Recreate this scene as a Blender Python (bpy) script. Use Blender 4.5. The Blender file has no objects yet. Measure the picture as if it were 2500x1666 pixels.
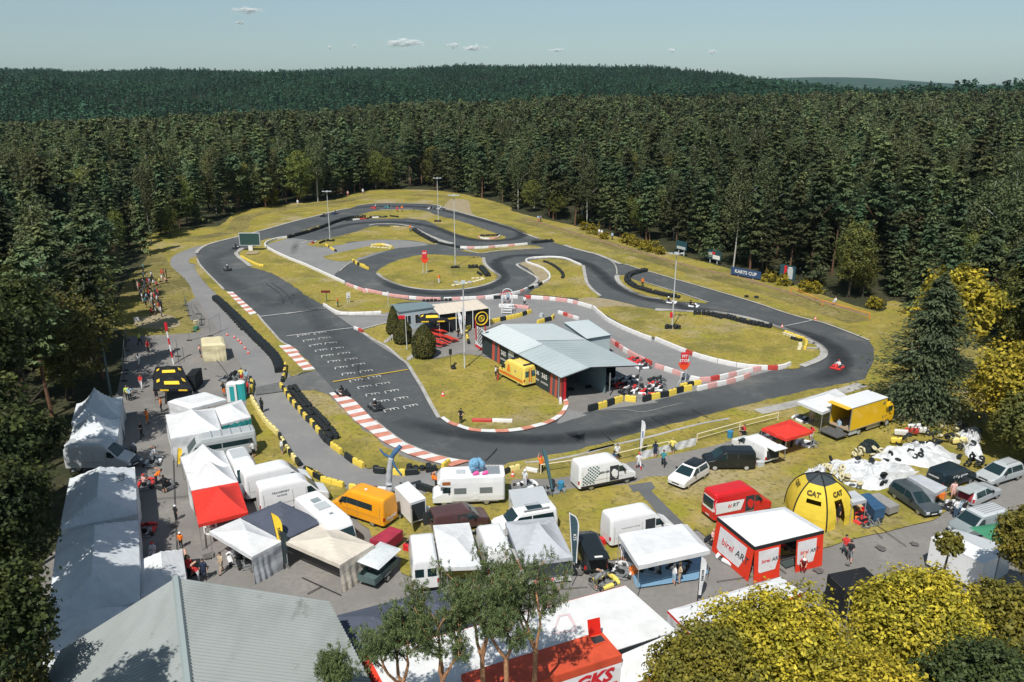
import bpy, bmesh, math, random
import numpy as np
from mathutils import Vector, Matrix
from mathutils.geometry import delaunay_2d_cdt
rnd = random.Random(7)
scene = bpy.context.scene
COL = scene.collection
# ---------------- camera, sky, sun, exposure ----------------
F, HOR, H = 1944.0, 205.0, 35.0
PIT = math.atan((833-HOR)/F)
cam = bpy.data.cameras.new("camera"); cam_o = bpy.data.objects.new("camera", cam); COL.objects.link(cam_o)
cam_o.location = (0, 0, H); cam_o.rotation_euler = (math.pi/2-PIT, 0, 0)
cam.sensor_width = 36; cam.lens = 36*F/2500; cam.clip_end = 40000; cam.clip_start = .5
scene.camera = cam_o
SUN_EL, SUN_AZ = math.radians(56), math.radians(20)      # shadows fall away from the camera and to its right
wd = bpy.data.worlds.new("World"); scene.world = wd; wd.use_nodes = True
wn = wd.node_tree.nodes; wl = wd.node_tree.links; wn.clear()
sky = wn.new('ShaderNodeTexSky'); sky.sky_type = 'NISHITA'; sky.sun_disc = False
sky.sun_elevation = SUN_EL; sky.sun_rotation = math.pi+SUN_AZ
sky.altitude = 100; sky.air_density = 1.0; sky.dust_density = .6; sky.ozone_density = 2.0
tint = wn.new('ShaderNodeMix'); tint.data_type = 'RGBA'; tint.blend_type = 'MULTIPLY'; tint.inputs[0].default_value = 1
tint.inputs[7].default_value = (.68, .81, .86, 1)
hsv = wn.new('ShaderNodeHueSaturation'); hsv.inputs['Saturation'].default_value = .56
bg = wn.new('ShaderNodeBackground'); bg.inputs[1].default_value = .105
wo = wn.new('ShaderNodeOutputWorld')
wl.new(sky.outputs[0], hsv.inputs['Color']); wl.new(hsv.outputs[0], tint.inputs[6]); wl.new(tint.outputs[2], bg.inputs[0]); wl.new(bg.outputs[0], wo.inputs[0])
sun = bpy.data.lights.new("sun", 'SUN'); sun.energy = 4.95; sun.angle = math.radians(.53); sun.color = (1, .955, .88)
sun_o = bpy.data.objects.new("sun", sun); COL.objects.link(sun_o)
SUND = Vector((-math.sin(SUN_AZ)*math.cos(SUN_EL), -math.cos(SUN_AZ)*math.cos(SUN_EL), math.sin(SUN_EL)))
sun_o.rotation_euler = SUND.to_track_quat('Z', 'Y').to_euler(); sun_o.location = (-60, -120, 200)
scene.view_settings.view_transform = 'Standard'; scene.view_settings.look = 'None'
scene.view_settings.exposure = 0.0; scene.view_settings.gamma = 1.0
scene.render.engine = 'CYCLES'
scene.cycles.max_bounces = 5; scene.cycles.diffuse_bounces = 2; scene.cycles.transparent_max_bounces = 24
scene.cycles.volume_bounces = 0; scene.cycles.volume_step_rate = 20

# ---------------- measuring the place from the photograph ----------------
CROPS = dict(M=(0,0,2500), a=(0,850,500), b=(400,850,500), c=(100,1120,500), d=(450,1100,500), e=(850,1080,500),
 f=(1250,1080,500), g=(1600,1080,500), h=(2000,1020,500), i=(100,1336,500), j=(750,1336,500), k=(1200,1336,500),
 l=(1600,1336,500), m=(2000,1250,624.1), n=(1850,880,500), o=(1350,980,500), p=(250,620,500), q=(700,700,500),
 r=(1100,700,500), s=(1600,700,600), t=(400,450,500), u=(850,450,500), v=(1250,500,500), w=(1650,550,600),
 x=(900,950,600), N=(0,0,2353), y=(300,640,330.1), z=(850,1380,850), A=(0,0,1250), B=(1250,0,1250), D=(2100,600,750.6), E=(0,1000,1000))
def px(k, x, y):
    ox, oy, w = CROPS[k]; s = w/2353.0
    return (ox+x*s, oy+y*s)
SP, CP = math.sin(PIT), math.cos(PIT)
def G(X, Y, z=0.0):
    """point of the photo (full-size pixels) at height z above the ground, in metres"""
    u, v = (X-1250)/F, (833-Y)/F
    d = Vector((u, CP+v*SP, -SP+v*CP))
    t = (z-H)/d.z
    return Vector((d.x*t, d.y*t, z))
def g(k, x, y, z=0.0): return G(*px(k, x, y), z)
def gs(s, z=0.0):
    """'t 370,800 400,760 u 0,285' -> list of ground points"""
    out = []; k = 'M'
    for tok in s.split():
        if len(tok) == 1: k = tok; continue
        a, b = tok.split(','); out.append(g(k, float(a), float(b), z))
    return out
def smooth(pts, closed=False, n=4):
    """Catmull-Rom through the points"""
    P = [Vector(p) for p in pts]; N = len(P); out = []
    for i in range(N if closed else N-1):
        p0 = P[(i-1) % N] if (closed or i > 0) else P[0]
        p1 = P[i]; p2 = P[(i+1) % N]
        p3 = P[(i+2) % N] if (closed or i+2 < N) else P[-1]
        for k in range(n):
            t = k/n
            out.append(.5*((2*p1)+(p2-p0)*t+(2*p0-5*p1+4*p2-p3)*t*t+(3*p1-p0-3*p2+p3)*t**3))
    if not closed: out.append(P[-1])
    return out
def resample(pts, step):
    out = [pts[0].copy()]; acc = 0
    for a, b in zip(pts, pts[1:]):
        L = (b-a).length; d = step-acc
        while d <= L:
            out.append(a.lerp(b, d/L)); d += step
        acc = L-(d-step)
    return out

# ---------------- materials ----------------
MATS = {}
def srgb(r, g_, b):
    f = lambda c: ((c/255+.055)/1.055)**2.4 if c > 10 else c/255/12.92
    return (f(r), f(g_), f(b))
def mat(name, col, rough=.6, metal=0.0, var=0.0, vscale=3.0, col2=None, bump=0.0, bscale=20.0, spec=.4, trans=0.0, emit=0, rand=0.0, coat=0.0, alpha=1.0):
    if name in MATS: return MATS[name]
    m = bpy.data.materials.new(name); m.use_nodes = True; MATS[name] = m
    nt = m.node_tree; N = nt.nodes; L = nt.links; b = N['Principled BSDF']
    b.inputs['Base Color'].default_value = (*col, 1); b.inputs['Roughness'].default_value = rough
    b.inputs['Metallic'].default_value = metal; b.inputs['Specular IOR Level'].default_value = spec
    b.inputs['Coat Weight'].default_value = coat; b.inputs['Alpha'].default_value = alpha
    m.diffuse_color = (*col, 1)
    if emit:
        b.inputs['Emission Color'].default_value = (*col, 1); b.inputs['Emission Strength'].default_value = emit
    src = None
    if var > 0 or col2:
        tc = N.new('ShaderNodeTexCoord'); no = N.new('ShaderNodeTexNoise'); no.inputs['Scale'].default_value = vscale
        no.inputs['Detail'].default_value = 6; no.inputs['Roughness'].default_value = .65
        L.new(tc.outputs['Object'], no.inputs['Vector'])
        mr = N.new('ShaderNodeMapRange'); mr.inputs[1].default_value = .3; mr.inputs[2].default_value = .7
        L.new(no.outputs['Fac'], mr.inputs[0])
        mx = N.new('ShaderNodeMix'); mx.data_type = 'RGBA'
        c2 = col2 or tuple(c*(1-var) for c in col)
        c1 = col if col2 else tuple(min(1, c*(1+var*.5)) for c in col)
        mx.inputs[6].default_value = (*c1, 1); mx.inputs[7].default_value = (*c2, 1)
        L.new(mr.outputs[0], mx.inputs[0]); src = mx.outputs[2]
    if rand > 0:
        oi = N.new('ShaderNodeObjectInfo'); hs = N.new('ShaderNodeHueSaturation')
        mr2 = N.new('ShaderNodeMapRange'); mr2.inputs[3].default_value = 1-rand; mr2.inputs[4].default_value = 1+rand
        L.new(oi.outputs['Random'], mr2.inputs[0]); L.new(mr2.outputs[0], hs.inputs['Value'])
        if src: L.new(src, hs.inputs['Color'])
        else: hs.inputs['Color'].default_value = (*col, 1)
        src = hs.outputs[0]
    if src: L.new(src, b.inputs['Base Color'])
    if bump > 0:
        tc = N.new('ShaderNodeTexCoord'); no = N.new('ShaderNodeTexNoise'); no.inputs['Scale'].default_value = bscale
        no.inputs['Detail'].default_value = 4
        L.new(tc.outputs['Object'], no.inputs['Vector'])
        bp = N.new('ShaderNodeBump'); bp.inputs['Strength'].default_value = bump; bp.inputs['Distance'].default_value = .1
        L.new(no.outputs['Fac'], bp.inputs['Height']); L.new(bp.outputs[0], b.inputs['Normal'])
    if trans > 0:
        tr = N.new('ShaderNodeBsdfTranslucent'); ms = N.new('ShaderNodeMixShader'); ms.inputs[0].default_value = trans
        if src: L.new(src, tr.inputs[0])
        else: tr.inputs[0].default_value = (*col, 1)
        L.new(b.outputs[0], ms.inputs[1]); L.new(tr.outputs[0], ms.inputs[2]); L.new(ms.outputs[0], N['Material Output'].inputs[0])
    return m
def paint(name, col, rough=.35): return mat(name, col, rough, coat=.4, var=.08, vscale=.8)

def leafmat(name, col, col2, dark, trans=.25, vs=.35, rand=.25, hv=.006):
    """foliage: clump-to-clump colour from a noise, plus a tone per leaf cluster"""
    m = bpy.data.materials.new(name); m.use_nodes = True; MATS[name] = m
    nt = m.node_tree; N = nt.nodes; L = nt.links; b = N['Principled BSDF']
    b.inputs['Roughness'].default_value = .6; b.inputs['Specular IOR Level'].default_value = .25
    tc = N.new('ShaderNodeTexCoord'); no = N.new('ShaderNodeTexNoise'); no.inputs['Scale'].default_value = vs; no.inputs['Detail'].default_value = 3
    L.new(tc.outputs['Object'], no.inputs['Vector'])
    mr = N.new('ShaderNodeMapRange'); mr.inputs[1].default_value = .35; mr.inputs[2].default_value = .65; L.new(no.outputs[0], mr.inputs[0])
    mx = N.new('ShaderNodeMix'); mx.data_type = 'RGBA'; mx.inputs[6].default_value = (*col, 1); mx.inputs[7].default_value = (*col2, 1)
    L.new(mr.outputs[0], mx.inputs[0])
    geo = N.new('ShaderNodeNewGeometry'); mr3 = N.new('ShaderNodeMapRange'); mr3.inputs[3].default_value = dark; mr3.inputs[4].default_value = 1.25
    L.new(geo.outputs['Random Per Island'], mr3.inputs[0])
    oi = N.new('ShaderNodeObjectInfo'); mr2 = N.new('ShaderNodeMapRange'); mr2.inputs[3].default_value = 1-rand; mr2.inputs[4].default_value = 1+rand
    L.new(oi.outputs['Random'], mr2.inputs[0])
    mu = N.new('ShaderNodeMath'); mu.operation = 'MULTIPLY'; L.new(mr3.outputs[0], mu.inputs[0]); L.new(mr2.outputs[0], mu.inputs[1])
    # stands of trees differ in tone over the land
    ng = N.new('ShaderNodeTexNoise'); ng.inputs['Scale'].default_value = .011; ng.inputs['Detail'].default_value = 3; L.new(geo.outputs['Position'], ng.inputs['Vector'])
    m4 = N.new('ShaderNodeMapRange'); m4.inputs[1].default_value = .35; m4.inputs[2].default_value = .65; m4.inputs[3].default_value = .72 if hv > .01 else 1; m4.inputs[4].default_value = 1.3 if hv > .01 else 1; L.new(ng.outputs[0], m4.inputs[0])
    m5 = N.new('ShaderNodeMath'); m5.operation = 'MULTIPLY'; L.new(mu.outputs[0], m5.inputs[0]); L.new(m4.outputs[0], m5.inputs[1]); mu = m5
    hs = N.new('ShaderNodeHueSaturation'); L.new(mx.outputs[2], hs.inputs['Color']); L.new(mu.outputs[0], hs.inputs['Value'])
    mh = N.new('ShaderNodeMapRange'); mh.inputs[3].default_value = .5-hv; mh.inputs[4].default_value = .5+hv*.7; L.new(oi.outputs['Random'], mh.inputs[0]); L.new(mh.outputs[0], hs.inputs['Hue'])
    L.new(hs.outputs[0], b.inputs['Base Color'])
    tr = N.new('ShaderNodeBsdfTranslucent'); ms = N.new('ShaderNodeMixShader'); ms.inputs[0].default_value = trans
    L.new(hs.outputs[0], tr.inputs[0]); L.new(b.outputs[0], ms.inputs[1]); L.new(tr.outputs[0], ms.inputs[2]); L.new(ms.outputs[0], N['Material Output'].inputs[0])
    return m

def groundmat(name, cols, scales, rough=.9, bump=.3, bs=3.0, stretch=None, fine=None):
    """layered noise of several colours: cols[0] base, then (colour, noise scale, low, high)"""
    m = bpy.data.materials.new(name); m.use_nodes = True; MATS[name] = m
    nt = m.node_tree; N = nt.nodes; L = nt.links; b = N['Principled BSDF']
    b.inputs['Roughness'].default_value = rough; b.inputs['Specular IOR Level'].default_value = .2
    tc = N.new('ShaderNodeTexCoord'); cur = None
    vec = tc.outputs['Object']
    for k, (c, sc, lo, hi) in enumerate(scales):
        no = N.new('ShaderNodeTexNoise'); no.inputs['Scale'].default_value = sc; no.inputs['Detail'].default_value = 5; no.inputs['Roughness'].default_value = .6
        mp = N.new('ShaderNodeMapping'); mp.inputs['Location'].default_value = (k*17.3, k*5.1, 0)
        if stretch: mp.inputs['Scale'].default_value = stretch
        L.new(vec, mp.inputs[0]); L.new(mp.outputs[0], no.inputs['Vector'])
        mr = N.new('ShaderNodeMapRange'); mr.inputs[1].default_value = lo; mr.inputs[2].default_value = hi
        L.new(no.outputs[0], mr.inputs[0])
        mx = N.new('ShaderNodeMix'); mx.data_type = 'RGBA'; mx.inputs[7].default_value = (*c, 1)
        if cur: L.new(cur, mx.inputs[6])
        else: mx.inputs[6].default_value = (*cols, 1)
        L.new(mr.outputs[0], mx.inputs[0]); cur = mx.outputs[2]
    L.new(cur, b.inputs['Base Color'])
    if bump:
        no = N.new('ShaderNodeTexNoise'); no.inputs['Scale'].default_value = bs; no.inputs['Detail'].default_value = 5
        L.new(vec, no.inputs['Vector']); bp = N.new('ShaderNodeBump'); bp.inputs['Strength'].default_value = bump; bp.inputs['Distance'].default_value = .25
        L.new(no.outputs[0], bp.inputs['Height']); L.new(bp.outputs[0], b.inputs['Normal'])
    return m

# ---------------- mesh building ----------------
class MB:
    def __init__(s): s.v = []; s.f = []; s.m = []
    def add(s, vs, fs, m=0):
        o = len(s.v); s.v += [tuple(v) for v in vs]
        for f in fs: s.f.append(tuple(i+o for i in f)); s.m.append(m)
        return s
    def box(s, c, d, rz=0, m=0, top=1.0):
        x, y, z = d[0]/2, d[1]/2, d[2]/2; ca, sa = math.cos(rz), math.sin(rz); vs = []
        for k in (-1, 1):
            q = top if k > 0 else 1
            for (i, j) in ((-1,-1),(1,-1),(1,1),(-1,1)):
                X, Y = i*x*q, j*y*q
                vs.append((c[0]+X*ca-Y*sa, c[1]+X*sa+Y*ca, c[2]+k*z))
        return s.add(vs, [(0,3,2,1),(4,5,6,7),(0,1,5,4),(1,2,6,5),(2,3,7,6),(3,0,4,7)], m)
    def tube(s, p0, p1, r0, r1=None, n=8, m=0, cap=True):
        r1 = r0 if r1 is None else r1
        p0, p1 = Vector(p0), Vector(p1); d = (p1-p0)
        if d.length < 1e-6: return s
        q = d.to_track_quat('Z', 'Y'); vs = []
        for p, r in ((p0, r0), (p1, r1)):
            for k in range(n):
                a = 2*math.pi*k/n; vs.append(p+q@Vector((r*math.cos(a), r*math.sin(a), 0)))
        fs = [(k, (k+1) % n, n+(k+1) % n, n+k) for k in range(n)]
        if cap: fs += [tuple(range(n-1, -1, -1)), tuple(range(n, 2*n))]
        return s.add(vs, fs, m)
    def path(s, pts, r, n=6, m=0):
        for k in range(len(pts)-1):
            ra = r[k] if isinstance(r, (list, tuple)) else r; rb = r[k+1] if isinstance(r, (list, tuple)) else r
            s.tube(pts[k], pts[k+1], ra, rb, n, m)
        return s
    def loft(s, rings, m=0, cap=True, closed=True):
        n = len(rings[0]); vs = [p for r in rings for p in r]; fs = []
        for k in range(len(rings)-1):
            for i in range(n if closed else n-1):
                j = (i+1) % n; fs.append((k*n+i, k*n+j, (k+1)*n+j, (k+1)*n+i))
        if cap and closed: fs += [tuple(range(n-1, -1, -1)), tuple((len(rings)-1)*n+i for i in range(n))]
        return s.add(vs, fs, m)
    def prism(s, poly, z0, z1, m=0, ms=None):
        n = len(poly)
        vs = [(p[0], p[1], z0) for p in poly]+[(p[0], p[1], z1) for p in poly]
        s.add(vs, [tuple(range(n, 2*n))], m)
        o = len(s.v)-2*n
        for k in range(n):
            s.f.append((o+k, o+(k+1) % n, o+n+(k+1) % n, o+n+k)); s.m.append(m if ms is None else ms)
        return s
    def torus(s, c, R, r, axis='z', n=12, k=6, m=0, sc=1.0):
        vs = []; fs = []
        for i in range(n):
            a = 2*math.pi*i/n
            for j in range(k):
                b = 2*math.pi*j/k; x = (R+r*math.cos(b))*math.cos(a); y = (R+r*math.cos(b))*math.sin(a); z = r*math.sin(b)*sc
                if axis == 'y': x, y, z = x, z, y
                elif axis == 'x': x, y, z = z, x, y
                vs.append((c[0]+x, c[1]+y, c[2]+z)); fs.append((i*k+j, ((i+1) % n)*k+j, ((i+1) % n)*k+(j+1) % k, i*k+(j+1) % k))
        return s.add(vs, fs, m)
    def ball(s, c, r, n=10, k=6, m=0):
        r = r if isinstance(r, (tuple, list)) else (r, r, r); rings = []
        for j in range(1, k):
            t = math.pi*j/k; rings.append([(c[0]+r[0]*math.sin(t)*math.cos(2*math.pi*i/n), c[1]+r[1]*math.sin(t)*math.sin(2*math.pi*i/n), c[2]-r[2]*math.cos(t)) for i in range(n)])
        return s.loft(rings, m)
    def quad(s, a, b, c, d, m=0): return s.add([a, b, c, d], [(0, 1, 2, 3)], m)
    def grid(s, a, b, c, d, nu, nv, fn=None, m=0):
        """bilinear patch a-b-c-d, fn(u,v)->z offset vector"""
        a, b, c, d = map(Vector, (a, b, c, d)); vs = []
        for j in range(nv+1):
            for i in range(nu+1):
                u, v = i/nu, j/nv; p = a.lerp(b, u).lerp(d.lerp(c, u), v)
                if fn: p = p+fn(u, v)
                vs.append(p)
        fs = [(j*(nu+1)+i, j*(nu+1)+i+1, (j+1)*(nu+1)+i+1, (j+1)*(nu+1)+i) for j in range(nv) for i in range(nu)]
        return s.add(vs, fs, m)
    def xf(s, M):
        s.v = [tuple(M@Vector(v)) for v in s.v]; return s
    def mesh(s, name, mats, smooth=False):
        me = bpy.data.meshes.new(name); me.from_pydata(s.v, [], s.f)
        for mm in mats: me.materials.append(mm)
        if len(mats) > 1: me.polygons.foreach_set('material_index', s.m)
        if smooth: me.polygons.foreach_set('use_smooth', [True]*len(s.f))
        me.update(); return me
    def build(s, name, mats, parent=None, smooth=False, loc=None, rz=0):
        if not isinstance(mats, (list, tuple)): mats = [mats]
        o = bpy.data.objects.new(name, s.mesh(name, mats, smooth)); COL.objects.link(o)
        if parent: o.parent = parent
        if loc is not None: o.location = loc
        if rz: o.rotation_euler = (0, 0, rz)
        return o
def tag(o, label, cat, group=None, kind=None):
    if label: o['label'] = label
    if cat: o['category'] = cat
    if group: o['group'] = group
    if kind: o['kind'] = kind
    return o
def thing(name, label, cat, loc=(0,0,0), rz=0, group=None):
    o = bpy.data.objects.new(name, None); COL.objects.link(o); o.location = loc; o.rotation_euler = (0, 0, rz)
    o.empty_display_size = .3
    return tag(o, label, cat, group)
def copy_tree(o, parent=None, mats=None):
    c = o.copy(); COL.objects.link(c); c.parent = parent
    for ch in o.children: copy_tree(ch, c)
    return c
def recol(o, old, new):
    """swap a material on this object and its parts without touching the shared mesh"""
    for q in [o]+list(o.children_recursive):
        if q.type != 'MESH': continue
        for sl in q.material_slots:
            if sl.material is not None and sl.material.name == old: sl.link = 'OBJECT'; sl.material = new
def text(s, size, mtx, m, parent=None, name='lettering', ext=.004, bold=0.0, shear=0.0, sx=1.0):
    """lettering centred on the matrix origin, lying in its xy plane"""
    cu = bpy.data.curves.new('t', 'FONT'); cu.body = s; cu.size = size; cu.align_x = 'CENTER'; cu.align_y = 'CENTER'
    cu.extrude = ext; cu.offset = bold; cu.shear = shear; cu.resolution_u = 2
    o = bpy.data.objects.new('t', cu); COL.objects.link(o)
    bpy.context.view_layer.update()
    me = bpy.data.meshes.new_from_object(o.evaluated_get(bpy.context.evaluated_depsgraph_get()))
    bpy.data.objects.remove(o); me.name = name
    me.transform(mtx@Matrix.Diagonal((sx, 1, 1, 1))); me.materials.clear(); me.materials.append(m)
    q = bpy.data.objects.new(name, me); COL.objects.link(q)
    if parent: q.parent = parent
    return q
def frame(o, xd, yd):
    """matrix with origin o, x axis xd, y axis roughly yd"""
    xd = Vector(xd).normalized(); zd = xd.cross(Vector(yd)).normalized(); yd = zd.cross(xd)
    M = Matrix.Identity(4)
    for r in range(3): M[r][0] = xd[r]; M[r][1] = yd[r]; M[r][2] = zd[r]; M[r][3] = o[r]
    return M
def sstep(x, a, b):
    t = max(0., min(1., (x-a)/(b-a))); return t*t*(3-2*t)
# ---------------- terrain ----------------
def lerp_tab(x, tab):
    if x <= tab[0][0]: return tab[0][1]
    for (a, va), (b, vb) in zip(tab, tab[1:]):
        if x <= b:
            t = (x-a)/(b-a); t = t*t*(3-2*t); return va+(vb-va)*t
    return tab[-1][1]
G1 = [(-600,-8),(0,-8),(700,-3),(1100,3),(1400,6.5),(1800,7.5),(2500,9.5),(3200,10)]
G2 = [(-600,36),(0,39),(450,43),(900,50),(1250,51),(1550,49),(1750,43),(1880,32),(1990,16),(2080,6),(2300,6),(3200,8)]
def th(x, y):
    D = math.hypot(x, y)
    if y <= 1: u = -300 if x < 0 else 2800
    else: u = max(-600, min(3100, 1250+2043*x/y))
    h1, h2 = lerp_tab(u, G1), lerp_tab(u, G2)
    h = sstep(D, 300, 600)*h1
    h += sstep(D, 800, 2000)*(h2-h1)
    left = 1-sstep(u, 1500, 2100)
    h -= 9*left*sstep(D, 560, 760)*(1-sstep(D, 800, 1200))
    h += sstep(D, 900, 1300)*9*(math.sin(x/170+1)*math.sin(y/230)+.5*math.sin(x/75+y/110))*(1-.6*sstep(D, 1700, 2000))*left
    h += 5*sstep(D, 1000, 1900)
    h -= sstep(D, 2300, 3300)*left*70 + (1-left)*sstep(D, 1200, 2600)*16
    if D > 4200: h += sstep(D, 4200, 6200)*(52+30*math.exp(-((u-2050)/190)**2) - 25*sstep(u, 2100, 2500))-(0)
    return h
mats_floor = groundmat('forest_floor', (.045,.05,.022), [((.09,.075,.04), .15, .4, .7), ((.03,.035,.018), 1.2, .35, .65)], bump=.5, bs=.8)
mats_hill = groundmat('far_woods', (.018,.045,.03), [((.01,.028,.02), .02, .4, .6), ((.03,.06,.035), .006, .4, .65)], bump=1.0, bs=.05)
def build_terrain():
    NA = 200; R = [0, 30, 70, 120, 170, 215]; r = 240
    while r < 14000: R.append(r); r *= 1.055 if r < 3000 else 1.12
    vs = [(0, 0, 0)]; fs = []
    for r in R[1:]:
        for k in range(NA):
            a = 2*math.pi*k/NA
            # finer steps ahead of the camera than behind it
            a = a+0.55*math.sin(2*a-math.pi)*0 
            x, y = r*math.sin(a), r*math.cos(a); vs.append((x, y, th(x, y)))
    for k in range(NA): fs.append((0, 1+(k+1) % NA, 1+k))
    mi = [0]*NA
    for j in range(len(R)-2):
        for k in range(NA):
            a = 1+j*NA; b = a+NA
            fs.append((a+k, a+(k+1) % NA, b+(k+1) % NA, b+k)); mi.append(1 if R[j+1] > 2400 else 0)
    mb = MB(); mb.v = vs; mb.f = fs; mb.m = mi
    o = mb.build('ground', [mats_floor, mats_hill], smooth=True); tag(o, None, None, kind='structure')
build_terrain()

# ---------------- laid surfaces ----------------
DRY = (.40,.345,.10)
m_grass = groundmat('mown_grass', (.31,.25,.052), [((.19,.17,.042), .12, .44, .62), ((.40,.32,.10), .35, .51, .72), ((.37,.30,.18), .06, .55, .67), ((.27,.25,.035), .22, .52, .66), ((.13,.115,.04), 2.2, .5, .72)], bump=.5, bs=4)
m_grass2 = groundmat('rough_grass', (.23,.195,.06), [((.15,.13,.045), .09, .45, .6), ((.29,.24,.10), .3, .5, .7), ((.09,.085,.035), 1.3, .48, .68), ((.27,.235,.05), .05, .5, .7)], bump=1.0, bs=1.6)
m_race = groundmat('race_asphalt', (.094,.101,.105), [((.068,.075,.081), .05, .42, .6), ((.13,.135,.13), .25, .52, .74), ((.078,.085,.09), 1.4, .45, .65), ((.16,.16,.15), .09, .6, .75)], rough=.75, bump=.08, bs=12)
m_serv = groundmat('pale_asphalt', (.235,.235,.235), [((.195,.197,.20), .12, .4, .65), ((.27,.265,.255), .5, .5, .75), ((.21,.21,.21), 4, .45, .7)], rough=.85, bump=.08, bs=12)
m_pad = groundmat('paddock_asphalt', (.225,.215,.205), [((.175,.168,.16), .10, .42, .62), ((.27,.255,.235), .25, .5, .7), ((.19,.183,.175), 2.5, .45, .7)], rough=.85, bump=.08, bs=12)
m_dark = groundmat('dark_path_asphalt', (.135,.14,.145), [((.11,.115,.12), .3, .4, .65)], rough=.85, bump=.08, bs=10)
m_mid = groundmat('mid_asphalt', (.14,.145,.145), [((.115,.12,.12), .3, .4, .65), ((.17,.17,.165), .8, .5, .7)], rough=.85, bump=.08, bs=10)
m_sand = groundmat('bare_soil', (.34,.28,.19), [((.30,.25,.16), .5, .4, .65), ((.24,.21,.07), 1.2, .52, .68)], bump=.5, bs=3)
m_conc = groundmat('concrete_edge', (.42,.41,.39), [((.30,.29,.27), .6, .4, .65)], bump=.1, bs=8)
m_line = mat('worn_white_line', (.62,.62,.60), .8, var=.45, vscale=2.5)
m_yline = mat('yellow_line', (.62,.42,.06), .8, var=.2, vscale=2)
m_kr = mat('kerb_red_paint', (.60,.25,.18), .7, var=.3, vscale=1.2)
m_kw = mat('kerb_white_paint', (.70,.70,.69), .7, var=.14, vscale=1.2)
ZC = [0.010]
def nextz():
    ZC[0] += .004; return ZC[0]
def sheet(name, spec, m, z=None, sm=True, n=3):
    z = nextz() if z is None else z
    P = gs(spec, z) if isinstance(spec, str) else [Vector((p[0], p[1], z)) for p in spec]
    if sm: P = smooth(P, True, n)
    if 'grass' in m.name or 'soil' in m.name:   # ragged turf edge
        P = [p+Vector((rnd.uniform(-1, 1), rnd.uniform(-1, 1), 0))*(.10+.0006*p.y) for p in resample(P+[P[0]], 1.1)[:-1]]
    n_ = len(P); r = delaunay_2d_cdt([Vector((p.x, p.y)) for p in P], [(k, (k+1) % n_) for k in range(n_)], [], 1, 1e-4)
    fs = [f if (r[0][f[1]]-r[0][f[0]]).cross(r[0][f[2]]-r[0][f[0]]) > 0 else f[::-1] for f in r[2]]
    o = MB().add([(q.x, q.y, z) for q in r[0]], fs).build(name, m); tag(o, None, None, kind='structure'); return o
def strip(pts, w, z=None, closed=False):
    """flat band of width w along the points"""
    z = nextz() if z is None else z
    if closed: pts = pts+[pts[0]]
    L = []; R = []
    for k, p in enumerate(pts):
        t = (pts[min(k+1, len(pts)-1)]-pts[max(k-1, 0)]); t.z = 0
        if t.length < 1e-6: t = Vector((1, 0, 0))
        t.normalize(); nrm = Vector((-t.y, t.x, 0)); L.append(Vector((p.x, p.y, z))+nrm*w/2); R.append(Vector((p.x, p.y, z))-nrm*w/2)
    return L, R
def band(name, spec, w, m, closed=False, sm=True, mb=None, z=None):
    P = gs(spec) if isinstance(spec, str) else spec
    if sm: P = smooth(P, closed, 4)
    L, R = strip(P, w, z, closed); b = mb or MB(); n = len(L)
    b.add(R+L, [(k, k+1, n+k+1, n+k) for k in range(n-1)])
    if mb is None:
        o = b.build(name, m); tag(o, None, None, kind='structure'); return o

sheet('grass_field', "A 720,1230 640,1130 700,1060 1000,1040 1090,975 1300,940 1540,918 1650,885 1750,873 1950,873 2100,888 2250,920 2353,955 B 0,970 150,1008 400,1065 700,1155 1000,1235 1300,1310 1500,1380 1700,1435 M 2050,690 2200,740 2420,850 2450,1060 1900,1230 1000,1200 300,800 300,640", m_grass)
band('rough_bank', "B 20,1008 200,1055 450,1128 750,1222 1050,1302 1350,1395 1600,1480", 5, m_grass2)
band('rough_bank', "A 800,1112 1075,1062 1120,1003 1300,960 1560,928 1700,903 1900,897 2080,908", 5, m_grass2)
band('soil_track', "B 60,1005 330,1085 w 200,410 600,490 800,560 1000,622 1250,692 1500,765 1850,870", 1.1, mat('brown_soil', (.26,.17,.10), .9, var=.4, vscale=1))
PADW = [Vector((-36, 58, 0)), Vector((-36, 20, 0)), Vector((60, 20, 0)), Vector((75, 60, 0))]
sheet('paddock', gs("t 480,700 300,740 150,800 80,860 90,950 210,1060 320,1230 365,1310 p 1070,500 960,570 1010,760 1110,850 1100,900 800,925 600,940 300,950 M 270,900 200,1000")+PADW+gs("M 2450,1040 1900,900 1000,900 p 2353,1300 1500,500 1100,60"), m_pad, sm=False)
sheet('service_road', "t 480,700 300,740 150,800 80,860 90,950 210,1060 320,1230 365,1310 p 1070,500 1350,900 1500,1130 1700,1450 b 960,350 1050,560 1110,740 1200,850 1330,1010 1450,1200 1600,1380 1800,1520 d 1500,310 1900,440 e 450,580 850,570 1080,440 1100,330 700,380 300,360 b 2200,1330 1950,1130 1800,980 1500,640 1350,440 1400,200 p 2000,1200 1700,900 1350,500 1150,300 1060,170 990,60 1085,0", m_serv)
sheet('crowd_slope', "p 700,0 790,150 930,270 1050,470 960,560 1010,760 1110,850 1100,900 800,925 600,930 300,900 100,800 150,600 200,500 250,330 380,200 560,0", m_grass2)
sheet('bare_patch', "p 350,780 560,700 700,690 830,730 900,820 700,860 450,850", m_sand)
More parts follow.
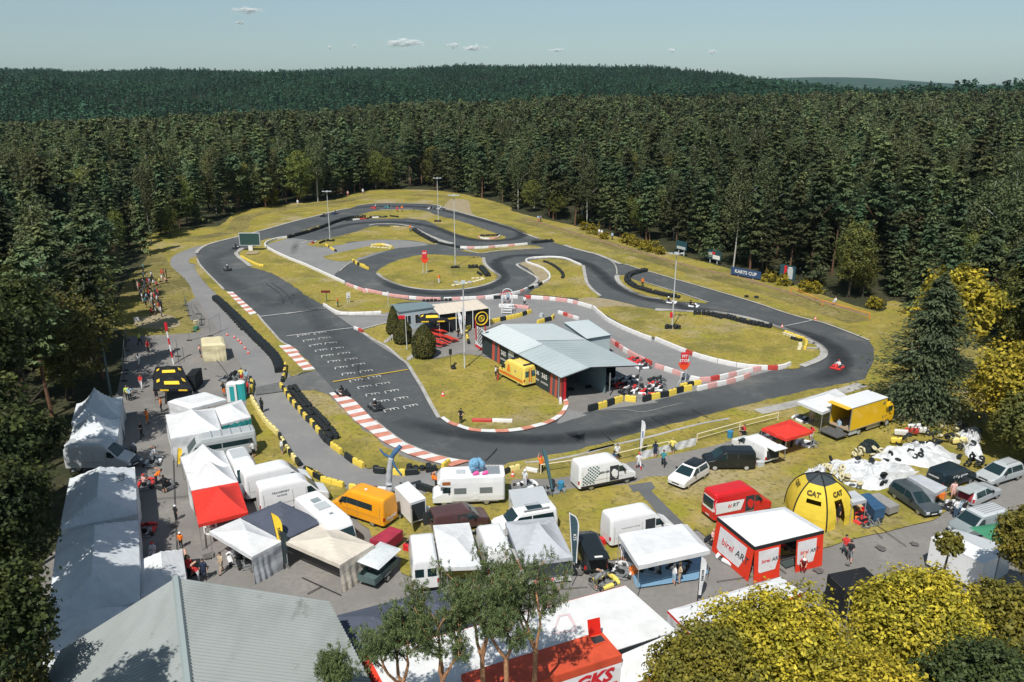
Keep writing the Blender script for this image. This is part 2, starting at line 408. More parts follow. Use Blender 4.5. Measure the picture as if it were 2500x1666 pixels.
# the race track and what lies inside it
OUTER = "p 1085,60 1120,130 1200,220 1300,320 1400,420 1500,450 1770,690 1850,790 1950,900 2050,1010 2150,1060 q 0,655 330,965 b 1610,262 1330,390 1060,450 1050,545 1330,500 1480,488 1760,488 1900,545 q 580,1225 720,1290 800,1345 1000,1553 x 100,350 200,430 330,520 480,590 650,650 850,690 980,705 1100,715 1300,722 1500,715 1700,700 1900,665 2100,620 2353,545 o 0,695 400,590 700,515 1100,425 1400,345 1700,270 2030,210 2353,120 n 0,580 450,475 950,350 1250,250 M 1985,875 2008,830 2008,800 1997,784 w 1750,1060 1600,1010 1400,940 1200,890 1000,830 800,760 600,700 400,640 200,580 0,525 v 1700,810 1500,755 1300,690 1150,640 1000,585 850,545 700,505 600,470 480,435 400,420 200,360 100,320 0,270 u 1750,465 1550,400 1400,360 1250,315 1100,275 1020,245 900,230 700,225 500,222 300,225 100,250 t 2118,285 2000,305 1900,330 1750,370 1500,430 1200,515 1000,570 800,620 600,670 480,710 400,760 370,800"
sheet('race_track', OUTER, m_race, sm=False)
sheet('runoff', "u 1180,175 1380,190 1420,330 1560,400 1400,362 1250,318 1100,278", m_sand)
sheet('inner_lane', "t 1160,700 1250,660 1420,625 1580,630 1720,665 1850,720 2100,680 2353,640 u 300,640 600,640 930,690 700,725 520,745 t 2200,890 2100,940 1980,1020 1965,1060 2010,1110 2100,1150 1800,1020 1400,850 1200,750", m_serv)
sheet('pit_lane', "q 500,280 650,300 1150,290 u 900,1345 1500,1315 1900,1290 2100,1285 r 900,110 1200,130 1500,190 1650,240 1800,350 2000,450 2353,620 s 250,615 400,660 600,708 800,748 1000,768 1200,775 940,850 650,930 480,970 380,1000 0,1090 r 2353,1335 1560,1440 x 2090,250 1950,290 1800,330 1900,200 1900,150 r 1350,1330 1250,1230 q 1700,1000 1100,700 770,470 600,350", m_serv)
sheet('pit_apron', "r 1250,1230 1840,1100 2300,1090 2353,1260 1900,1320 1560,1430 1350,1400", m_pad)
ISL = dict(
 A="t 870,770 1050,715 1150,690 1200,750 1400,850 1600,930 1800,1020 2000,1110 2100,1160 2353,1250 u 200,1230 400,1280 700,1335 900,1350 q 1260,190 1150,300 650,310 520,280 430,215 t 1650,1290 1500,1180 1350,1080 1200,1010 1000,950 900,870",
 B="t 1060,715 1100,650 1300,610 1420,590 1700,500 2000,420 2200,370 2353,335 u 100,350 300,310 500,290 700,290 900,310 1000,350 1200,400 1400,460 1600,530 1720,575 1800,600 1790,630 1650,642 1480,635 1300,590 1150,540 1000,470 900,420 700,395 500,398 300,395 0,405 t 2150,398 2000,435 1800,505 1600,572 1430,622 1180,690",
 C="t 1640,700 1700,665 1800,640 2000,600 2200,550 2353,505 u 100,540 250,490 350,478 500,475 600,480 700,490 800,540 900,620 1030,690 930,685 750,650 500,637 300,640 0,665 t 2100,680 1850,722 1700,712",
 D="t 1830,830 2000,790 2353,710 u 200,718 400,695 520,715 500,750 300,790 100,855 0,885 t 2150,888 2000,886 1880,860",
 E="u 370,970 500,900 650,850 900,805 1200,820 1530,840 1575,920 1640,990 1740,1060 1700,1110 1550,1170 1300,1212 1000,1222 700,1190 500,1130 380,1070 330,1020",
 F="u 1290,765 1500,745 1900,710 2130,700 2230,740 2000,752 1700,775 1500,790",
 G="v 175,655 300,625 480,618 620,638 750,690 820,705 835,800 860,900 920,980 1015,1052 880,1075 700,1075 400,1045 200,1030 250,980 350,920 430,890 415,810 340,745 250,710",
 H="v 920,1190 750,1085 900,1065 1100,1090 1300,1130 1500,1180 1700,1212 1950,1225 s 300,242 550,245 800,285 1000,335 1150,385 1300,430 1450,500 1570,570 1605,640 1560,700 1400,765 1330,785 1200,785 1000,768 800,748 600,708 400,658 250,612 100,542 v 1700,1553 1500,1480 1300,1390 1150,1310 1050,1255",
 I="v 1370,848 1500,888 1700,950 1900,1010 2100,1078 2260,1130 2100,1122 1900,1110 1700,1090 1400,1020 1260,930 1215,860 1225,818 1290,812",
 J="q 880,540 900,500 1170,420 1190,560 1280,640 1480,650 1500,810 1700,830 2000,770 2353,830 r 800,1000 1250,1230 x 1840,80 1885,140 1860,230 1750,300 1600,362 1400,398 1200,403 1000,390 850,350 720,285 680,290 q 1650,1350 1550,1160 1450,1000 1380,890 1300,830 1150,700 1000,620",
)
ISLP = {}
for k, spec in ISL.items():
    nm = dict(A='infield_grass')
    sheet('infield_grass', spec, m_grass)
sheet('bare_verge', "v 760,1085 900,1062 1080,1085 1250,1120 1500,1185 1300,1165 1100,1170 930,1185 800,1120", m_sand)
sheet('bare_verge', "v 90,680 180,660 340,740 415,810 425,890 330,915 300,850 220,760", m_sand)
sheet('grass_verge', "p 1085,30 1120,130 1200,220 1300,320 1400,420 1500,450 1770,690 1850,790 1950,900 2050,1010 2150,1060 2353,1210 q 330,965 200,985 100,1030 0,1000 p 2310,1360 2220,1420 2150,1400 2100,1290 2000,1150 1800,950 1700,830 1500,640 1350,500 1250,400 1150,300 1060,170 1090,120 1000,110 990,60", m_grass, sm=False)
sheet('grass_verge', "b 1480,490 1740,485 1900,545 2050,700 2353,1000 x 0,400 100,500 250,600 400,680 600,725 770,735 700,765 300,795 0,755 b 2353,1400 2080,1240 1920,1090 1800,920 1600,720 1490,570", m_grass)
sheet('grass_verge', "b 945,560 1000,575 1090,745 1180,850 1300,1010 1420,1200 1570,1400 1780,1530 d 1300,330 950,330 b 1150,1500 1000,1200 900,1100 980,900", m_grass)
sheet('paddock_grass', "d 1380,245 1900,460 e 450,610 860,600 1050,450 x 1280,800 1290,715 M 1300,1040 1600,960 1840,900 2000,870 2100,850 2420,900 2400,1060 2240,1100 2160,1190 1960,1240 1880,1262 1700,1290 1600,1215 1420,1285 1300,1290 1240,1310 e 2353,1150 1900,1180 1850,1500 1700,1553 700,1553 600,1500 610,1300 300,1150 d 2130,900 1300,330", m_grass, sm=False)
sheet('path', "f 0,440 200,425 600,400 1350,230 1600,190 2000,110 2353,30 g 1000,-60 1400,-150 1500,-60 1000,60 600,130 f 2353,210 1850,375 1560,395 1330,480 600,540 300,610 0,620", m_pad, n=3)
sheet('footpath', "f 1330,490 1600,455 1645,520 1600,560 1980,940 2280,1230 2180,1250 1780,940 1450,560 1400,575", m_dark, sm=False)
sheet('terrace', "q 1180,480 1480,560 1490,810 1700,828 2000,770 2353,810 r 500,740 380,500 600,420 q 1750,430 1300,440", m_pad, sm=False)
sheet('junction_asphalt', "b 1620,262 1340,390 1060,450 1050,540 1340,500 1480,488 1740,485 1900,540 q 580,1220 330,960 100,1035", m_mid, sm=False)
for spec in ("u 1530,60 1600,40", ):
    pass
# pale concrete edging of the asphalt
mb = MB()
def edge(spec, w, closed=False):
    band('', spec, w, None, closed=closed, mb=mb, z=ZC[0]+.004)
ZC[0] += .004
edge("p 1085,60 1120,130 1200,220 1300,320 1400,420", .35)
edge("p 1780,700 1850,790 1950,900 2050,1010 2150,1065", .3)
edge("t 2118,285 2000,305 1750,370 1500,430 1200,515 1000,570 800,620 600,670 480,710 400,760 372,800", .8)
edge("x 60,310 100,345 200,425 330,515 480,585 650,645 850,690 980,705", .3)
edge("x 1500,715 1700,700 1900,665 2100,620 2353,545 o 400,590 700,515 1100,425 1400,345 1700,270 2030,210", .35)
edge("n 0,605 450,505 900,385 1200,290", 1.5)
edge("w 1850,1110 1600,1010 1400,940 1200,890 1000,830 800,760 400,640 0,525 v 1700,810 1500,755 1300,690", .4)
edge("v 1250,690 1000,585 850,545 700,505 600,470", .9)
edge("v 300,395 100,320 0,270 u 1750,465 1550,400 1400,360 1250,315 1100,275 1020,245 900,230 700,225 500,222 300,225 100,250", .7)
edge("u 340,1030 380,1072 500,1135 700,1193 1000,1224 1300,1215 1550,1172 1705,1110 1740,1060 1640,990 1570,920 1555,850", .7)
edge("v 820,700 835,800 860,900 920,980 1015,1055", .6)
edge("v 105,680 60,690 80,720 200,790 290,850 270,900 200,950", .6)
edge("v 1215,815 1205,850 1250,925 1400,1020 1550,1070 1700,1090", .9)
edge("v 2260,1130 2100,1078 1900,1010 1700,950 1500,888", .3)
edge("s 0,222 300,242 550,247 800,288 1000,338 1300,433 1450,503 1570,573 1615,640 1570,700 1400,770", 1.0)
edge("u 1290,735 1500,800 1700,772 2000,750 2250,742", .5)
edge("q 880,540 1000,620 1150,700 1300,830 1380,890 1450,1000 1550,1160 1650,1350 1750,1520", .45)
edge("t 870,770 900,740", 1.2); edge("t 870,770 830,800 870,850 900,872 1000,950", .8)
edge("u 240,480 350,462 600,468 750,500", .8); edge("u 760,520 900,590 1050,650 1200,690", 1.6)
edge("t 1580,690 1640,665 1720,650", .5); edge("t 2020,1010 2060,970 2160,890", .25)
edge("q 560,330 700,338 1150,340", .5); edge("q 860,500 1170,415", .4)
edge("s 1440,595 1570,597", .6); edge("s 1440,550 1530,550", .5)
edge("u 370,300 740,292", .8)
edge("v 1120,650 1170,680 1200,740 1205,810", .25)
edge("o 560,120 800,105 1000,135 1150,115 1280,80 1500,30", .07)
o = mb.build('track_edging', m_conc); tag(o, None, None, kind='structure')
# painted lines and starting grid
mb = MB(); my = MB(); z = ZC[0]+.004; ZC[0] = z
for a in ("q 0,578 300,540 620,498 760,483", "q 0,320 440,262", "t 1100,1530 1850,1440", "v 690,505 700,505"):
    band('', a, .22, None, sm=False, mb=mb, z=z)
band('', "s 1220,390 1530,325", .15, None, sm=False, mb=mb, z=z)
band('', "s 2060,870? 0,0" if False else "s 0,235 300,243", .3, None, sm=False, mb=mb, z=z)
band('', "q 530,1105 1390,965", .25, None, sm=False, mb=my, z=z)
LC = [((187,630),(315,612)),((257,688),(388,665)),((325,745),(455,727)),((398,805),(530,790)),((473,870),(607,855)),((553,940),(690,925)),((635,1012),(778,997)),((720,1090),(860,1068)),((812,1168),(960,1143)),((907,1250),(1057,1230)),((1020,1332),(1165,1310)),((1113,1430),(1272,1402)),((120,575),(250,556))]
RC = [((370,600),(497,590)),((443,657),(570,648)),((512,718),(647,705)),((588,778),(720,765)),((668,845),(803,830)),((750,910),(887,890)),((840,983),(978,967)),((930,1055),(1068,1033)),((1020,1133),(1170,1110)),((1123,1217),(1273,1193)),((1230,1300),(1380,1275)),((1338,1390),(1490,1362)),((310,550),(440,528))]
for (a, b) in LC+RC:
    A, B = g('q', *a), g('q', *b); d = (B-A).normalized(); nr = Vector((d.y, -d.x, 0)); 
    band('', [A, B], .12, None, sm=False, mb=mb, z=z)
    for k, t in enumerate((0, .45, .7, 1)):
        p = A.lerp(B, t)+nr*.06; band('', [p, p+nr*(.75 if k == 0 else .45)], .12, None, sm=False, mb=mb, z=z+.001)
o = mb.build('track_markings', m_line); tag(o, None, None, kind='structure')
o = my.build('yellow_line_marking', m_yline); tag(o, None, None, kind='structure')
# red and white kerbs: real steps
def kerb(ls, rs, n, first=0, h=.06):
    L = resample(smooth(gs(ls), n=6), .2); R = resample(smooth(gs(rs), n=6), .2); b = MB()
    for k in range(n):
        Lq = [L[int(round((len(L)-1)*(k+t/3)/n))] for t in range(4)]; Rq = [R[int(round((len(R)-1)*(k+t/3)/n))] for t in range(4)]
        for t in range(3):
            q = [Lq[t], Rq[t], Rq[t+1], Lq[t+1]]; z0, z1 = ZC[0], ZC[0]+h
            vs = [(p.x, p.y, z0) for p in q]+[(p.x, p.y, z1) for p in q]
            b.add(vs, [(4,5,6,7),(0,1,5,4),(1,2,6,5),(2,3,7,6),(3,0,4,7)], (k+first) % 2)
    o = b.build('kerb', [m_kw, m_kr]); tag(o, None, None, kind='structure')
kerb("p 1430,450 1530,550 1620,640 1700,715", "p 1500,448 1590,530 1680,610 1775,695", 13)
kerb("p 2030,1070 2170,1210 2310,1350 q 200,975", "p 2150,1060 2250,1130 q 150,795 330,965", 11)
kerb("q 490,1240 620,1380 780,1553 x 0,410 100,490 200,550 350,625 480,670 590,705 700,730 800,757", "q 580,1225 720,1290 800,1345 1000,1553 x 100,350 200,430 330,520 480,590 650,650 850,690 980,704", 24)
kerb("x 720,278 790,325 870,352 970,385 1085,400 1220,402 1340,398 1470,380 1580,355 1690,325 1770,285 1830,240 1860,195 1870,150 1860,115 1830,85", "x 690,290 760,340 850,372 960,407 1080,422 1220,427 1350,422 1480,407 1590,382 1700,352 1790,312 1860,262 1900,202 1915,150 1890,100 1850,78", 15)
ZC[0] += .004
# rubber laid down on the racing line, tyre marks, cracks
def rubbermat():
    m = bpy.data.materials.new('tyre_rubber_marks'); m.use_nodes = True; N = m.node_tree.nodes; L = m.node_tree.links
    b = N['Principled BSDF']; b.inputs['Base Color'].default_value = (.028,.032,.036,1); b.inputs['Roughness'].default_value = .6
    at = N.new('ShaderNodeAttribute'); at.attribute_name = 'fade'
    tc = N.new('ShaderNodeTexCoord'); no = N.new('ShaderNodeTexNoise'); no.inputs['Scale'].default_value = .5; no.inputs['Detail'].default_value = 6
    L.new(tc.outputs['Object'], no.inputs['Vector'])
    mr = N.new('ShaderNodeMapRange'); mr.inputs[1].default_value = .3; mr.inputs[2].default_value = .7; mr.inputs[3].default_value = .5; mr.inputs[4].default_value = 1
    L.new(no.outputs[0], mr.inputs[0]); mu = N.new('ShaderNodeMath'); mu.operation = 'MULTIPLY'
    L.new(at.outputs['Fac'], mu.inputs[0]); L.new(mr.outputs[0], mu.inputs[1]); L.new(mu.outputs[0], b.inputs['Alpha']); return m
m_rub = rubbermat()
def rubber(spec, w, a=.6):
    P = resample(smooth(gs(spec), n=6), 1.5); b = MB(); fade = []; rows = [-1, -.55, 0, .55, 1]; pro = [0, .6, 1, .6, 0]; n = len(P); z = ZC[0]
    for k, p in enumerate(P):
        t = P[min(k+1, n-1)]-P[max(k-1, 0)]; t.normalize(); nr = Vector((-t.y, t.x, 0)); e = min(1, k/6, (n-1-k)/6)
        for r, q in zip(rows, pro): b.v.append((p.x+nr.x*r*w/2, p.y+nr.y*r*w/2, z)); fade.append(q*e*a)
    for k in range(n-1):
        for r in range(4): b.f.append((k*5+r+1, k*5+r, (k+1)*5+r, (k+1)*5+r+1)); b.m.append(0)
    o = b.build('tyre_marks', m_rub); at = o.data.attributes.new('fade', 'FLOAT', 'POINT'); at.data.foreach_set('value', fade)
    tag(o, None, None, kind='structure'); ZC[0] += .002
rubber("x 150,270 400,340 700,400 1000,445 1300,480 1700,495 2100,470 o 200,420 700,360 1200,230 1700,130 2200,30", 3.2, .9)
rubber("x 500,420 900,440 1150,460 1400,500", 1.6, .6)
rubber("s 1000,320 1200,400 1400,450 1550,500 1700,590 1780,680 1750,800 1600,880 1300,960", 3.6, .9)
rubber("u 0,300 200,265 500,258 800,262 1000,285 1200,330 1500,410 1800,490 1990,560 1950,620 1750,650 1500,650 1250,600 1050,520 850,470 600,440 300,440 0,470 t 2000,500 1700,580", 3.2, .85)
rubber("u 330,1050 500,1170 800,1245 1100,1265 1400,1240 1650,1180 1780,1100 1750,1010 1700,940 1720,880 1900,830 2200,820 v 300,600 600,620 850,680 1000,780 1150,920 1350,1020 1600,1100 1900,1150 s 300,215 600,240 900,300", 3.2, .85)
rubber("t 1050,700 800,760 600,850 560,900 650,1050 900,1200 1300,1400 q 100,100 600,700 1100,1300 x 0,250", 4, .25)
rubber("t 1530,650 1490,800 1530,840", 2, .45)
b = MB()
for sp in ("t 1170,1150 1300,1240 1360,1320 1375,1385", "t 1230,1140 1380,1240 1450,1320 1480,1385", "o 540,350 700,490", "o 1120,195 1350,330", "x 1115,700 1180,640 1230,580", "o 1590,100 1780,210", "j -60,370 390,575", "j 0,560 170,470", "q 820,890 830,1010 900,1100", "b 590,130 740,340 600,330"):
    band('', sp, .09, None, mb=b, z=ZC[0]+.002)
o = b.build('tar_cracks', mat('tar_crack', (.03,.03,.032), .7)); tag(o, None, None, kind='structure')
ZC[0] += .004

b = MB(); rs = random.Random(3)
for k in range(34):
    x, y = rs.choice([(rs.uniform(300,560), rs.uniform(880,1400)), (rs.uniform(560,1300), rs.uniform(1380,1440)), (rs.uniform(1300,2400), rs.uniform(1340,1420)), (rs.uniform(2000,2450), rs.uniform(1290,1340))]); P0 = g('N', x, y); R_ = rs.uniform(.2, .7)
    b.add([(P0.x+R_*rs.uniform(.6,1.1)*math.cos(a), P0.y+R_*rs.uniform(.6,1.1)*math.sin(a), ZC[0]+.002+k*.0002) for a in [math.pi*q/6 for q in range(12)]], [tuple(range(12))])
o = b.build('oil_stains', mat('oil_stain', (.13,.125,.12), .8, var=.3)); tag(o, None, None, kind='structure')
b = MB()
for sp in ("c 1330,480 1700,450", "c 1520,20 1560,1000 1600,1300", "g 1200,1300 1500,1530", "h 620,1230 1000,1500", "m 500,180 580,260", "b 20,560 330,480", "a 1900,300 2353,560", "k 600,520 1100,480", "l 700,420 1300,330", "c 1850,500 1900,1050"): band('', sp, .06, None, mb=b, z=ZC[0]+.012)
o = b.build('tar_cracks', MATS['tar_crack']); tag(o, None, None, kind='structure'); ZC[0] += .016
# ---------------- barriers ----------------
PAL = dict(Y=mat('yellow_plastic', (.80,.60,.09), .5, var=.15, vscale=1.5), K=mat('black_plastic', (.018,.024,.026), .5, var=.3),
 W=mat('white_plastic', (.72,.71,.70), .5, var=.15, vscale=1.5), R=mat('red_plastic', (.50,.06,.05), .5, var=.25, vscale=1.5),
 P=mat('faded_pink_plastic', (.66,.36,.34), .6, var=.25, vscale=1.5), C=mat('cream_plastic', (.80,.68,.28), .5, var=.15, vscale=1.5))
m_tyre = mat('tyre_rubber', (.017,.021,.023), .75, var=.4, vscale=2)
m_wtyre = mat('cream_painted_tyre', (.62,.56,.36), .7, var=.35, vscale=2)
BLK = {}
def block_mesh(c, L, w, h):
    key = (c, round(L, 1), w, h)
    if key in BLK: return BLK[key]
    b = MB(); x, y, e = L/2-.01, w/2, .05
    prof = [(-y, 0), (-y, h*.35), (-y*.82, h-e), (-y*.82+e, h), (y*.82-e, h), (y*.82, h-e), (y, h*.35), (y, 0)]
    b.loft([[(X, p[0]*q, p[1]*q if q < 1 else p[1]) for p in prof] for X, q in ((-x, .93), (-x+.04, 1), (x-.04, 1), (x, .93))])
    me = b.mesh('block', [PAL[c]])
    if c in 'YC': # dark filler cap on the top
        b.tube((0,0,h-.01), (0,0,h+.015), .085, n=8, m=1); me = b.mesh('block', [PAL[c], PAL['K']])
    BLK[key] = me; return me
def barrier(spec, pat, label, step=1.05, w=.42, h=.62, cat='barrier', group=None, seed=0):
    h *= .82; w = .36
    P = resample(smooth(gs(spec), n=5), step)
    if len(P) < 2: P = [P[0], gs(spec)[-1]]
    if len(P) > 101:
        step *= len(P)/100.; P = resample(smooth(gs(spec), n=5), step)
    t = thing('plastic_barrier', label, cat, (P[0].x, P[0].y, .04), 0, group); rr = random.Random(seed+len(P))
    for k in range(len(P)-1):
        a, b = P[k], P[k+1]; c = pat[k % len(pat)] if pat != '*' else rr.choice('WWWWPWWR')
        o = bpy.data.objects.new('block', block_mesh(c, step, w, h)); COL.objects.link(o); o.parent = t
        m = (a+b)/2-P[0]; o.location = (m.x+rr.uniform(-.03, .03), m.y+rr.uniform(-.03, .03), 0)
        o.rotation_euler = (0, 0, math.atan2(b.y-a.y, b.x-a.x)+rr.uniform(-.05, .05))
    return t
STK = {}
def stack_mesh(n, key='K'):
    if (n, key) in STK: return STK[(n, key)]
    b = MB()
    for k in range(n): b.torus((rnd.uniform(-.02, .02), rnd.uniform(-.02, .02), .11+k*.2), .21, .10, n=10, k=6)
    STK[(n, key)] = b.mesh('tyre_stack', [m_tyre if key == 'K' else m_wtyre], True); return STK[(n, key)]
def tyre_wall(spec, label, n=4, rows=1, step=.62, key='K', group=None):
    n = max(1, n-(n > 2))
    P = resample(smooth(gs(spec), n=5), step)
    while len(P)*rows > 100: step *= 1.1; P = resample(smooth(gs(spec), n=5), step)
    t = thing('tyre_wall', label, 'tyre wall', (P[0].x, P[0].y, .05), 0, group); sc = step/.62
    for r in range(rows):
        for k, p in enumerate(P):
            q = P[min(k+1, len(P)-1)]-P[max(k-1, 0)]; q.normalize(); nr = Vector((-q.y, q.x, 0))
            o = bpy.data.objects.new('tyre_stack', stack_mesh(n if rnd.random() > .15 else max(1, n-1), key)); COL.objects.link(o); o.parent = t
            m = p-P[0]+nr*r*.6*sc; o.location = (m.x+rnd.uniform(-.04, .04), m.y+rnd.uniform(-.04, .04), 0); o.scale = (sc, sc, 1); o.rotation_euler = (0, 0, rnd.uniform(0, 6))
    return t
barrier("b 1345,450 1400,520 1440,590 1500,670 1560,725 1620,810 1690,870 1745,930 1800,1000", "YK", "yellow and black checked barrier in front of the tyre wall along the service road", h=.75)
barrier("b 1800,1000 1860,1080 1930,1140", "K", "short all-black barrier run where the service road starts to bend", h=.75)
barrier("b 1930,1140 2090,1260", "Y", "all-yellow barrier run on the inside of the service road bend", h=.75)
barrier("b 2090,1260 2150,1305 2210,1345 2280,1375 2353,1410 e 300,355", "KYKY", "yellow and black barrier blocks mid bend beside the grass verge", step=1.6, h=.75)
barrier("e 300,358 520,370", "K", "black barrier run behind the air dancer's foot", h=.75)
barrier("e 520,372 590,378 690,382 890,355", "YKYY", "yellow and black barrier under the air dancer's right arm", step=1.2, h=.75)
barrier("e 890,352 1090,315", "K", "black barrier run before the inner end of the service road kerb", h=.75)
barrier("e 1090,312 1150,262", "Y", "single yellow barrier end pointing at the striped kerb", h=.75, step=1.2)
barrier("b 1010,600 1100,760 1180,880 1320,1015", "C", "long pale yellow barrier beside the turquoise tent", h=.8)
barrier("b 1330,1030 1450,1230 1600,1400", "KC", "checked pale yellow and black barrier on the outer side of the service road", h=.75, step=1.1)
barrier("b 1640,1425 1740,1490 1850,1540 d 1390,240 1560,350 1640,380 1800,430 1890,450", "YYKYKYK", "yellow and black barrier on the outside of the service road bend behind the white vans", h=.75, step=1.3)
barrier("d 1900,455 2353,505 e 450,592", "YKWKY", "barrier with a white block behind the orange van", h=.75, step=1.4)
barrier("e 815,545 975,590", "KY", "black and yellow barrier end between box trailer and motorhome", h=.8, step=2.2)
barrier("b 1402,215 1395,290 1380,360 1350,430", "YK", "checked yellow and black barrier at the service road gate", h=.8)
barrier("b 1000,385 1015,450 1000,545", "KY", "checked yellow and black barrier beside the portable toilet", h=.9)
barrier("t 890,840 980,890 1110,945 1200,945", "Y", "plain yellow barrier below the scoreboard", step=1.2, h=.5)
barrier("t 1420,622 1300,640 1210,670 1165,705 1200,750 1400,850 1600,930 1800,1020 2000,1110 2100,1160", "WWWW", "long white barrier from the scoreboard down to the round infield", step=1.4, h=.65)
barrier("t 2100,1165 2353,1255 u 200,1232 500,1295 850,1332 1100,1338", "PPWP", "faded pink barrier on the outside of the hairpin round the infield", step=1.4, h=.65)
barrier("u 1100,1338 1500,1322 1700,1300 1950,1262 2060,1215", "WPW", "white and pink barrier behind the terrace canopy", step=1.4, h=.65)
barrier("v 200,978 350,915", "KW", "black and white barrier where the hairpin meets the S-bend island", h=.6, step=1.5)
barrier("v 360,905 430,865 420,800 340,735 180,675 165,645 250,622 480,614 620,632 740,682 800,707", "W", "white barrier wrapped round the S-bend island", step=1.3, h=.5)
barrier("r 400,150 620,140 850,138", "WKWW", "white barrier behind the podium steps", step=1.4, h=.7)
barrier("r 850,140 1000,148 1200,165 1400,195 1640,262", "RWWPWPPWPWWWWWPW", "white barrier with red blocks on the curve above the pit building", step=1.1, h=.75)
barrier("r 1640,262 1780,385 1900,455 2100,548 2353,645", "W", "white barrier with dark foot beside the annex", step=1.3, h=.75)
barrier("s 0,520 100,562 250,625 400,682 600,735 850,785 1100,800 1220,790 1320,748", "WWWWWRWWW", "white sponsor barrier along the edge of the large infield", step=1.3, h=.75)
barrier("r 1240,312 1480,392", "WRPWW", "short red and white barrier behind the annex", step=1.2, h=.65)
barrier("r 1850,650 2050,785 2353,935", "PRPWPP", "red and pink barrier beside the pit lane right of the annex", step=1.3, h=.8)
barrier("s 0,780 220,850 400,915 600,895 850,835 1020,800", "PWPWWPRWPWW", "white and red barrier bending behind the pit arrow sign", step=1.4, h=.75)
barrier("s 400,1000 650,945 800,905 940,855", "WPWPWP", "alternating white and pink barrier at the pit lane mouth", step=1.5, h=.75)
barrier("r 1580,1440 1700,1412 1830,1372 1930,1335 2000,1312", "KYKYKYK", "free-standing checked yellow and black barrier pointing at the track", step=1.3, h=.95)
barrier("r 2000,1318 2100,1328 2200,1345", "Y", "yellow barrier blocks between the two checked runs", step=1.3, h=.9)
barrier("r 2210,1330 2353,1290 s 100,1060 260,1010 390,990", "KY", "checked yellow and black barrier below the pit arrow sign", step=1.25, h=.9)
barrier("s 240,975 350,950 480,935", "YKYK", "second checked barrier run behind the feet of the pit arrow sign", step=1.0, h=.7)
barrier("r 210,675 190,600 190,520 250,478 345,455 580,400 780,355 925,305", "KYYKYYYKYYYYKYYY", "curved yellow and black barrier round the terrace", step=1.15, h=.8)
barrier("r 900,265 740,245 600,240 470,245", "PPWWP", "pink and white barrier beside the podium steps", step=1.3, h=.7)
barrier("r 1000,435 1080,410 1170,385 1190,335", "YKYK", "short yellow and black hook barrier behind the pit building", step=1.5, h=.8)
barrier("x 990,318 1420,325", "RWRRW", "detached red and white barrier lying on the grass by the photographer", step=2.2, h=.5)
barrier("x 1800,45 1835,110 1830,175", "WPW", "white barrier by the red front corner of the pit building", step=1.2, h=.6)
barrier("q 430,225 560,305 700,330 1150,315", "WWWWWW", "white barrier curving to the kiosk from the straight", step=1.3, h=.6)
barrier("q 780,488 880,530", "WRR", "short red and white barrier end at the edge of the straight", step=1.2, h=.5)
barrier("u 1290,740 1500,745 1800,722 2120,695", "WPWWPW", "red and white barrier between the two upper straights", step=1.6, h=.65)
barrier("u 1040,690 1160,712 1290,740", "K", "black barrier run at the crossing below the lamp", step=1.4, h=.6)
barrier("u 1500,615 1560,635 1700,630 1745,600", "PWWP", "white barrier round the tip of the upper island", step=1.3, h=.5)
barrier("t 2090,425 2353,398 u 300,388 520,385", "KWRKW", "red and white barrier below the upper tyre wall", step=2, h=.4)
barrier("t 1860,705 1990,785", "YYKY", "yellow barrier with one black block at the junction under the left lamp", step=1.2, h=.5)
barrier("t 2170,890 2353,985 u 60,905 265,985", "YYYKYKY", "yellow and black barrier at the mouth of the inner lane", step=1.3, h=.7)
barrier("u 265,712 400,702 520,735", "CYCW", "pale yellow barrier at the tip of the small island", step=1.3, h=.5)
barrier("s 1240,450 1340,490 1445,535 1425,625", "Y", "yellow barrier angled round tyres at the end of the large infield", step=1.2, h=.6)
barrier("t 1700,690 1780,660", "RWR", "red and white blocks beside the foot of the left lamp", step=1.1, h=.5)
barrier("e 1760,395 1870,345 2020,300", "KCRYYC", "mixed yellow, black and red barrier pieces behind the motorhome", step=1.1, h=.7)
barrier("e 2040,335 2190,360", "W", "white barrier pieces in front of the marshal in orange", step=1.2, h=.5)
tyre_wall("b 1450,490 1550,630 1700,800 1850,960 1920,1070", "double black tyre wall behind the checked barrier of the service road", 4, 2)
tyre_wall("t 1430,625 1650,565 1800,515 2000,438 2150,402 2330,390", "long black tyre wall on the narrow upper island", 5, 1)
tyre_wall("u 260,382 460,382", "short tyre wall on the upper island left of the marshals", 3, 1)
tyre_wall("u 490,375 590,385", "small tyre pile at the right end of the upper island's short wall", 3, 1)
tyre_wall("u 740,535 850,605 1000,685", "thick black tyre wall beside the marshal at the crossing", 4, 2)
tyre_wall("u 1530,600 1740,595", "tyre wall at the rounded tip of the upper island", 3, 1)
tyre_wall("v 250,450 480,428", "tyre wall at the far outer edge of the track", 4, 2)
tyre_wall("v 370,665 450,695 550,765 590,825 575,855", "curved black tyre wall on the S-bend island", 3, 1)
tyre_wall("v 1520,765 1380,800 1320,830 1310,890 1400,960 1550,1010 1750,1060 1930,1085", "hook-shaped tyre wall on the triangular island", 4, 2)
tyre_wall("s 380,272 500,282 650,318", "left part of the tyre wall on the large infield", 4, 2)
tyre_wall("s 670,308 900,368 1110,405", "right part of the tyre wall on the large infield", 4, 2)
tyre_wall("u 1400,970 1500,970 1540,1010 1590,1070", "black tyre heap on the round infield", 4, 2)
tyre_wall("u 1490,1030 1540,1060", "low tyre heap in the elbow of the round infield's tyre wall", 2, 1)
tyre_wall("u 1210,1170 1400,1140 1560,1095", "row of cream painted tyres on the round infield", 1, 1, key='W', step=.9)
tyre_wall("u 1440,1090 1570,1085", "second row of cream tyres beside the tyre heap", 1, 1, key='W', step=.8)
tyre_wall("s 1235,465 1330,500", "cream tyres beside the angled yellow barrier", 2, 1, key='W')
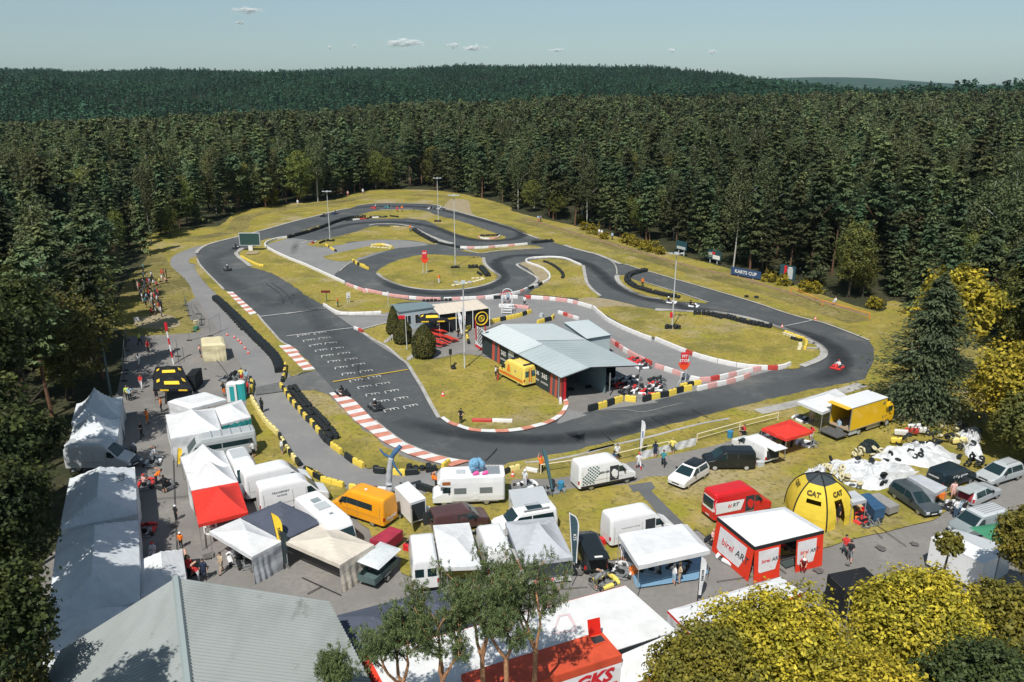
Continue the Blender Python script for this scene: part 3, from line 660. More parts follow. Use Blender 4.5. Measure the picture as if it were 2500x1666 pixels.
tyre_wall("s 1310,510 1390,530", "black tyres inside the angled yellow barrier", 2, 1)
tyre_wall("s 1390,550 1375,615", "cream and black tyres at the lower end of the angled yellow barrier", 1, 1, key='W')
tyre_wall("u 360,488 470,490", "tyres on the crest of the middle island", 1, 1)
tyre_wall("u 530,495 590,500", "cream tyres on the crest of the middle island", 1, 1, key='W')
tyre_wall("e 320,345 470,345", "black tyres behind the black barrier of the bend", 4, 1)
tyre_wall("e 700,325 950,315", "black tyres on the verge behind the inner barrier", 4, 1)
tyre_wall("q 1580,180 1900,165", "row of tyres behind the kiosk", 2, 1)
tyre_wall("u 270,730 500,745", "cream tyres edging the tip of the small island", 1, 1, key='W', step=.9)
for k, (c, x, y, lb) in enumerate((('s',105,410,"left"),('s',190,412,"right"))):
    P = g(c, x, y); t = thing('tyre_stack_group', "tyres round the foot of the lamp on the large infield, %s half" % lb, 'tyre pile', (P.x, P.y, .05))
    for a in ((0,0),(.55,.1),(.25,.5)):
        for s in range(3):
            o = bpy.data.objects.new('tyre', stack_mesh(1)); COL.objects.link(o); o.parent = t; o.location = (a[0], a[1], s*.2)
for sp, lb in (("u 1195,968 1270,968","tyres round the foot of the lamp on the round infield"), ("u 1000,435 1070,435","tyres round the foot of the tallest lamp on the upper island"), ("t 1880,660 1955,660","tyres round the foot of the leftmost lamp")):
    tyre_wall(sp, lb, 3, 2)
barrier("t 1790,690 1860,660", "K", "black block between the red blocks and the leftmost lamp", step=1.4, h=.6)
# long black fabric-covered tyre wall beside the service road
P = resample(smooth(gs("p 1300,525 1450,655 1600,805 1750,965 1900,1110 2000,1230 2040,1380"), n=6), .7); b = MB(); rings = []
for k, p in enumerate(P):
    t = (P[min(k+1, len(P)-1)]-P[max(k-1, 0)]).normalized(); nr = Vector((-t.y, t.x, 0)); q = rnd.uniform(.9, 1.08)
    rings.append([p+nr*y*q+Vector((0, 0, z*q)) for y, z in ((-.6, 0), (-.62, .45), (-.5, .75), (-.2, .85), (.2, .84), (.5, .72), (.62, .4), (.6, 0))])
b.loft(rings); o = b.build('covered_tyre_wall', mat('black_cover', (.010,.014,.016), .6), smooth=False)
tag(o, "long black covered tyre wall between the service road and the grass verge", 'tyre wall')
tyre_wall("p 1380,600 1500,725 1640,880", "loose tyres along the verge side of the covered wall", 3, 1, step=1.4)
# ---------------- trees ----------------
NR = np.random.RandomState(11)
L_PINE = leafmat('pine_needles', (.062,.100,.050), (.140,.140,.048), .72, .18, .10, .52, hv=.035)
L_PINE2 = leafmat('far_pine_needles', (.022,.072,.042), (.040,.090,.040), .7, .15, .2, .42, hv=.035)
L_SPRUCE = leafmat('spruce_needles', (.060,.092,.048), (.105,.125,.058), .65, .12, .3, .1)
L_OAK = leafmat('oak_leaves', (.19,.19,.038), (.10,.125,.034), .6, .25, .3, .25, hv=.035)
L_BIRCH = leafmat('birch_leaves', (.13,.145,.06), (.09,.115,.05), .6, .25, .4, .2, hv=.035)
L_GOLD = leafmat('golden_maple_leaves', (.62,.49,.045), (.34,.31,.035), .3, .25, .7, .1)
L_GREEN = leafmat('maple_leaves', (.17,.17,.035), (.26,.22,.028), .4, .25, .5, .1)
L_DARK = leafmat('rowan_leaves', (.055,.085,.030), (.085,.11,.030), .4, .2, .5, .1)
L_SCOTS = leafmat('scots_pine_needles', (.165,.215,.08), (.09,.13,.05), .5, .15, .8, .1)
L_LEFT = leafmat('lime_leaves', (.085,.10,.025), (.035,.055,.018), .35, .25, .4, .15)
L_HEDGE = leafmat('thuja_foliage', (.115,.105,.022), (.06,.07,.02), .4, .1, 1.2, .1)
B_PINE = mat('pine_bark', (.16,.085,.05), .9, var=.4, vscale=2, rand=.2)
B_ORANGE = mat('orange_pine_bark', (.46,.24,.12), .85, var=.4, vscale=5)
B_BIRCH = mat('birch_bark', (.50,.48,.44), .8, var=.5, vscale=4)
B_DARK = mat('dark_bark', (.07,.055,.04), .9, var=.3, vscale=3)
def leafverts(c, n, w, l, axis=None):
    """quads centred at c with normals n; long axis roughly along 'axis'"""
    N = len(c); n = n/np.maximum(1e-6, np.linalg.norm(n, axis=1))[:, None]
    a = NR.normal(size=(N, 3)) if axis is None else axis+NR.normal(size=(N, 3))*.35
    a = a-n*(a*n).sum(1)[:, None]; a /= np.maximum(1e-6, np.linalg.norm(a, axis=1))[:, None]
    b = np.cross(n, a); w = np.broadcast_to(w, N)[:, None]; l = np.broadcast_to(l, N)[:, None]
    v = np.stack([c-a*l, c-b*w+n*w*.25, c+a*l, c+b*w+n*w*.25], 1)
    return v.reshape(-1, 3)
def np_mesh(name, verts, mats, extra=None):
    """quads of four verts each (material 0) plus an optional MB (materials 1..)"""
    nq = len(verts)//4; V = verts; loops = np.arange(nq*4, dtype=np.int32); starts = np.arange(0, nq*4, 4, dtype=np.int32)
    mi = np.zeros(nq, dtype=np.int32)
    if extra is not None:
        ev = np.array(extra.v, dtype=float); off = len(V); V = np.vstack([V, ev])
        el = []; es = []; em = []; pos = nq*4
        for f, m in zip(extra.f, extra.m):
            es.append(pos); el += [i+off for i in f]; pos += len(f); em.append(m)
        loops = np.concatenate([loops, np.array(el, dtype=np.int32)]); starts = np.concatenate([starts, np.array(es, dtype=np.int32)])
        mi = np.concatenate([mi, np.array(em, dtype=np.int32)])
    me = bpy.data.meshes.new(name); me.vertices.add(len(V)); me.vertices.foreach_set('co', V.astype(np.float32).ravel())
    me.loops.add(len(loops)); me.loops.foreach_set('vertex_index', loops)
    me.polygons.add(len(starts)); me.polygons.foreach_set('loop_start', starts)
    for m in mats: me.materials.append(m)
    me.polygons.foreach_set('material_index', mi); me.update(calc_edges=True); return me
def conifer(h, r, nb, nc, lw, ll, base=.22, pine=True, per=3):
    """branches in all directions carrying flat sprays of needles"""
    C = []; Nn = []; A = []
    t = (np.arange(nb)+NR.uniform(0, 1, nb))/nb; t = t**.8; z = h*(base+(1-base)*t)*.985
    ph = NR.uniform(0, 6.28); prof = np.minimum(1, (1-t)**.48*1.05)*np.clip(.45+t*2.6, 0, 1) if pine else (1-t)**.85*1.02+.02
    az = np.arange(nb)*2.4+NR.uniform(-.5, .5, nb); lenb = r*prof*NR.uniform(.45, 1.25, nb)*(1+(.22 if pine else .08)*np.sin(az*2+ph+t*5))
    up = NR.uniform(-.02, .38, nb) if pine else NR.uniform(-.30, .02, nb)
    for k in range(nc):
        s = (k+NR.uniform(.35, 1, nb))/nc
        for q in range(per):
            p = np.stack([np.cos(az)*lenb*s, np.sin(az)*lenb*s, z+lenb*s*up-(.0 if pine else .10)*lenb*s*s], 1)
            sw = (lw*.7+.17*lenb*s)[:, None]; p += NR.normal(size=(nb, 3))*np.concatenate([sw, sw, sw*(.42 if pine else .2)], 1)
            C.append(p); A.append(np.stack([np.cos(az), np.sin(az), up], 1))
            Nn.append(np.stack([np.cos(az)*.35+NR.normal(0, .35, nb), np.sin(az)*.35+NR.normal(0, .35, nb), np.ones(nb)], 1))
    C = np.vstack(C); N = len(C)
    return leafverts(C, np.vstack(Nn), lw*NR.uniform(.6, 1.3, N), ll*NR.uniform(.6, 1.3, N), np.vstack(A))
def lobes(h, r, base, n, flat=1.0):
    L = []
    for k in range(n):
        t = (k+.5)/n; a = k*2.4+NR.uniform(-.4, .4); rr = r*math.sqrt(max(0, 1-(2*t-1)**2*.8))*NR.uniform(.42, .68)
        z = h*base+(h*(1-base))*(.12+.74*t); L.append((math.cos(a)*rr, math.sin(a)*rr, z, r*NR.uniform(.34, .56)))
    L.append((0, 0, h*(base+(1-base)*.55), r*.72)); L.append((r*.1, 0, h-r*.42, r*.4)); return L
def broadleaf(L, n, size, hang=0.0, spread=.16):
    tot = sum(l[3]**2 for l in L); C = []; Nn = []
    for (x, y, z, rr) in L:
        m = int(n*rr*rr/tot); d = NR.normal(size=(m, 3)); d /= np.linalg.norm(d, axis=1)[:, None]
        # leaves gather in small sprays, leaving dents between them
        ns = max(8, m//14); sd = NR.normal(size=(ns, 3)); sd /= np.linalg.norm(sd, axis=1)[:, None]
        idx = NR.randint(0, ns, m); sr = NR.uniform(.80, 1.10, ns)
        d = sd[idx]+NR.normal(size=(m, 3))*spread; R = rr*sr[idx]*(1+NR.normal(size=m)*.03)
        p = d*R[:, None]; p[:, 2] -= hang*rr*(1-d[:, 2])*NR.uniform(0, 1, m)
        C.append(p+np.array([x, y, z])); Nn.append(d*.6+NR.normal(size=(m, 3))*.5+np.array([0, 0, .55]))
    C = np.vstack(C); N = len(C); s = size*NR.uniform(.6, 1.35, N)
    return leafverts(C, np.vstack(Nn), s*.62, s)
def trunkmb(h, r, m=0, lean=0.02, n=7, fork=0):
    b = MB(); P = [Vector((math.sin(k*1.3)*lean*h*.3, math.cos(k*1.7)*lean*h*.3, h*k/5)) for k in range(6)]
    b.path(P, [r*(1-.15*k) for k in range(6)], n, m)
    for k in range(fork):
        a = k*2.2; z = h*(.45+.1*k); p = Vector((0, 0, z)); q = p+Vector((math.cos(a)*h*.16, math.sin(a)*h*.16, h*.15))
        b.tube(p, q, r*.45, r*.2, 5, m)
    return b
def tree_kind(kind, lod):
    """returns crown verts, leaf material, trunk MB, bark"""
    if kind == 'pine':
        n = {0: (62, 6, .20, .40, 9), 1: (40, 4, .42, .70, 4), 2: (26, 2, .8, 1.2, 2)}[lod]
        hh = NR.uniform(16, 21); return conifer(hh, NR.uniform(2.7, 3.9), n[0], n[1], n[2], n[3], NR.uniform(.12, .32), True, n[4]), L_PINE, trunkmb(hh*.97, .22, fork=2), B_PINE
    if kind == 'tall_pine':
        n = {0: (46, 6, .20, .40, 9), 1: (32, 4, .42, .70, 4), 2: (22, 2, .8, 1.2, 2)}[lod]
        hh = NR.uniform(20, 24); return conifer(hh, NR.uniform(2.4, 3.4), n[0], n[1], n[2], n[3], NR.uniform(.36, .5), True, n[4]), L_PINE, trunkmb(hh*.97, .22, fork=1), B_PINE
    if kind == 'spruce':
        n = {0: (100, 6, .18, .40, 6), 1: (56, 4, .38, .66, 3), 2: (30, 2, .75, 1.1, 2)}[lod]
        hh = NR.uniform(16, 22); return conifer(hh, NR.uniform(2.6, 3.4), n[0], n[1], n[2], n[3], .08, False, n[4]), L_PINE, trunkmb(hh*.95, .2), B_PINE
    if kind == 'birch':
        n = {0: (4200, .20), 1: (900, .42), 2: (130, 1.1)}[lod]
        return broadleaf(lobes(21, 2.9, .3, 9), n[0], n[1], .35, .28), L_BIRCH, trunkmb(20, .16, fork=3), B_BIRCH
    if kind == 'oak':
        n = {0: (6000, .22), 1: (1200, .48), 2: (140, 1.2)}[lod]
        return broadleaf(lobes(15, 4.6, .18, 9), n[0], n[1]), L_OAK, trunkmb(12, .28, fork=3), B_DARK
KINDS = ['pine', 'tall_pine', 'spruce', 'birch', 'oak']
# forest edge, read off the photograph
CLEAR = [(-60, 18), (-60, 36)]+[(p.x, p.y) for p in gs("M -40,1420 40,1250 110,1060 190,930 272,880 284,760 290,700 288,655 320,612 A 735,1145 850,1062 1000,1035 1080,985 1300,950 1550,920 1650,888 1900,880 2100,893 2250,925 2353,962 B 0,976 150,1012 400,1070 700,1160 1000,1243 1300,1325 1500,1395 1700,1450 M 2060,705 2150,760 2250,830 2353,880 2600,930")]+[(140, 40), (90, 10)]
CP_ = np.array(CLEAR)
def edge_dist(P):
    """signed distance of points to the clearing, negative inside"""
    n = len(CP_); d = np.full(len(P), 1e9); ins = np.zeros(len(P), bool)
    for k in range(n):
        a = CP_[k]; b = CP_[(k+1) % n]; ab = b-a; t = np.clip(((P-a)@ab)/(ab@ab), 0, 1)
        d = np.minimum(d, np.linalg.norm(P-(a+t[:, None]*ab), axis=1))
        c = ((a[1] > P[:, 1]) != (b[1] > P[:, 1])) & (P[:, 0] < (b[0]-a[0])*(P[:, 1]-a[1])/(b[1]-a[1]+1e-12)+a[0])
        ins ^= c
    return np.where(ins, -d, d)
def field(x0, x1, y0, y1, s, seed):
    r = np.random.RandomState(seed); X, Y = np.meshgrid(np.arange(x0, x1, s), np.arange(y0, y1, s*.9))
    X[::2] += s/2; P = np.stack([X.ravel(), Y.ravel()], 1); P = P[r.uniform(size=len(P)) > .1]; return P+r.uniform(-.55, .55, P.shape)*s
def visible(P, m=1.0):
    return (np.abs(P[:, 0]) < .68*m*P[:, 1]+32) & (P[:, 1] > 20)
P = field(-560, 560, 20, 700, 5.1, 3); D = np.hypot(P[:, 0], P[:, 1]); P = P[(D < 680) & visible(P)]
dd = edge_dist(P); P = P[dd > 1.0]; dd = dd[dd > 1.0]; D = np.hypot(P[:, 0], P[:, 1])
# rank by how large they show: near, and close to the open ground
score = D*(1+np.maximum(0, dd-3)/9); order = np.argsort(score); NIND = 252
R2 = np.random.RandomState(5)
def pick(x, y, d, r):
    nz = math.sin(x*.045+1.3)*math.cos(y*.038)+.6*math.sin(x*.11+y*.07)
    q = r.uniform()
    if d < 7 and y < 130 and x < 0: return 4 if q < .5 else (3 if q < .7 else 0)
    if d < 7 and x > 45 and q < .42: return 4
    if d < 9: return 4 if q < .16+.15*(nz > .6) else (3 if q < .30 else (2 if q < .62 else 0))
    if nz > .4 and q < .5: return 3 if q < .3 else 4
    return 0 if q < .55 else (1 if q < .74 else (2 if q < .88 else (3 if q < .95 else 4)))
LODM = {}
for k, kd in enumerate(KINDS):
    for v in range(3):
        cv, lm, tb, bk = tree_kind(kd, 0)
        LODM[(k, v)] = (np_mesh(kd+'_crown', cv, [lm]), tb.mesh(kd+'_trunk', [bk]))
NAMES = {0: ('pine_tree', 'pine'), 1: ('pine_tree', 'pine'), 2: ('spruce_tree', 'spruce'), 3: ('birch_tree', 'birch'), 4: ('broadleaf_tree', 'tree')}
LOOKS = {0: 'dark green pine', 1: 'tall bare-stemmed pine', 2: 'layered dark spruce', 3: 'pale-stemmed birch', 4: 'bushy olive-green broadleaf tree'}
def region(x, y, d):
    back = 'in the front row of' if d < 5 else ('just behind the front row of' if d < 11 else 'further inside')
    if x < -18 and y < 90: w = 'the trees left of the white tents'
    elif x < -30 and y < 150: w = 'the wood left of the spectators'
    elif x < -18 and y < 215: w = 'the wood left of the scoreboard'
    elif x < 10: w = 'the wood behind the far bend'
    elif x < 45: w = 'the wood above the right-hand back straight'
    elif x < 78: w = 'the wood by the roadside billboards'
    else: w = 'the wood behind the big spruce'
    return back+' '+w
for i in order[:NIND]:
    x, y = P[i]; k = pick(x, y, dd[i], R2); me = LODM[(k, R2.randint(3))]; nm, cat = NAMES[k]
    t = thing(nm, ('%s %s' % (LOOKS[k], region(x, y, dd[i]))).replace('bushy olive-green','bushy'), cat, (x, y, th(x, y)-.1), R2.uniform(0, 6.28), '%s %s' % (cat+'s', region(x, y, dd[i])))
    s = R2.uniform(.68, 1.08)*(1 if k != 4 else R2.uniform(.6, 1.0)); t.scale = (s*R2.uniform(.92, 1.15), s*R2.uniform(.92, 1.15), s)
    for q, n_ in zip(me, ('crown', 'trunk')):
        o = bpy.data.objects.new(n_, q); COL.objects.link(o); o.parent = t
# the rest of the woods: one uncountable mass, planted point by point
def forest(name, pts, kinds, lod, scales, mats=None, zoff=-.2, seed=1):
    coll = bpy.data.collections.new(name+'_trees')
    for k in range(15):
        kd = KINDS[k//3]; cv, lm, tb, bk = tree_kind(kd, lod); tb.m = [1]*len(tb.m)
        me = np_mesh(kd, cv, [mats or lm, bk], tb); o = bpy.data.objects.new('%02d_%s' % (k, kd), me); coll.objects.link(o)
    r = np.random.RandomState(seed); me = bpy.data.meshes.new(name); kinds = np.array(kinds)*3+r.randint(0, 3, len(kinds))
    V = np.array([(x, y, th(x, y)+zoff) for x, y in pts], dtype=np.float32)
    me.vertices.add(len(V)); me.vertices.foreach_set('co', V.ravel())
    for nm, ty, arr in (('kind_index', 'INT', kinds.astype(np.int32)), ('tree_scale', 'FLOAT', scales), ('turn', 'FLOAT', r.uniform(0, 6.28, len(V)))):
        a = me.attributes.new(nm, ty, 'POINT'); a.data.foreach_set('value', arr)
    o = bpy.data.objects.new(name, me); COL.objects.link(o)
    ng = bpy.data.node_groups.new(name+'_planting', 'GeometryNodeTree')
    ng.interface.new_socket('Geometry', in_out='INPUT', socket_type='NodeSocketGeometry'); ng.interface.new_socket('Geometry', in_out='OUTPUT', socket_type='NodeSocketGeometry')
    N = ng.nodes; L = ng.links; gi = N.new('NodeGroupInput'); go = N.new('NodeGroupOutput'); ip = N.new('GeometryNodeInstanceOnPoints')
    ci = N.new('GeometryNodeCollectionInfo'); ci.inputs['Collection'].default_value = coll; ci.inputs['Separate Children'].default_value = True; ci.inputs['Reset Children'].default_value = True
    def attr(nm, ty):
        a = N.new('GeometryNodeInputNamedAttribute'); a.data_type = ty; a.inputs['Name'].default_value = nm; return a
    ak, as_, at = attr('kind_index', 'INT'), attr('tree_scale', 'FLOAT'), attr('turn', 'FLOAT')
    cx = N.new('ShaderNodeCombineXYZ'); L.new(at.outputs['Attribute'], cx.inputs[2]); e2r = N.new('FunctionNodeEulerToRotation'); L.new(cx.outputs[0], e2r.inputs[0])
    mp = N.new('GeometryNodeMeshToPoints'); L.new(gi.outputs[0], mp.inputs['Mesh'])
    L.new(mp.outputs[0], ip.inputs['Points']); L.new(ci.outputs[0], ip.inputs['Instance']); ip.inputs['Pick Instance'].default_value = True
    L.new(ak.outputs['Attribute'], ip.inputs['Instance Index']); L.new(e2r.outputs[0], ip.inputs['Rotation']); L.new(as_.outputs['Attribute'], ip.inputs['Scale'])
    L.new(ip.outputs[0], go.inputs[0]); md = o.modifiers.new('planting', 'NODES'); md.node_group = ng
    return tag(o, "dense dark pine wood covering the hills around the race track" if 'near' not in name else "dark mixed wood closing in around the clearing of the race track", 'forest', None, 'stuff')
rest = order[NIND:]; kk = [pick(P[i][0], P[i][1], dd[i], R2) for i in rest]
near = [j for j, i in enumerate(rest) if D[i] < 330]; mid = [j for j, i in enumerate(rest) if D[i] >= 330]
forest('near_forest', P[rest[near]], [kk[j] for j in near], 1 if False else 0, R2.uniform(.66, 1.12, len(near)), seed=2)
forest('near_forest_beyond', P[rest[mid]], [kk[j] for j in mid], 1, R2.uniform(.66, 1.12, len(mid)), seed=3)
Q = field(-1700, 1900, 560, 2400, 8.2, 9); DQ = np.hypot(Q[:, 0], Q[:, 1]); Q = Q[(DQ >= 677) & (DQ < 2250) & visible(Q, .98)]
dens = np.array([lerp_tab(1250+2043*x/y, [(1500, 1.0), (2300, 1.0)]) for x, y in Q]); 
kq = R2.choice([0, 1, 2, 3, 4], len(Q), p=[.50, .2, .16, .09, .05]); wv = 1+.22*np.sin(Q[:, 0]/70+1)*np.sin(Q[:, 1]/95)+.12*np.sin(Q[:, 0]/23+Q[:, 1]/31)
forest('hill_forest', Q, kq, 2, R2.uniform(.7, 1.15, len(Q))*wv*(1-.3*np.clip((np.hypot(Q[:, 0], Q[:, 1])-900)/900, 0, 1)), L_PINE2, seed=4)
print('TREES', NIND, len(rest), len(Q))
# ---------------- vehicles ----------------
V_WHITE = paint('white_paint', (.78,.79,.80)); V_BLACK = paint('black_paint', (.012,.016,.018), .25); V_ORANGE = paint('orange_paint', (.86,.36,.015))
V_RED = paint('red_paint', (.62,.015,.02)); V_SILVER = paint('silver_paint', (.42,.45,.46), .3); V_GREY = paint('dark_grey_paint', (.06,.075,.085), .3)
V_BROWN = paint('maroon_brown_paint', (.085,.042,.042), .35); V_YEL = paint('ambulance_yellow', (.85,.66,.14)); V_TRUCK = paint('truck_yellow', (.86,.52,.015)); V_NAVY = paint('near_black_blue_paint', (.012,.025,.035), .35)
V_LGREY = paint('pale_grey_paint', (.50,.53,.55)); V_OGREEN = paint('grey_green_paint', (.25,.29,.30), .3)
M_GLASS = mat('dark_glass', (.012,.03,.034), .08, spec=.8); M_GLASS2 = mat('tinted_glass', (.05,.12,.12), .08, spec=.8)
M_TRIM = mat('black_trim', (.02,.022,.024), .6); M_RIM = mat('alloy', (.5,.5,.5), .35, metal=.8); M_RIMW = mat('steel_wheel', (.42,.42,.42), .5)
M_LAMP = mat('headlamp_glass', (.65,.68,.7), .12, spec=.8); M_TAIL = mat('tail_lamp', (.45,.02,.02), .25); M_PLATE = mat('number_plate', (.75,.75,.72), .5)
M_METAL = mat('galvanised_steel', (.42,.44,.45), .4, metal=.6, var=.2); M_INT = mat('black_and_inner_shade', (.03,.035,.04), .8); M_ALU = mat('aluminium', (.6,.62,.63), .35, metal=.7)  # M_INT: black goods and walls, and flat sheets painting the shade inside openings
M_RED = mat('red_print', (.60,.02,.03), .5); M_DK = mat('dark_print', (.03,.045,.05), .5); M_WPRINT = mat('white_print', (.75,.75,.75), .5); M_OR = mat('orange_print', (.80,.20,.03), .5)
M_SEAM = mat('seam_shadow_gap', (.12,.13,.14), .7)
WH = {}
def wheel_meshes(r, w, rim):
    k = (r, w, rim.name)
    if k not in WH:
        b = MB(); pr = [(r*.62, -w/2), (r*.93, -w/2), (r, -w*.35), (r, w*.35), (r*.93, w/2), (r*.62, w/2)]
        b.loft([[(p[0]*math.cos(a), p[1], p[0]*math.sin(a)) for a in [2*math.pi*i/16 for i in range(16)]] for p in pr])
        c = MB(); c.loft([[(q*math.cos(a), y, q*math.sin(a)) for a in [2*math.pi*i/14 for i in range(14)]] for q, y in ((r*.64, -w*.5-.004), (r*.58, -w*.42), (r*.2, -w*.38), (r*.2, w*.38), (r*.58, w*.42), (r*.64, w*.5+.004))])
        WH[k] = (b.mesh('tyre', [m_tyre], True), c.mesh('rim', [rim]))
    return WH[k]
def add_wheel(parent, x, y, r=.33, w=.22, rim=None):
    t, c = wheel_meshes(r, w, rim or M_RIM)
    o = bpy.data.objects.new('wheel', t); COL.objects.link(o); o.parent = parent; o.location = (x, y, r)
    q = bpy.data.objects.new('rim', c); COL.objects.link(q); q.parent = o; return o
# level tables: (z, rear x, front x, half width); x = 0 midway between the axles
SH = dict(
 van_high=dict(wb=3.66, lv=[(.28,-3.0,2.72,.93),(.42,-3.07,2.84,.99),(.85,-3.08,2.84,1.0),(1.0,-3.08,2.74,1.0),(1.15,-3.08,2.42,1.0),(1.32,-3.07,2.02,.99),(1.45,-3.07,1.88,.985),(2.1,-3.05,1.30,.93),(2.42,-3.03,.98,.89),(2.6,-3.0,.72,.83),(2.70,-2.93,.45,.70),(2.73,-2.8,.2,.5)],
   ws=(1.42,2.32), dw=(1.25,1.35,.55,1.98,1.42), rw=(1.45,2.15,.72), r=.34),
 van_mid=dict(wb=3.0, lv=[(.25,-2.3,2.3,.86),(.4,-2.38,2.42,.93),(.8,-2.4,2.42,.95),(.95,-2.4,2.3,.95),(1.08,-2.4,1.75,.95),(1.18,-2.39,1.5,.94),(1.7,-2.33,.88,.86),(1.85,-2.28,.62,.80),(1.92,-2.2,.4,.68),(1.94,-2.05,.2,.5)],
   ws=(1.17,1.76), dw=(.95,1.15,.2,1.68,1.12), rw=(1.15,1.7,.66), r=.32),
 mpv=dict(wb=2.85, lv=[(.22,-2.2,2.1,.84),(.38,-2.3,2.28,.9),(.7,-2.32,2.28,.92),(.82,-2.32,2.12,.92),(.95,-2.3,1.5,.91),(1.02,-2.29,1.2,.9),(1.45,-2.15,.42,.76),(1.6,-2.0,.1,.68),(1.67,-1.8,-.2,.55),(1.69,-1.6,-.4,.4)],
   ws=(1.01,1.52), dw=(.55,.95,-2.0,1.5,1.0), rw=(1.05,1.5,.6), r=.31),
 suv=dict(wb=2.68, lv=[(.24,-2.05,2.0,.86),(.4,-2.18,2.2,.92),(.75,-2.2,2.2,.93),(.88,-2.2,2.05,.93),(1.0,-2.18,1.35,.92),(1.06,-2.17,1.05,.91),(1.45,-1.98,.35,.76),(1.58,-1.85,.05,.70),(1.64,-1.6,-.25,.56),(1.66,-1.4,-.4,.4)],
   ws=(1.05,1.5), dw=(.5,.8,-1.9,1.48,1.04), rw=(1.08,1.48,.6), r=.35),
 estate=dict(wb=2.7, lv=[(.2,-2.1,2.0,.82),(.35,-2.25,2.2,.88),(.62,-2.28,2.2,.89),(.75,-2.27,2.05,.89),(.86,-2.26,1.3,.88),(.92,-2.25,1.0,.87),(1.3,-2.0,.25,.7),(1.42,-1.85,0,.62),(1.46,-1.6,-.3,.48)],
   ws=(.92,1.36), dw=(.45,.75,-1.9,1.36,.92), rw=(.95,1.32,.58), r=.31))
class Car:
    def __init__(s, name, label, cat, kind, paintm, F_, R_, side, group=None, scale=1.0, trim=M_TRIM, rim=None, roofm=None, windows='full', tailglass=True, trimz=.40):
        """F_, R_: ground contact of the front and rear wheel on the side we see; side +1 = its left side"""
        sp = SH[kind]; s.lv = [(z*scale if False else z, a, b, w) for z, a, b, w in sp['lv']]; s.sp = sp
        d = (F_-R_); d.z = 0; d.normalize(); left = Vector((-d.y, d.x, 0)); W = max(l[3] for l in s.lv)
        c = (F_+R_)/2-left*side*(W-.1); s.t = thing(name, label, cat, (c.x, c.y, .07), math.atan2(d.y, d.x), group); s.rc = .22
        b = MB(); rings = []; n = len(s.lv)
        for z, a, f, w in s.lv: rings.append(s.ring(z, a, f, w))
        # body below, roof skin above the highest break when it has a colour of its own
        m = []
        b.loft(rings, 0); k = 0
        N = len(rings[0])
        for lev in range(n-1):
            for i in range(N):
                zz = s.lv[lev+1][0]
                b.m[lev*N+i] = 1 if zz <= trimz+.03 else (2 if (roofm and s.lv[lev][0] >= s.lv[-3][0]-.02) else 0)
        b.m[-1] = 2 if roofm else 0; b.m[-2] = 1
        s.body = b.build('body', [paintm, trim, roofm or paintm], s.t)
        wb = sp['wb']/2
        for x in (wb, -wb):
            for y in (1, -1):
                add_wheel(s.t, x, y*(W-.13), sp['r'], .22, rim)
                a = MB(); R = sp['r']*1.22; cz = sp['r']; pts = [(x+R*math.cos(q), y*(s.hw(cz)+.006), cz+R*math.sin(q)) for q in [math.pi*i/12 for i in range(13)]]
                pts = [(x+R, y*(s.hw(.3)+.006), .26)]+pts+[(x-R, y*(s.hw(.3)+.006), .26)]
                a.add(pts, [tuple(range(len(pts)))]); a.build('wheel_arch', M_TRIM, s.t)
        z0, z1 = sp['ws']; s.front(z0, z1, .86, M_GLASS, 'windscreen')
        x1b, xb, x0, ztop, zb = sp['dw'][1]-.0, sp['dw'][1], sp['dw'][2], sp['dw'][3], sp['dw'][4]
        if windows == 'full' or windows == 'glazed':
            for y in (1, -1):
                if kind in ('mpv', 'suv', 'estate') or windows == 'glazed':
                    # front side glass, then the rear ones
                    xr = s.x_at(zb, 0)+.35; xf = s.x_at(zb, 1)-.32; xt = s.x_at(ztop, 1)-.18; xm = (xf+xr)/2+.15
                    s.side(y, [(xm, zb), (xf, zb), (xt, ztop), (xm, ztop)], M_GLASS, 'side_window')
                    s.side(y, [(xr, zb), (xm-.08, zb), (xm-.08, ztop), (xr+.1, ztop)], M_GLASS, 'side_window')
                else:
                    xf = s.x_at(zb, 1)-.16; xt = s.x_at(ztop, 1)-.12; xr = xt-.35 if kind == 'van_high' else xf-1.0
                    s.side(y, [(xr, zb), (xf, zb), (xt, ztop), (xr, ztop)], M_GLASS, 'side_window')
                    q = MB()
                    for sx in ((xr-.12, xr-1.25, s.x_at(1, 0)+.35) if kind == 'van_high' else (xr-.1, xr-1.15)):
                        q.add([(sx, y*(s.hw(.6)+.014), .6), (sx+.025, y*(s.hw(.6)+.014), .6), (sx+.025, y*(s.hw(1.4)+.014), 1.4), (sx+.025, y*(s.hw(ztop)+.014), ztop), (sx, y*(s.hw(ztop)+.014), ztop), (sx, y*(s.hw(1.4)+.014), 1.4)], [(0,1,2,3,4,5)])
                    zq = .98; q.add([(-2.6, y*(s.hw(zq)+.014), zq), (1.3, y*(s.hw(zq)+.014), zq), (1.3, y*(s.hw(zq)+.014), zq+.02), (-2.6, y*(s.hw(zq)+.014), zq+.02)], [(0,1,2,3)]) if kind == 'van_high' else None
                    q.build('panel_seam', M_SEAM, s.t)
        if tailglass:
            z0, z1, k = sp['rw']; s.rear(z0, z1, -k, k, M_GLASS, 'rear_window')
        bz = .62 if kind != 'van_high' else .85
        for y in (1, -1):
            s.front(bz-.12, bz+.10, None, M_LAMP, 'headlight', y0=y*.52*W, y1=y*.86*W)
            s.rear(bz-.05, bz+.30, y*.80*W, y*.95*W, M_TAIL, 'tail_light')
            mz = s.sp['ws'][0]+.12; mx = s.x_at(mz, 1)-.35
            q = MB(); q.box((mx, y*(s.hw(mz)+.12), mz), (.12, .2, .2)); q.build('mirror', M_TRIM, s.t)
        s.front(bz-.10, bz+.02, None, M_TRIM, 'grille', y0=-.42*W, y1=.42*W)
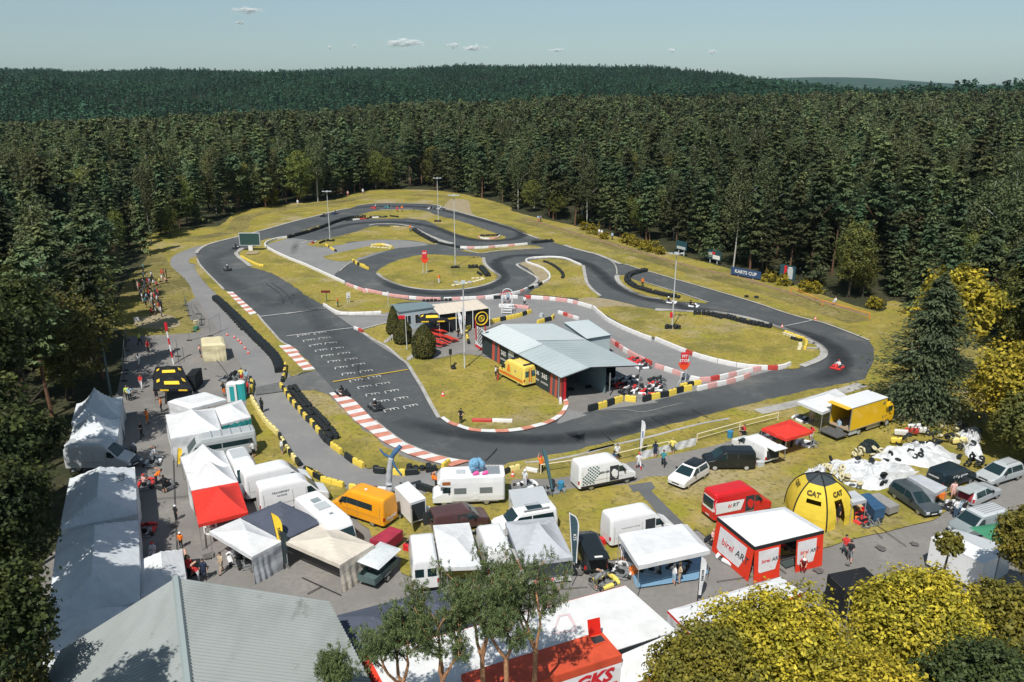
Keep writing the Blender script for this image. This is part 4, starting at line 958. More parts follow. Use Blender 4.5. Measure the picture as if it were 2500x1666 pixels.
        s.front(.42, .52, None, M_PLATE, 'number_plate', y0=-.26, y1=.26, off=.03)
        s.rear(.5, .61, -.26, .26, M_PLATE, 'number_plate')
    def ring(s, z, a, f, w):
        rc = min(s.rc, w*.6, (f-a)*.3); P = []
        for cx, cy, a0 in ((f-rc, w-rc, 0), (a+rc, w-rc, 90), (a+rc, -w+rc, 180), (f-rc, -w+rc, 270)):
            for k in range(5):
                q = math.radians(a0+90*k/4); P.append((cx+rc*math.cos(q), cy+rc*math.sin(q), z))
        return P
    def itp(s, z, i):
        L = s.lv
        if z <= L[0][0]: return L[0][i]
        for p, q in zip(L, L[1:]):
            if z <= q[0]: return p[i]+(q[i]-p[i])*(z-p[0])/(q[0]-p[0])
        return L[-1][i]
    def hw(s, z): return s.itp(z, 3)
    def x_at(s, z, front): return s.itp(z, 2 if front else 1)
    def side(s, y, poly, m, name, off=.012, n=4):
        """panel on the flank, outline in (x, z)"""
        P = []
        for (a, b) in zip(poly, poly[1:]+poly[:1]):
            for k in range(n):
                t = k/n; x = a[0]+(b[0]-a[0])*t; z = a[1]+(b[1]-a[1])*t; P.append((x, y*(s.hw(z)+off), z))
        o = MB().add(P if y < 0 else P[::-1], [tuple(range(len(P)))]).build(name, m, s.t); return o
    def endx(s, y, z, front):
        w = s.hw(z); rc = min(s.rc, w*.6); x = s.x_at(z, front); d = max(0, abs(y)-(w-rc)); q = rc-math.sqrt(max(0, rc*rc-min(d, rc)**2))
        return x-q if front else x+q
    def front(s, z0, z1, k, m, name, y0=None, y1=None, off=.015, fr=True):
        b = MB(); nz, ny = 4, 8; vs = []
        for i in range(nz+1):
            z = z0+(z1-z0)*i/nz; a, c = (-k*s.hw(z), k*s.hw(z)) if k else (y0, y1)
            for j in range(ny+1):
                y = a+(c-a)*j/ny; vs.append((s.endx(y, z, fr)+(off if fr else -off), y, z+(off if fr and k else 0)))
        b.add(vs, [(i*(ny+1)+j, i*(ny+1)+j+1, (i+1)*(ny+1)+j+1, (i+1)*(ny+1)+j) for i in range(nz) for j in range(ny)]); return b.build(name, m, s.t)
    def rear(s, z0, z1, y0, y1, m, name): return s.front(z0, z1, None, m, name, y0, y1, .015, False)
    def roof(s, x0, x1, y0, y1, m, name, z=None, h=.03):
        z = s.lv[-1][0] if z is None else z; b = MB(); b.box(((x0+x1)/2, (y0+y1)/2, z+h/2), (abs(x1-x0), abs(y1-y0), h)); return b.build(name, m, s.t)
    def lettering(s, st, size, x, z, y, m, **kw):
        M = frame((x, y*(s.hw(z)+.02), z), (-y, 0, 0), (0, 0, 1)); return text(st, size, M, m, s.t, **kw)
    def doorhole(s, y, x0, x1, z0, z1, door=True):
        """an open sliding door: flat dark panel painted as inner shade, with a sill and a slid-back door leaf"""
        s.side(y, [(x0, z0), (x1, z0), (x1, z1), (x0, z1)], M_INT, 'door_shade_panel', .014)
        b = MB(); yy = s.hw(z0)+.02; b.box(((x0+x1)/2, y*(yy), z0+.03), (x1-x0, .06, .05)); b.build('sill', M_ALU, s.t)
        if door: s.side(y, [(x0-(x1-x0)*.95, z0), (x0-.03, z0), (x0-.03, z1), (x0-(x1-x0)*.95, z1)], s.body.data.materials[0], 'sliding_door', .06)
def px2(sp): return gs(sp)
# --- paddock, along the track
c = Car('panel_van', "white high-roof van with green chequered side and open sliding door by the track", 'van', 'van_high', V_WHITE, *gs("f 1345,475 875,570"), -1, windows='full', tailglass=False)
c.doorhole(-1, .0, .92, .62, 2.1, False)
c.side(-1, [(-2.9,.42),(2.6,.42),(2.6,.62),(-2.9,.62)], M_TRIM, 'side_strip', .02)
b = MB(); green = mat('green_print', (.03,.12,.12), .5)
for i in range(10):
    for j in range(11):
        x, z = -2.75+i*.17, .72+j*.15
        if (i+j) % 2 == 0 and (i < 7 or (j > 2)) and not (i > 6 and j < i-5) and not (i < 3 and j > 5+i):
            y = -(c.hw(z+.07)+.02); b.add([(x+.04,y,z),(x+.19,y,z),(x+.15,y,z+.14),(x,y,z+.14)], [(0,1,2,3)])
b.build('chequered_print', green, c.t); c.lettering("BERNER", .30, -.55, 1.62, -1, M_DK, bold=.006)
c = Car('delivery_van', "black van with pale steel wheels parked behind the white compact SUV", 'van', 'van_mid', V_BLACK, *gs("g 685,335 1035,335"), 1, rim=M_RIMW, windows='full'); 
c = Car('compact_suv', "white compact SUV with black roof parked on the grass", 'car', 'suv', V_WHITE, *gs("g 370,545 560,425"), 1, roofm=V_BLACK)
c = Car('panel_van', "white van with raised tailgate next to the red canopy on the grass", 'van', 'van_mid', V_WHITE, *gs("N 1798,1100 1853,1131"), 1, tailglass=False)
c.rear(.55, 1.75, -.78, .78, M_INT, 'load_opening'); b = MB(); b.box((-2.85, 0, 1.92), (1.05, 1.6, .05)); b.build('tailgate', V_WHITE, c.t)
c = Car('panel_van', "red and white high-roof van with raised red roof behind the red-sided tent", 'van', 'van_high', V_RED, *gs("g 1275,815 745,940"), -1)
c.side(-1, [(-3.0,1.0),(-.5,.95),(-.15,1.85),(-3.0,2.0)], V_WHITE, 'white_panel', .02); c.rear(1.1, 2.25, -.9, .9, V_WHITE, 'rear_panel'); c.front(1.3, 2.05, None, M_GLASS, 'rear_window', -.66, .66, .03, False)
c.doorhole(-1, .0, .88, .6, 2.05, False); c.lettering("bi", .5, -1.65, 1.5, -1, M_RED, bold=.01, shear=.2); c.lettering("RT", .5, -1.05, 1.5, -1, M_DK, bold=.01, shear=.2)
c = Car('panel_van', "white high-roof van with open side door behind the blue-floored canopy", 'van', 'van_high', V_WHITE, *gs("f 1800,1100 1225,1225"), -1, tailglass=False)
c.doorhole(-1, .0, .88, .9, 2.1, False); c.lettering("motorsport racing", .22, -1.3, 1.75, -1, mat('grey_print', (.35,.36,.38), .5))
c = Car('minivan', "maroon-brown van parked beside the open white box trailer", 'van', 'van_mid', V_BROWN, *gs("e 1585,992 1030,1095"), -1); c.doorhole(-1, -.35, .45, .5, 1.65, False)
# motorhome with a rounded nose
c = Car('motorhome', "white motorhome with roof hatch and pink shoes on its roof", 'motorhome', 'van_high', V_WHITE, *gs("e 1095,748 1600,728"), 1, tailglass=False, windows='none')
b = MB(); rr = [(z, -3.45, fx, w) for z, fx, w in ((.55,1.3,1.06),(1.0,1.3,1.1),(1.9,1.3,1.1),(2.0,2.25,1.1),(2.25,2.4,1.1),(2.75,2.1,1.06),(2.85,1.9,.95))]
b.loft([c.ring(*q) for q in rr]); o = b.build('living_cabin', V_WHITE, c.t)
for x0, x1 in ((-.1,.95),(-2.35,-1.25)):
    q = MB(); q.box(((x0+x1)/2, 1.105, 1.55), (x1-x0, .03, .55)); q.build('side_window', mat('grey_glass', (.16,.18,.18), .15), c.t)
q = MB(); q.box((1.6, 1.105, 2.3), (.7, .03, .3)); q.build('cab_window', mat('copper_glass', (.35,.12,.04), .2), c.t)
q = MB(); q.box((-.9, 1.105, 1.0), (.42, .03, .62)); q.build('service_hatch', M_PLATE, c.t)
c.side(1, [(1.2,1.35),(2.0,1.35),(1.75,1.8),(1.2,1.8)], M_GLASS, 'side_window', .03)
q = MB(); q.box((.35, .15, 2.9), (.75, .65, .08)); q.build('roof_hatch', V_LGREY, c.t)
q = MB(); q.box((-2.4, 0, 2.88), (1.3, 1.5, .04)); [q.box((-3.0+.3*k, 0, 2.93), (.05, 1.5, .04)) for k in range(5)]; q.build('roof_rack', M_ALU, c.t)
cc = c
def on(car, x, y, z): return car.t.matrix_basis@Vector((x, y, z))
for k, (lb, x) in enumerate((("left pink shoe drying on the motorhome roof", -.95), ("right pink shoe drying on the motorhome roof", -1.75))):
    P = on(cc, x, .75, 2.94); q = MB(); q.loft([[(X, y*w, z*h) for y, z in ((-1,0),(-1,.6),(-.5,1),(.5,1),(1,.6),(1,0))] for X, w, h in ((-.26,.1,.2),(-.1,.13,.28),(.1,.13,.2),(.28,.08,.1))])
    o = q.build('shoe', mat('pink_fabric', (.85,.10,.35), .6), None, loc=P, rz=cc.t.rotation_euler.z+.3); tag(o, lb, 'shoe')
P = on(cc, -1.1, .2, 2.9); q = MB()
for k in range(9): q.ball((rnd.uniform(-.6,.5), rnd.uniform(-.35,.35), rnd.uniform(.25,1.0)), (rnd.uniform(.25,.45),.3,rnd.uniform(.3,.5)), 8, 6)
o = q.build('plastic_sack', mat('clear_blue_plastic', (.20,.42,.62), .2, var=.5, vscale=6), None, loc=P, smooth=False); tag(o, "crumpled clear blue plastic sack on the motorhome roof", 'sack')
# box trailer, doors open
def solid(name, label, cat, roofspec, z1, z0, m, mroof=None, parts=None, group=None, kind='body'):
    """upright box whose roof corners were read at height z1"""
    C4 = gs(roofspec, z1); c0 = sum(C4, Vector())/4; t = thing(name, label, cat, (c0.x, c0.y, 0), 0, group)
    L = [p-Vector((c0.x, c0.y, 0)) for p in C4]
    if sum(a.x*b.y-b.x*a.y for a, b in zip(L, L[1:]+L[:1])) < 0: L.reverse()
    b = MB(); b.prism([(p.x, p.y) for p in L], z0, z1, m=0); b.add([(p.x, p.y, z0) for p in L[::-1]], [(0,1,2,3)], 0); b.build(kind, [m], t)
    if mroof is not None:
        r = MB(); cx = [Vector((p.x*1.01, p.y*1.01, 0)) for p in L]; r.prism([(p.x, p.y) for p in cx], z1, z1+.05); r.build('roof', mroof, t)
    return t, L
t, L = solid('box_trailer', "white box trailer with its rear doors open onto the grass", 'trailer', "e 535,522 690,455 893,648 712,708", 2.35, .5, V_WHITE, V_WHITE)
BT = t
front = sorted(L, key=lambda p: p.y)[:2]; a, b_ = sorted(front, key=lambda p: p.x)
b = MB(); e = (b_-a).normalized(); nn = Vector((e.y, -e.x, 0)); s0, s1 = a+e*.12+nn*.02, b_-e*.12+nn*.02
b.add([(s0.x,s0.y,.62),(s1.x,s1.y,.62),(s1.x,s1.y,2.2),(s0.x,s0.y,2.2)], [(0,1,2,3)]); b.build('load_opening', M_INT, t)
b = MB(); d0 = a+nn*.03; d1 = d0+(nn*.9-e*.35)*1.0; b.add([(d0.x,d0.y,.5),(d1.x,d1.y,.5),(d1.x,d1.y,2.25),(d0.x,d0.y,2.25)], [(0,1,2,3)]); b.add([(d0.x+.04,d0.y+.04,.5),(d1.x+.04,d1.y+.04,.5),(d1.x+.04,d1.y+.04,2.25),(d0.x+.04,d0.y+.04,2.25)], [(3,2,1,0)]); b.build('rear_door', V_LGREY, t)
for p in (L[0], L[2]): pass
add_wheel(t, L[2].x*.2+L[3].x*.0-.9, -.3, .32, .2)
for k in range(5):
    q = MB(); q.box((0, 0, .2), (.5, .35, .4)); o = q.build('crate', [V_LGREY, V_RED, M_ALU, V_LGREY, V_WHITE][k], None, loc=(g('e', 790+k*30, 905-k*25).x, g('e', 790+k*30, 905-k*25).y, .05), rz=.3*k)
    tag(o, ["grey box lying lowest in front of the open trailer doors", "red box in front of the open trailer doors", "silver case in front of the open trailer doors", "second grey box by the open trailer doors", "white box nearest the maroon van's rear"][k], 'box')
P = g('e', 950, 960); b = MB(); b.box((0,0,.75), (1.3,.06,1.1)); o = b.build('equipment_case', M_INT, None, loc=(P.x,P.y,.05), rz=.4); tag(o, "black upright panel standing behind the maroon van", 'panel')
c = Car('panel_van', "bright orange high-roof van with dark side windows and white lettering on its rear doors", 'van', 'van_high', V_ORANGE, *gs("N 826,1258 914,1289"), 1, tailglass=False)
c.side(1, [(-1.9,1.5),(1.2,1.5),(1.0,2.05),(-1.9,2.05)], M_GLASS, 'side_window'); text("TRANS", .42, frame((-3.11,0,.85),(0,-1,0),(0,0,1)), M_WPRINT, c.t, bold=.01)
b = MB(); b.ball((-.6,.1,2.74), (.13,.13,.07), 10, 6); b.build('roof_vent', V_WHITE, c.t)
# integrated camper
t, L = None, None
SH['camper'] = dict(wb=3.9, lv=[(.3,-3.2,3.0,1.0),(.5,-3.3,3.2,1.12),(1.0,-3.32,3.25,1.14),(1.6,-3.3,3.1,1.14),(2.3,-3.25,2.75,1.12),(2.65,-3.2,2.45,1.06),(2.78,-3.05,2.2,.92)], ws=(1.35,2.15), dw=(1,1,1,1.9,1.3), rw=(1.5,2.1,.7), r=.33)
c = Car('camper', "white camper with rounded end and roof hatches behind the beige canopy", 'camper', 'camper', V_WHITE, *gs("N 800,1358 738,1300"), -1, windows='none')
for x in (-2.3, -.6, 1.2):
    c.side(-1, [(x,1.35),(x+.8,1.35),(x+.8,1.8),(x,1.8)], M_GLASS, 'side_window')
c.roof(-1.9,-1.2,-.3,.4,mat('hatch_glass',(.25,.30,.31),.2),'roof_window'); c.roof(-.8,.2,-.5,.5,V_LGREY,'roof_box',h=.14); c.roof(1.0,1.3,-.1,.2,M_ALU,'roof_vent')
c = Car('panel_van', "long white van with dark lettering on its side above the slate canopy", 'van', 'van_high', V_WHITE, *gs("d 1620,610 980,760"), -1, tailglass=False); c.lettering("TRANSPORT", .26, -1.3, 2.0, -1, M_DK); c.lettering("RACING", .22, -1.2, 1.7, -1, M_DK)
c = Car('panel_van', "white van mostly hidden beyond the long lettered white van", 'van', 'van_high', V_WHITE, *gs("N 735,1198 640,1222"), -1, tailglass=False)
c = Car('panel_van', "white cab-forward van facing the camera beside the twin white canopy", 'van', 'van_high', V_WHITE, *gs("N 637,1208 612,1163"), 1); c.roof(-2.6,-.6,-.7,.7,V_LGREY,'roof_panel',h=.02)
SH['coach'] = dict(wb=4.3, lv=[(.3,-3.5,3.3,.95),(.5,-3.6,3.45,1.02),(1.0,-3.6,3.4,1.03),(1.25,-3.6,2.9,1.03),(1.35,-3.6,2.7,1.02),(2.2,-3.58,2.0,.96),(2.5,-3.55,1.6,.88),(2.6,-3.4,1.3,.7)], ws=(1.34,2.25), dw=(1,1,1,1.9,1.4), rw=(1.5,2.1,.7), r=.34)
c = Car('minibus', "long pale grey minibus squeezed between the white marquee and canopy", 'minibus', 'coach', V_SILVER, *gs("N 492,1137 583,1120"), 1, windows='glazed')
for k in range(5): c.roof(-3.2+.9*k, -3.1+.9*k, -.75, .75, M_ALU, 'roof_rail', h=.06)
c = Car('panel_van', "white van seen from behind with two rear windows, left of the white canopy", 'van', 'van_high', V_WHITE, *gs("N 1001,1363 1008,1427"), 1, tailglass=False)
for y in (-.45, .45): c.rear(1.35, 2.0, y-.32, y+.32, M_GLASS, 'rear_window')
c = Car('panel_van', "white high-roof van seen from behind, right of the white canopy", 'van', 'van_high', V_WHITE, *gs("N 1160,1340 1184,1402"), 1, tailglass=False)
SH['camp2'] = dict(wb=3.4, lv=[(.25,-2.5,2.5,.9),(.42,-2.6,2.62,.97),(.85,-2.62,2.62,.98),(1.0,-2.62,2.45,.98),(1.12,-2.6,1.85,.98),(1.2,-2.6,1.6,.97),(1.75,-2.55,.95,.9),(1.95,-2.5,.7,.85),(2.05,-2.4,.45,.7)], ws=(1.2,1.85), dw=(1,1,1,1.75,1.18), rw=(1.2,1.7,.7), r=.33)
c = Car('camper_van', "white camper van with dark skylight behind the grey peaked canopy", 'camper van', 'camp2', V_WHITE, *gs("N 1240,1318 1338,1300"), 1, windows='glazed'); c.roof(-1.4,-.1,-.5,.45,M_GLASS,'skylight')
c.roof(-1.9,.3,.6,.75,M_ALU,'awning_case',h=.1)
t, L = solid('box_trailer', "low white flat-roofed trailer behind the camper van with the skylight", 'trailer', "e 1845,555 2235,510 2325,700 1905,755", 2.1, .4, V_WHITE, V_LGREY); add_wheel(t, 0, -1.0, .3, .2)
c = Car('delivery_van', "black van with raised tailgate and gear spilling out, beside the banner flag", 'van', 'van_mid', V_BLACK, *gs("N 1398,1338 1422,1396"), 1, tailglass=False)
c.rear(.5, 1.7, -.75, .75, M_INT, 'load_opening'); b = MB(); b.box((-2.75, 0, 1.9), (.9, 1.6, .06)); b.build('tailgate', V_BLACK, c.t); b = MB(); b.box((-2.9, 0, 1.96), (.2, .6, .02)); b.build('number_plate', M_PLATE, c.t)
# ambulance
c = Car('ambulance', "yellow ambulance with orange side stripe parked beside the pit building", 'ambulance', 'van_high', V_YEL, *gs("r 590,1045 775,1143"), 1, tailglass=False, windows='full')
for y in (-.42, .42): c.rear(1.35, 2.1, y-.3, y+.3, M_GLASS2, 'rear_window')
c.side(1, [(-2.9,.65),(2.3,.65),(2.3,.95),(-2.9,.95)], M_OR, 'orange_stripe', .02); c.side(1, [(-.2,1.25),(.55,1.25),(.35,2.2),(.02,2.2)], M_OR, 'orange_wedge', .02)
c.lettering("*", .8, -1.3, 1.5, 1, mat('blue_print', (.1,.2,.4), .5), bold=.02)
for y in (-.15, .15): c.rear(.6, 2.4, y-.07, y+.07, M_OR, 'orange_stripe')
b = MB(); b.box((.2,0,2.78), (.45,.9,.1)); b.build('light_bar', M_TRIM, c.t); b = MB(); b.box((-2.6,0,2.78), (.35,1.3,.1)); b.build('light_bar', M_TRIM, c.t)
# right-hand side
c = Car('minivan', "dark grey minivan with green-tinted windscreen between trailers and asphalt", 'car', 'mpv', V_GREY, *gs("h 1145,1138 850,935"), -1)
c = Car('delivery_van', "near-black van with white logos on its side beside the tyre heap", 'van', 'van_mid', V_NAVY, *gs("h 1705,775 1490,850"), -1, tailglass=False); 
b = MB()
for k in range(3): c.lettering(["* *", "o o", "====="][k], .5 if k < 2 else .22, -.9+k*.7, 1.25, -1, M_WPRINT, bold=.015)
text("=====", .35, frame((-2.45,.1,1.3),(0,-1,0),(0,0,1)), M_WPRINT, c.t, bold=.01)
c = Car('estate_car', "silver estate car with its tailgate raised and red bags inside", 'car', 'estate', V_SILVER, *gs("h 2010,945 1838,1025"), -1, tailglass=False)
c.rear(.6, 1.28, -.6, .6, mat('red_bag_load', (.30,.03,.04), .8), 'load_opening'); b = MB(); b.box((-2.45, 0, 1.55), (.85, 1.25, .06), 0); b.build('tailgate', V_SILVER, c.t)
c = Car('minivan', "silver minivan with roof rails facing left at the right edge of the paddock", 'car', 'mpv', V_SILVER, *gs("h 2055,792 2250,730"), 1)
for y in (-.45,.45): b = MB(); b.box((-.9,y,1.73), (1.6,.05,.06)); b.build('roof_rail', M_ALU, c.t)
c = Car('offroad_car', "grey van-like car with ribbed roof half under the green tarpaulin", 'car', 'van_mid', V_OGREEN, *gs("h 1760,1420 2060,1330"), 1, roofm=V_LGREY)
for k in range(5): c.roof(-2.0, .2, -.55+.25*k, -.50+.25*k, M_METAL, 'roof_rib', h=.03)
c = Car('parked_car', "dark teal car nose out between the shaded tents on the left", 'car', 'estate', V_GREY, *gs("a 1400,1390 1240,1330"), -1)
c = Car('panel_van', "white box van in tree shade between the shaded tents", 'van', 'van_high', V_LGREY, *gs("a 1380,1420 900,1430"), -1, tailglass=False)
# yellow truck
F_, R_ = gs("n 1440,775 1130,878"); d = (F_-R_); wbT = 4.3; d.z = 0; d.normalize(); left = Vector((-d.y, d.x, 0)); c0 = (F_+R_)/2+left*1.15
t = thing('box_truck', "yellow box truck with open rear, raised lid and lowered tail lift", 'truck', (c0.x, c0.y, .05), math.atan2(d.y, d.x))
b = MB(); z0, z1 = .95, 3.45
b.box((-.75, -1.22, (z0+z1)/2), (5.7, .05, z1-z0)); b.build('side_panel', V_TRUCK, t); b = MB(); b.box((-.75, 1.22, (z0+z1)/2), (5.7, .05, z1-z0)); b.build('side_panel', V_TRUCK, t)
b = MB(); b.box((2.08, 0, (z0+z1)/2), (.05, 2.44, z1-z0)); b.build('front_panel', V_TRUCK, t)
b = MB(); b.box((-.75, 0, z1+.03), (5.8, 2.52, .06)); b.build('roof', V_WHITE, t); b = MB(); b.box((-.75, 0, z0-.05), (5.7, 2.4, .1)); b.build('load_floor', mat('plywood', (.35,.28,.2), .8, var=.3), t)
b = MB()
for x, y, dx, dy in ((-3.62,-1.22,.06,.08),(-3.62,1.22,.06,.08)): b.box((x,y,(z0+z1)/2), (dx,dy,z1-z0))
b.box((-.75,-1.25,z1), (5.8,.05,.06)); b.box((-.75,-1.25,z0-.03), (5.8,.05,.08)); b.build('frame', M_METAL, t)
b = MB(); b.box((-3.98, 0, 3.46), (.75, 2.5, .06)); b.build('rear_lid', V_TRUCK, t)
b = MB(); b.box((-4.5, 0, .55), (1.75, 2.4, .10)); b.build('tail_lift', mat('ribbed_lift_plate', (.10,.10,.10), .7, var=.2), t)
b = MB(); b.box((-.6, 0, .65), (5.9, .8, .25)); b.box((.5,-1.05,.55), (2.2,.1,.45)); b.build('chassis', M_METAL, t); b = MB(); b.box((-2.9,-1.15,.65), (1.2,.1,.5)); b.build('underrun_box', V_LGREY, t)
SHc = [(.55,2.2,3.85,1.1),(1.1,2.15,3.9,1.15),(1.7,2.15,3.85,1.15),(2.4,2.15,3.55,1.1),(2.6,2.2,3.4,1.0)]
b = MB(); b.loft([Car.ring(type('q', (), {'rc': .2})(), *q) for q in SHc]); b.build('cab', V_TRUCK, t)
b = MB(); b.box((3.02,-1.14,2.0), (.7,.02,.6)); b.build('side_window', M_GLASS, t); b = MB(); b.add([(3.87,-.9,1.75),(3.87,.9,1.75),(3.6,.85,2.35),(3.6,-.85,2.35)], [(0,1,2,3)]); b.build('windscreen', M_GLASS, t)
b = MB(); b.box((3.9,0,.75), (.12,2.2,.4)); b.build('bumper', M_TRIM, t)
for x in (wbT/2+.6, -wbT/2+.25):
    for y in (-1.0, 1.0): add_wheel(t, x, y, .42, .28, M_RIMW)
TRUCK = t
# trailers on the right
def trailer(label, spec, z1, m, z0=.45, **k):
    t, L = solid('small_trailer', label, 'trailer', spec, z1, z0, m, **k); e = (L[1]-L[0]); f = (L[2]-L[1]); ax = f if f.length > e.length else e; sd = e if f.length > e.length else f
    for s in (-.5, .5):
        w = add_wheel(t, sd.x*s, sd.y*s, .27, .16); w.rotation_euler = (0, 0, math.atan2(ax.y, ax.x))
    b = MB(); q = ax.normalized(); p0 = q*(ax.length/2); b.tube((p0.x, p0.y, .45), (p0.x+q.x*1.1, p0.y+q.y*1.1, .45), .04); b.build('drawbar', M_METAL, t); return t, L
trailer("blue tarpaulin-covered trailer beside the grey lidded trailer", "h 478,880 575,862 768,1028 640,1068", 1.35, mat('blue_tarpaulin', (.035,.10,.20), .6, var=.3), z0=.35)
trailer("flat grey lidded trailer between the blue trailer and dark grey minivan", "h 572,880 685,862 925,1000 812,1040", 1.05, mat('grey_lid', (.30,.29,.28), .6, var=.2), z0=.4)
trailer("low red tarpaulin-covered trailer behind the orange van", "e 245,1115 480,965 628,1010 440,1160", 1.35, mat('dark_red_tarpaulin', (.36,.03,.06), .6, var=.3, vscale=1), z0=.5)
t, L = solid('caravan', "white caravan roof poking out of the leaves at bottom right", 'caravan', "h 1285,1385 1440,1305 2060,1600 1890,1690", 2.6, .4, V_WHITE, V_WHITE)
t, L = solid('caravan', "pale grey caravan roof beside the green tarpaulin", 'caravan', "h 1450,1310 1570,1290 2230,1500 2080,1600", 2.5, .4, V_LGREY, V_LGREY)
# open utility trailer with raised lid
P0 = g('j', 830, 470); A_ = gs("j 640,430 830,500 1050,290 760,230"); c0 = sum(A_, Vector())/4; d = (A_[2]-A_[1]).normalized()
t = thing('utility_trailer', "green-grey open trailer with lifted white lid and gear inside", 'trailer', (c0.x, c0.y, .05), math.atan2(d.y, d.x)); GT = mat('grey_green_steel', (.10,.15,.15), .5, var=.2)
b = MB(); b.box((0,0,.5), (3.0,1.5,.06)); b.build('floor', GT, t)
for c_, s_ in (((0,-.75,.75),(3.0,.04,.5)), ((0,.75,.75),(3.0,.04,.5)), ((-1.5,0,.75),(.04,1.5,.5)), ((1.5,0,.75),(.04,1.5,.5))): b = MB(); b.box(c_, s_); [b.box((c_[0],c_[1],c_[2]+k), (s_[0]+.03,s_[1]+.03,.04)) for k in (-.15,.05,.25)]; b.build('side_board', GT, t)
for y in (-.85,.85): add_wheel(t, -.1, y, .3, .18); b = MB(); b.box((-.1,y,.66), (.8,.22,.04)); b.build('mudguard', M_METAL, t)
b = MB(); b.grid((-1.3,-1.0,1.75),(1.7,-1.0,1.75),(1.7,.9,1.9),(-1.3,.9,1.9),10,8,lambda u,v: Vector((0,0,.28*math.sin(math.pi*u)**.5*math.sin(math.pi*v)**.6))); b.build('lid', mat('translucent_lid', (.62,.66,.68), .4, var=.15), t)
for x in (-1.2,1.4): b = MB(); b.tube((x,.7,1),(x,.7,1.85),.02); b.build('lid_stay', M_METAL, t)
for x, y in ((.6,.1),(-.1,-.2)): b = MB(); b.box((x,y,1.05), (.5,.6,.35)); [b.box((x+i*.25,y+j*.3,1.1), (.03,.03,.55)) for i in (-1,1) for j in (-1,1)]; b.build('gear_case', GT, t)
# ---------------- canopies, marquees, buildings ----------------
def fab(name, col, **k): return mat(name, col, .75, var=.13, vscale=.9, bump=.45, bscale=1.6, trans=.12, **k)
T_WHITE = fab('white_canvas', (.74,.755,.775)); T_RED = fab('red_canvas', (.78,.045,.03)); T_SLATE = fab('slate_canvas', (.085,.10,.14)); T_BEIGE = fab('beige_canvas', (.70,.64,.55))
T_CREAM = fab('cream_canvas', (.72,.65,.42)); T_GREY = fab('grey_canvas', (.50,.53,.57)); T_BLACK = fab('black_canvas', (.012,.014,.018)); T_TEAL = fab('turquoise_canvas', (.03,.36,.36)); T_BLUE = fab('blue_canvas', (.03,.20,.36))
T_SHADE = fab('shaded_white_canvas', (.72,.77,.81)); T_GREEN = fab('green_tarpaulin', (.06,.27,.15)); M_LEG = mat('canopy_frame', (.45,.46,.47), .4, metal=.5)  # T_SHADE: cooler copy of the white canvas, tree shade put into its colour
M_YPR = mat('yellow_print', (.85,.58,.04), .6)
def roof_fn(kind, dz):
    def f(u, v):
        a, b = 1-abs(2*u-1), 1-abs(2*v-1)
        if kind == 'peak': h = min(a, b)**1.45; s = -.06*math.sin(math.pi*min(1, a+b))*0
        elif kind == 'pagoda': h = min(a, b)**1.9*.75+.25*min(a, b)
        elif kind == 'ridge_u': h = min(b, a*2.6)     # ridge runs along u
        elif kind == 'ridge_v': h = min(a, b*2.6)
        elif kind == 'gable_u': h = b
        elif kind == 'gable_v': h = a
        elif kind == 'twin_v': h = min(a, 1-abs(2*((v*2) % 1)-1))**1.15*1 if v not in (.5,) else 0
        elif kind == 'twin_u': h = min(b, 1-abs(2*((u*2) % 1)-1))**1.15*1
        else: h = min(1, min(a, b)*4)
        return Vector((0, 0, dz*h-.035*math.sin(math.pi*u*1)*math.sin(math.pi*v)+rnd.uniform(-.008, .008)))
    return f
def canopy(label, spec, ze, zp, m, kind='peak', walls='', wm=None, val=.28, name='canopy_tent', cat='canopy', legs=True, vm=None, group=None, folds=True, wz=None, n=16):
    C = gs(spec, ze); c0 = sum(C, Vector())/4; t = thing(name, label, cat, (c0.x, c0.y, 0), 0, group); o0 = Vector((c0.x, c0.y, 0)); L = [p-o0 for p in C]
    b = MB(); b.grid(L[0], L[1], L[2], L[3], n, n, roof_fn(kind, zp-ze)); 
    o = b.build('roof', m, t, smooth=False)
    v = MB()
    for k in range(4):
        a, e = L[k], L[(k+1) % 4]; dn = Vector((0, 0, val)); out = (a+e); out.z = 0; out = out.normalized()*.015
        v.grid(a+out, e+out, e+out-dn, a+out-dn, 8, 1, lambda u, w: Vector((0, 0, rnd.uniform(-.015, .015)*w)))
    v.build('valance', vm or m, t)
    if legs:
        for p in L:
            q = p*.985; b = MB(); b.box((q.x, q.y, (ze-.05)/2), (.05, .05, ze-.05)); b.build('leg', M_LEG, t)
    for ch in walls:
        k = int(ch); a, e = L[k], L[(k+1) % 4]; out = Vector((e.y-a.y, a.x-e.x, 0)).normalized()
        if out.dot(a+e) < 0: out = -out
        ph = rnd.uniform(0, 6); z0 = wz or 0.04
        top0, top1 = a-Vector((0,0,val*.6)), e-Vector((0,0,val*.6))
        b = MB(); b.grid(top0, top1, Vector((e.x, e.y, z0)), Vector((a.x, a.y, z0)), 36, 6, lambda u, w: out*((.012+.035*w)*math.sin(u*23+ph+3*math.sin(u*5+ph)+w*2)+.05*w*math.sin(u*7+ph)+.03*math.sin(w*9+4*abs(u-.5))) if folds else Vector())
        b.build('side_wall', wm or m, t)
    t['_'] = 0; del t['_']; t_L[t.name] = (L, ze); return t
t_L = {}
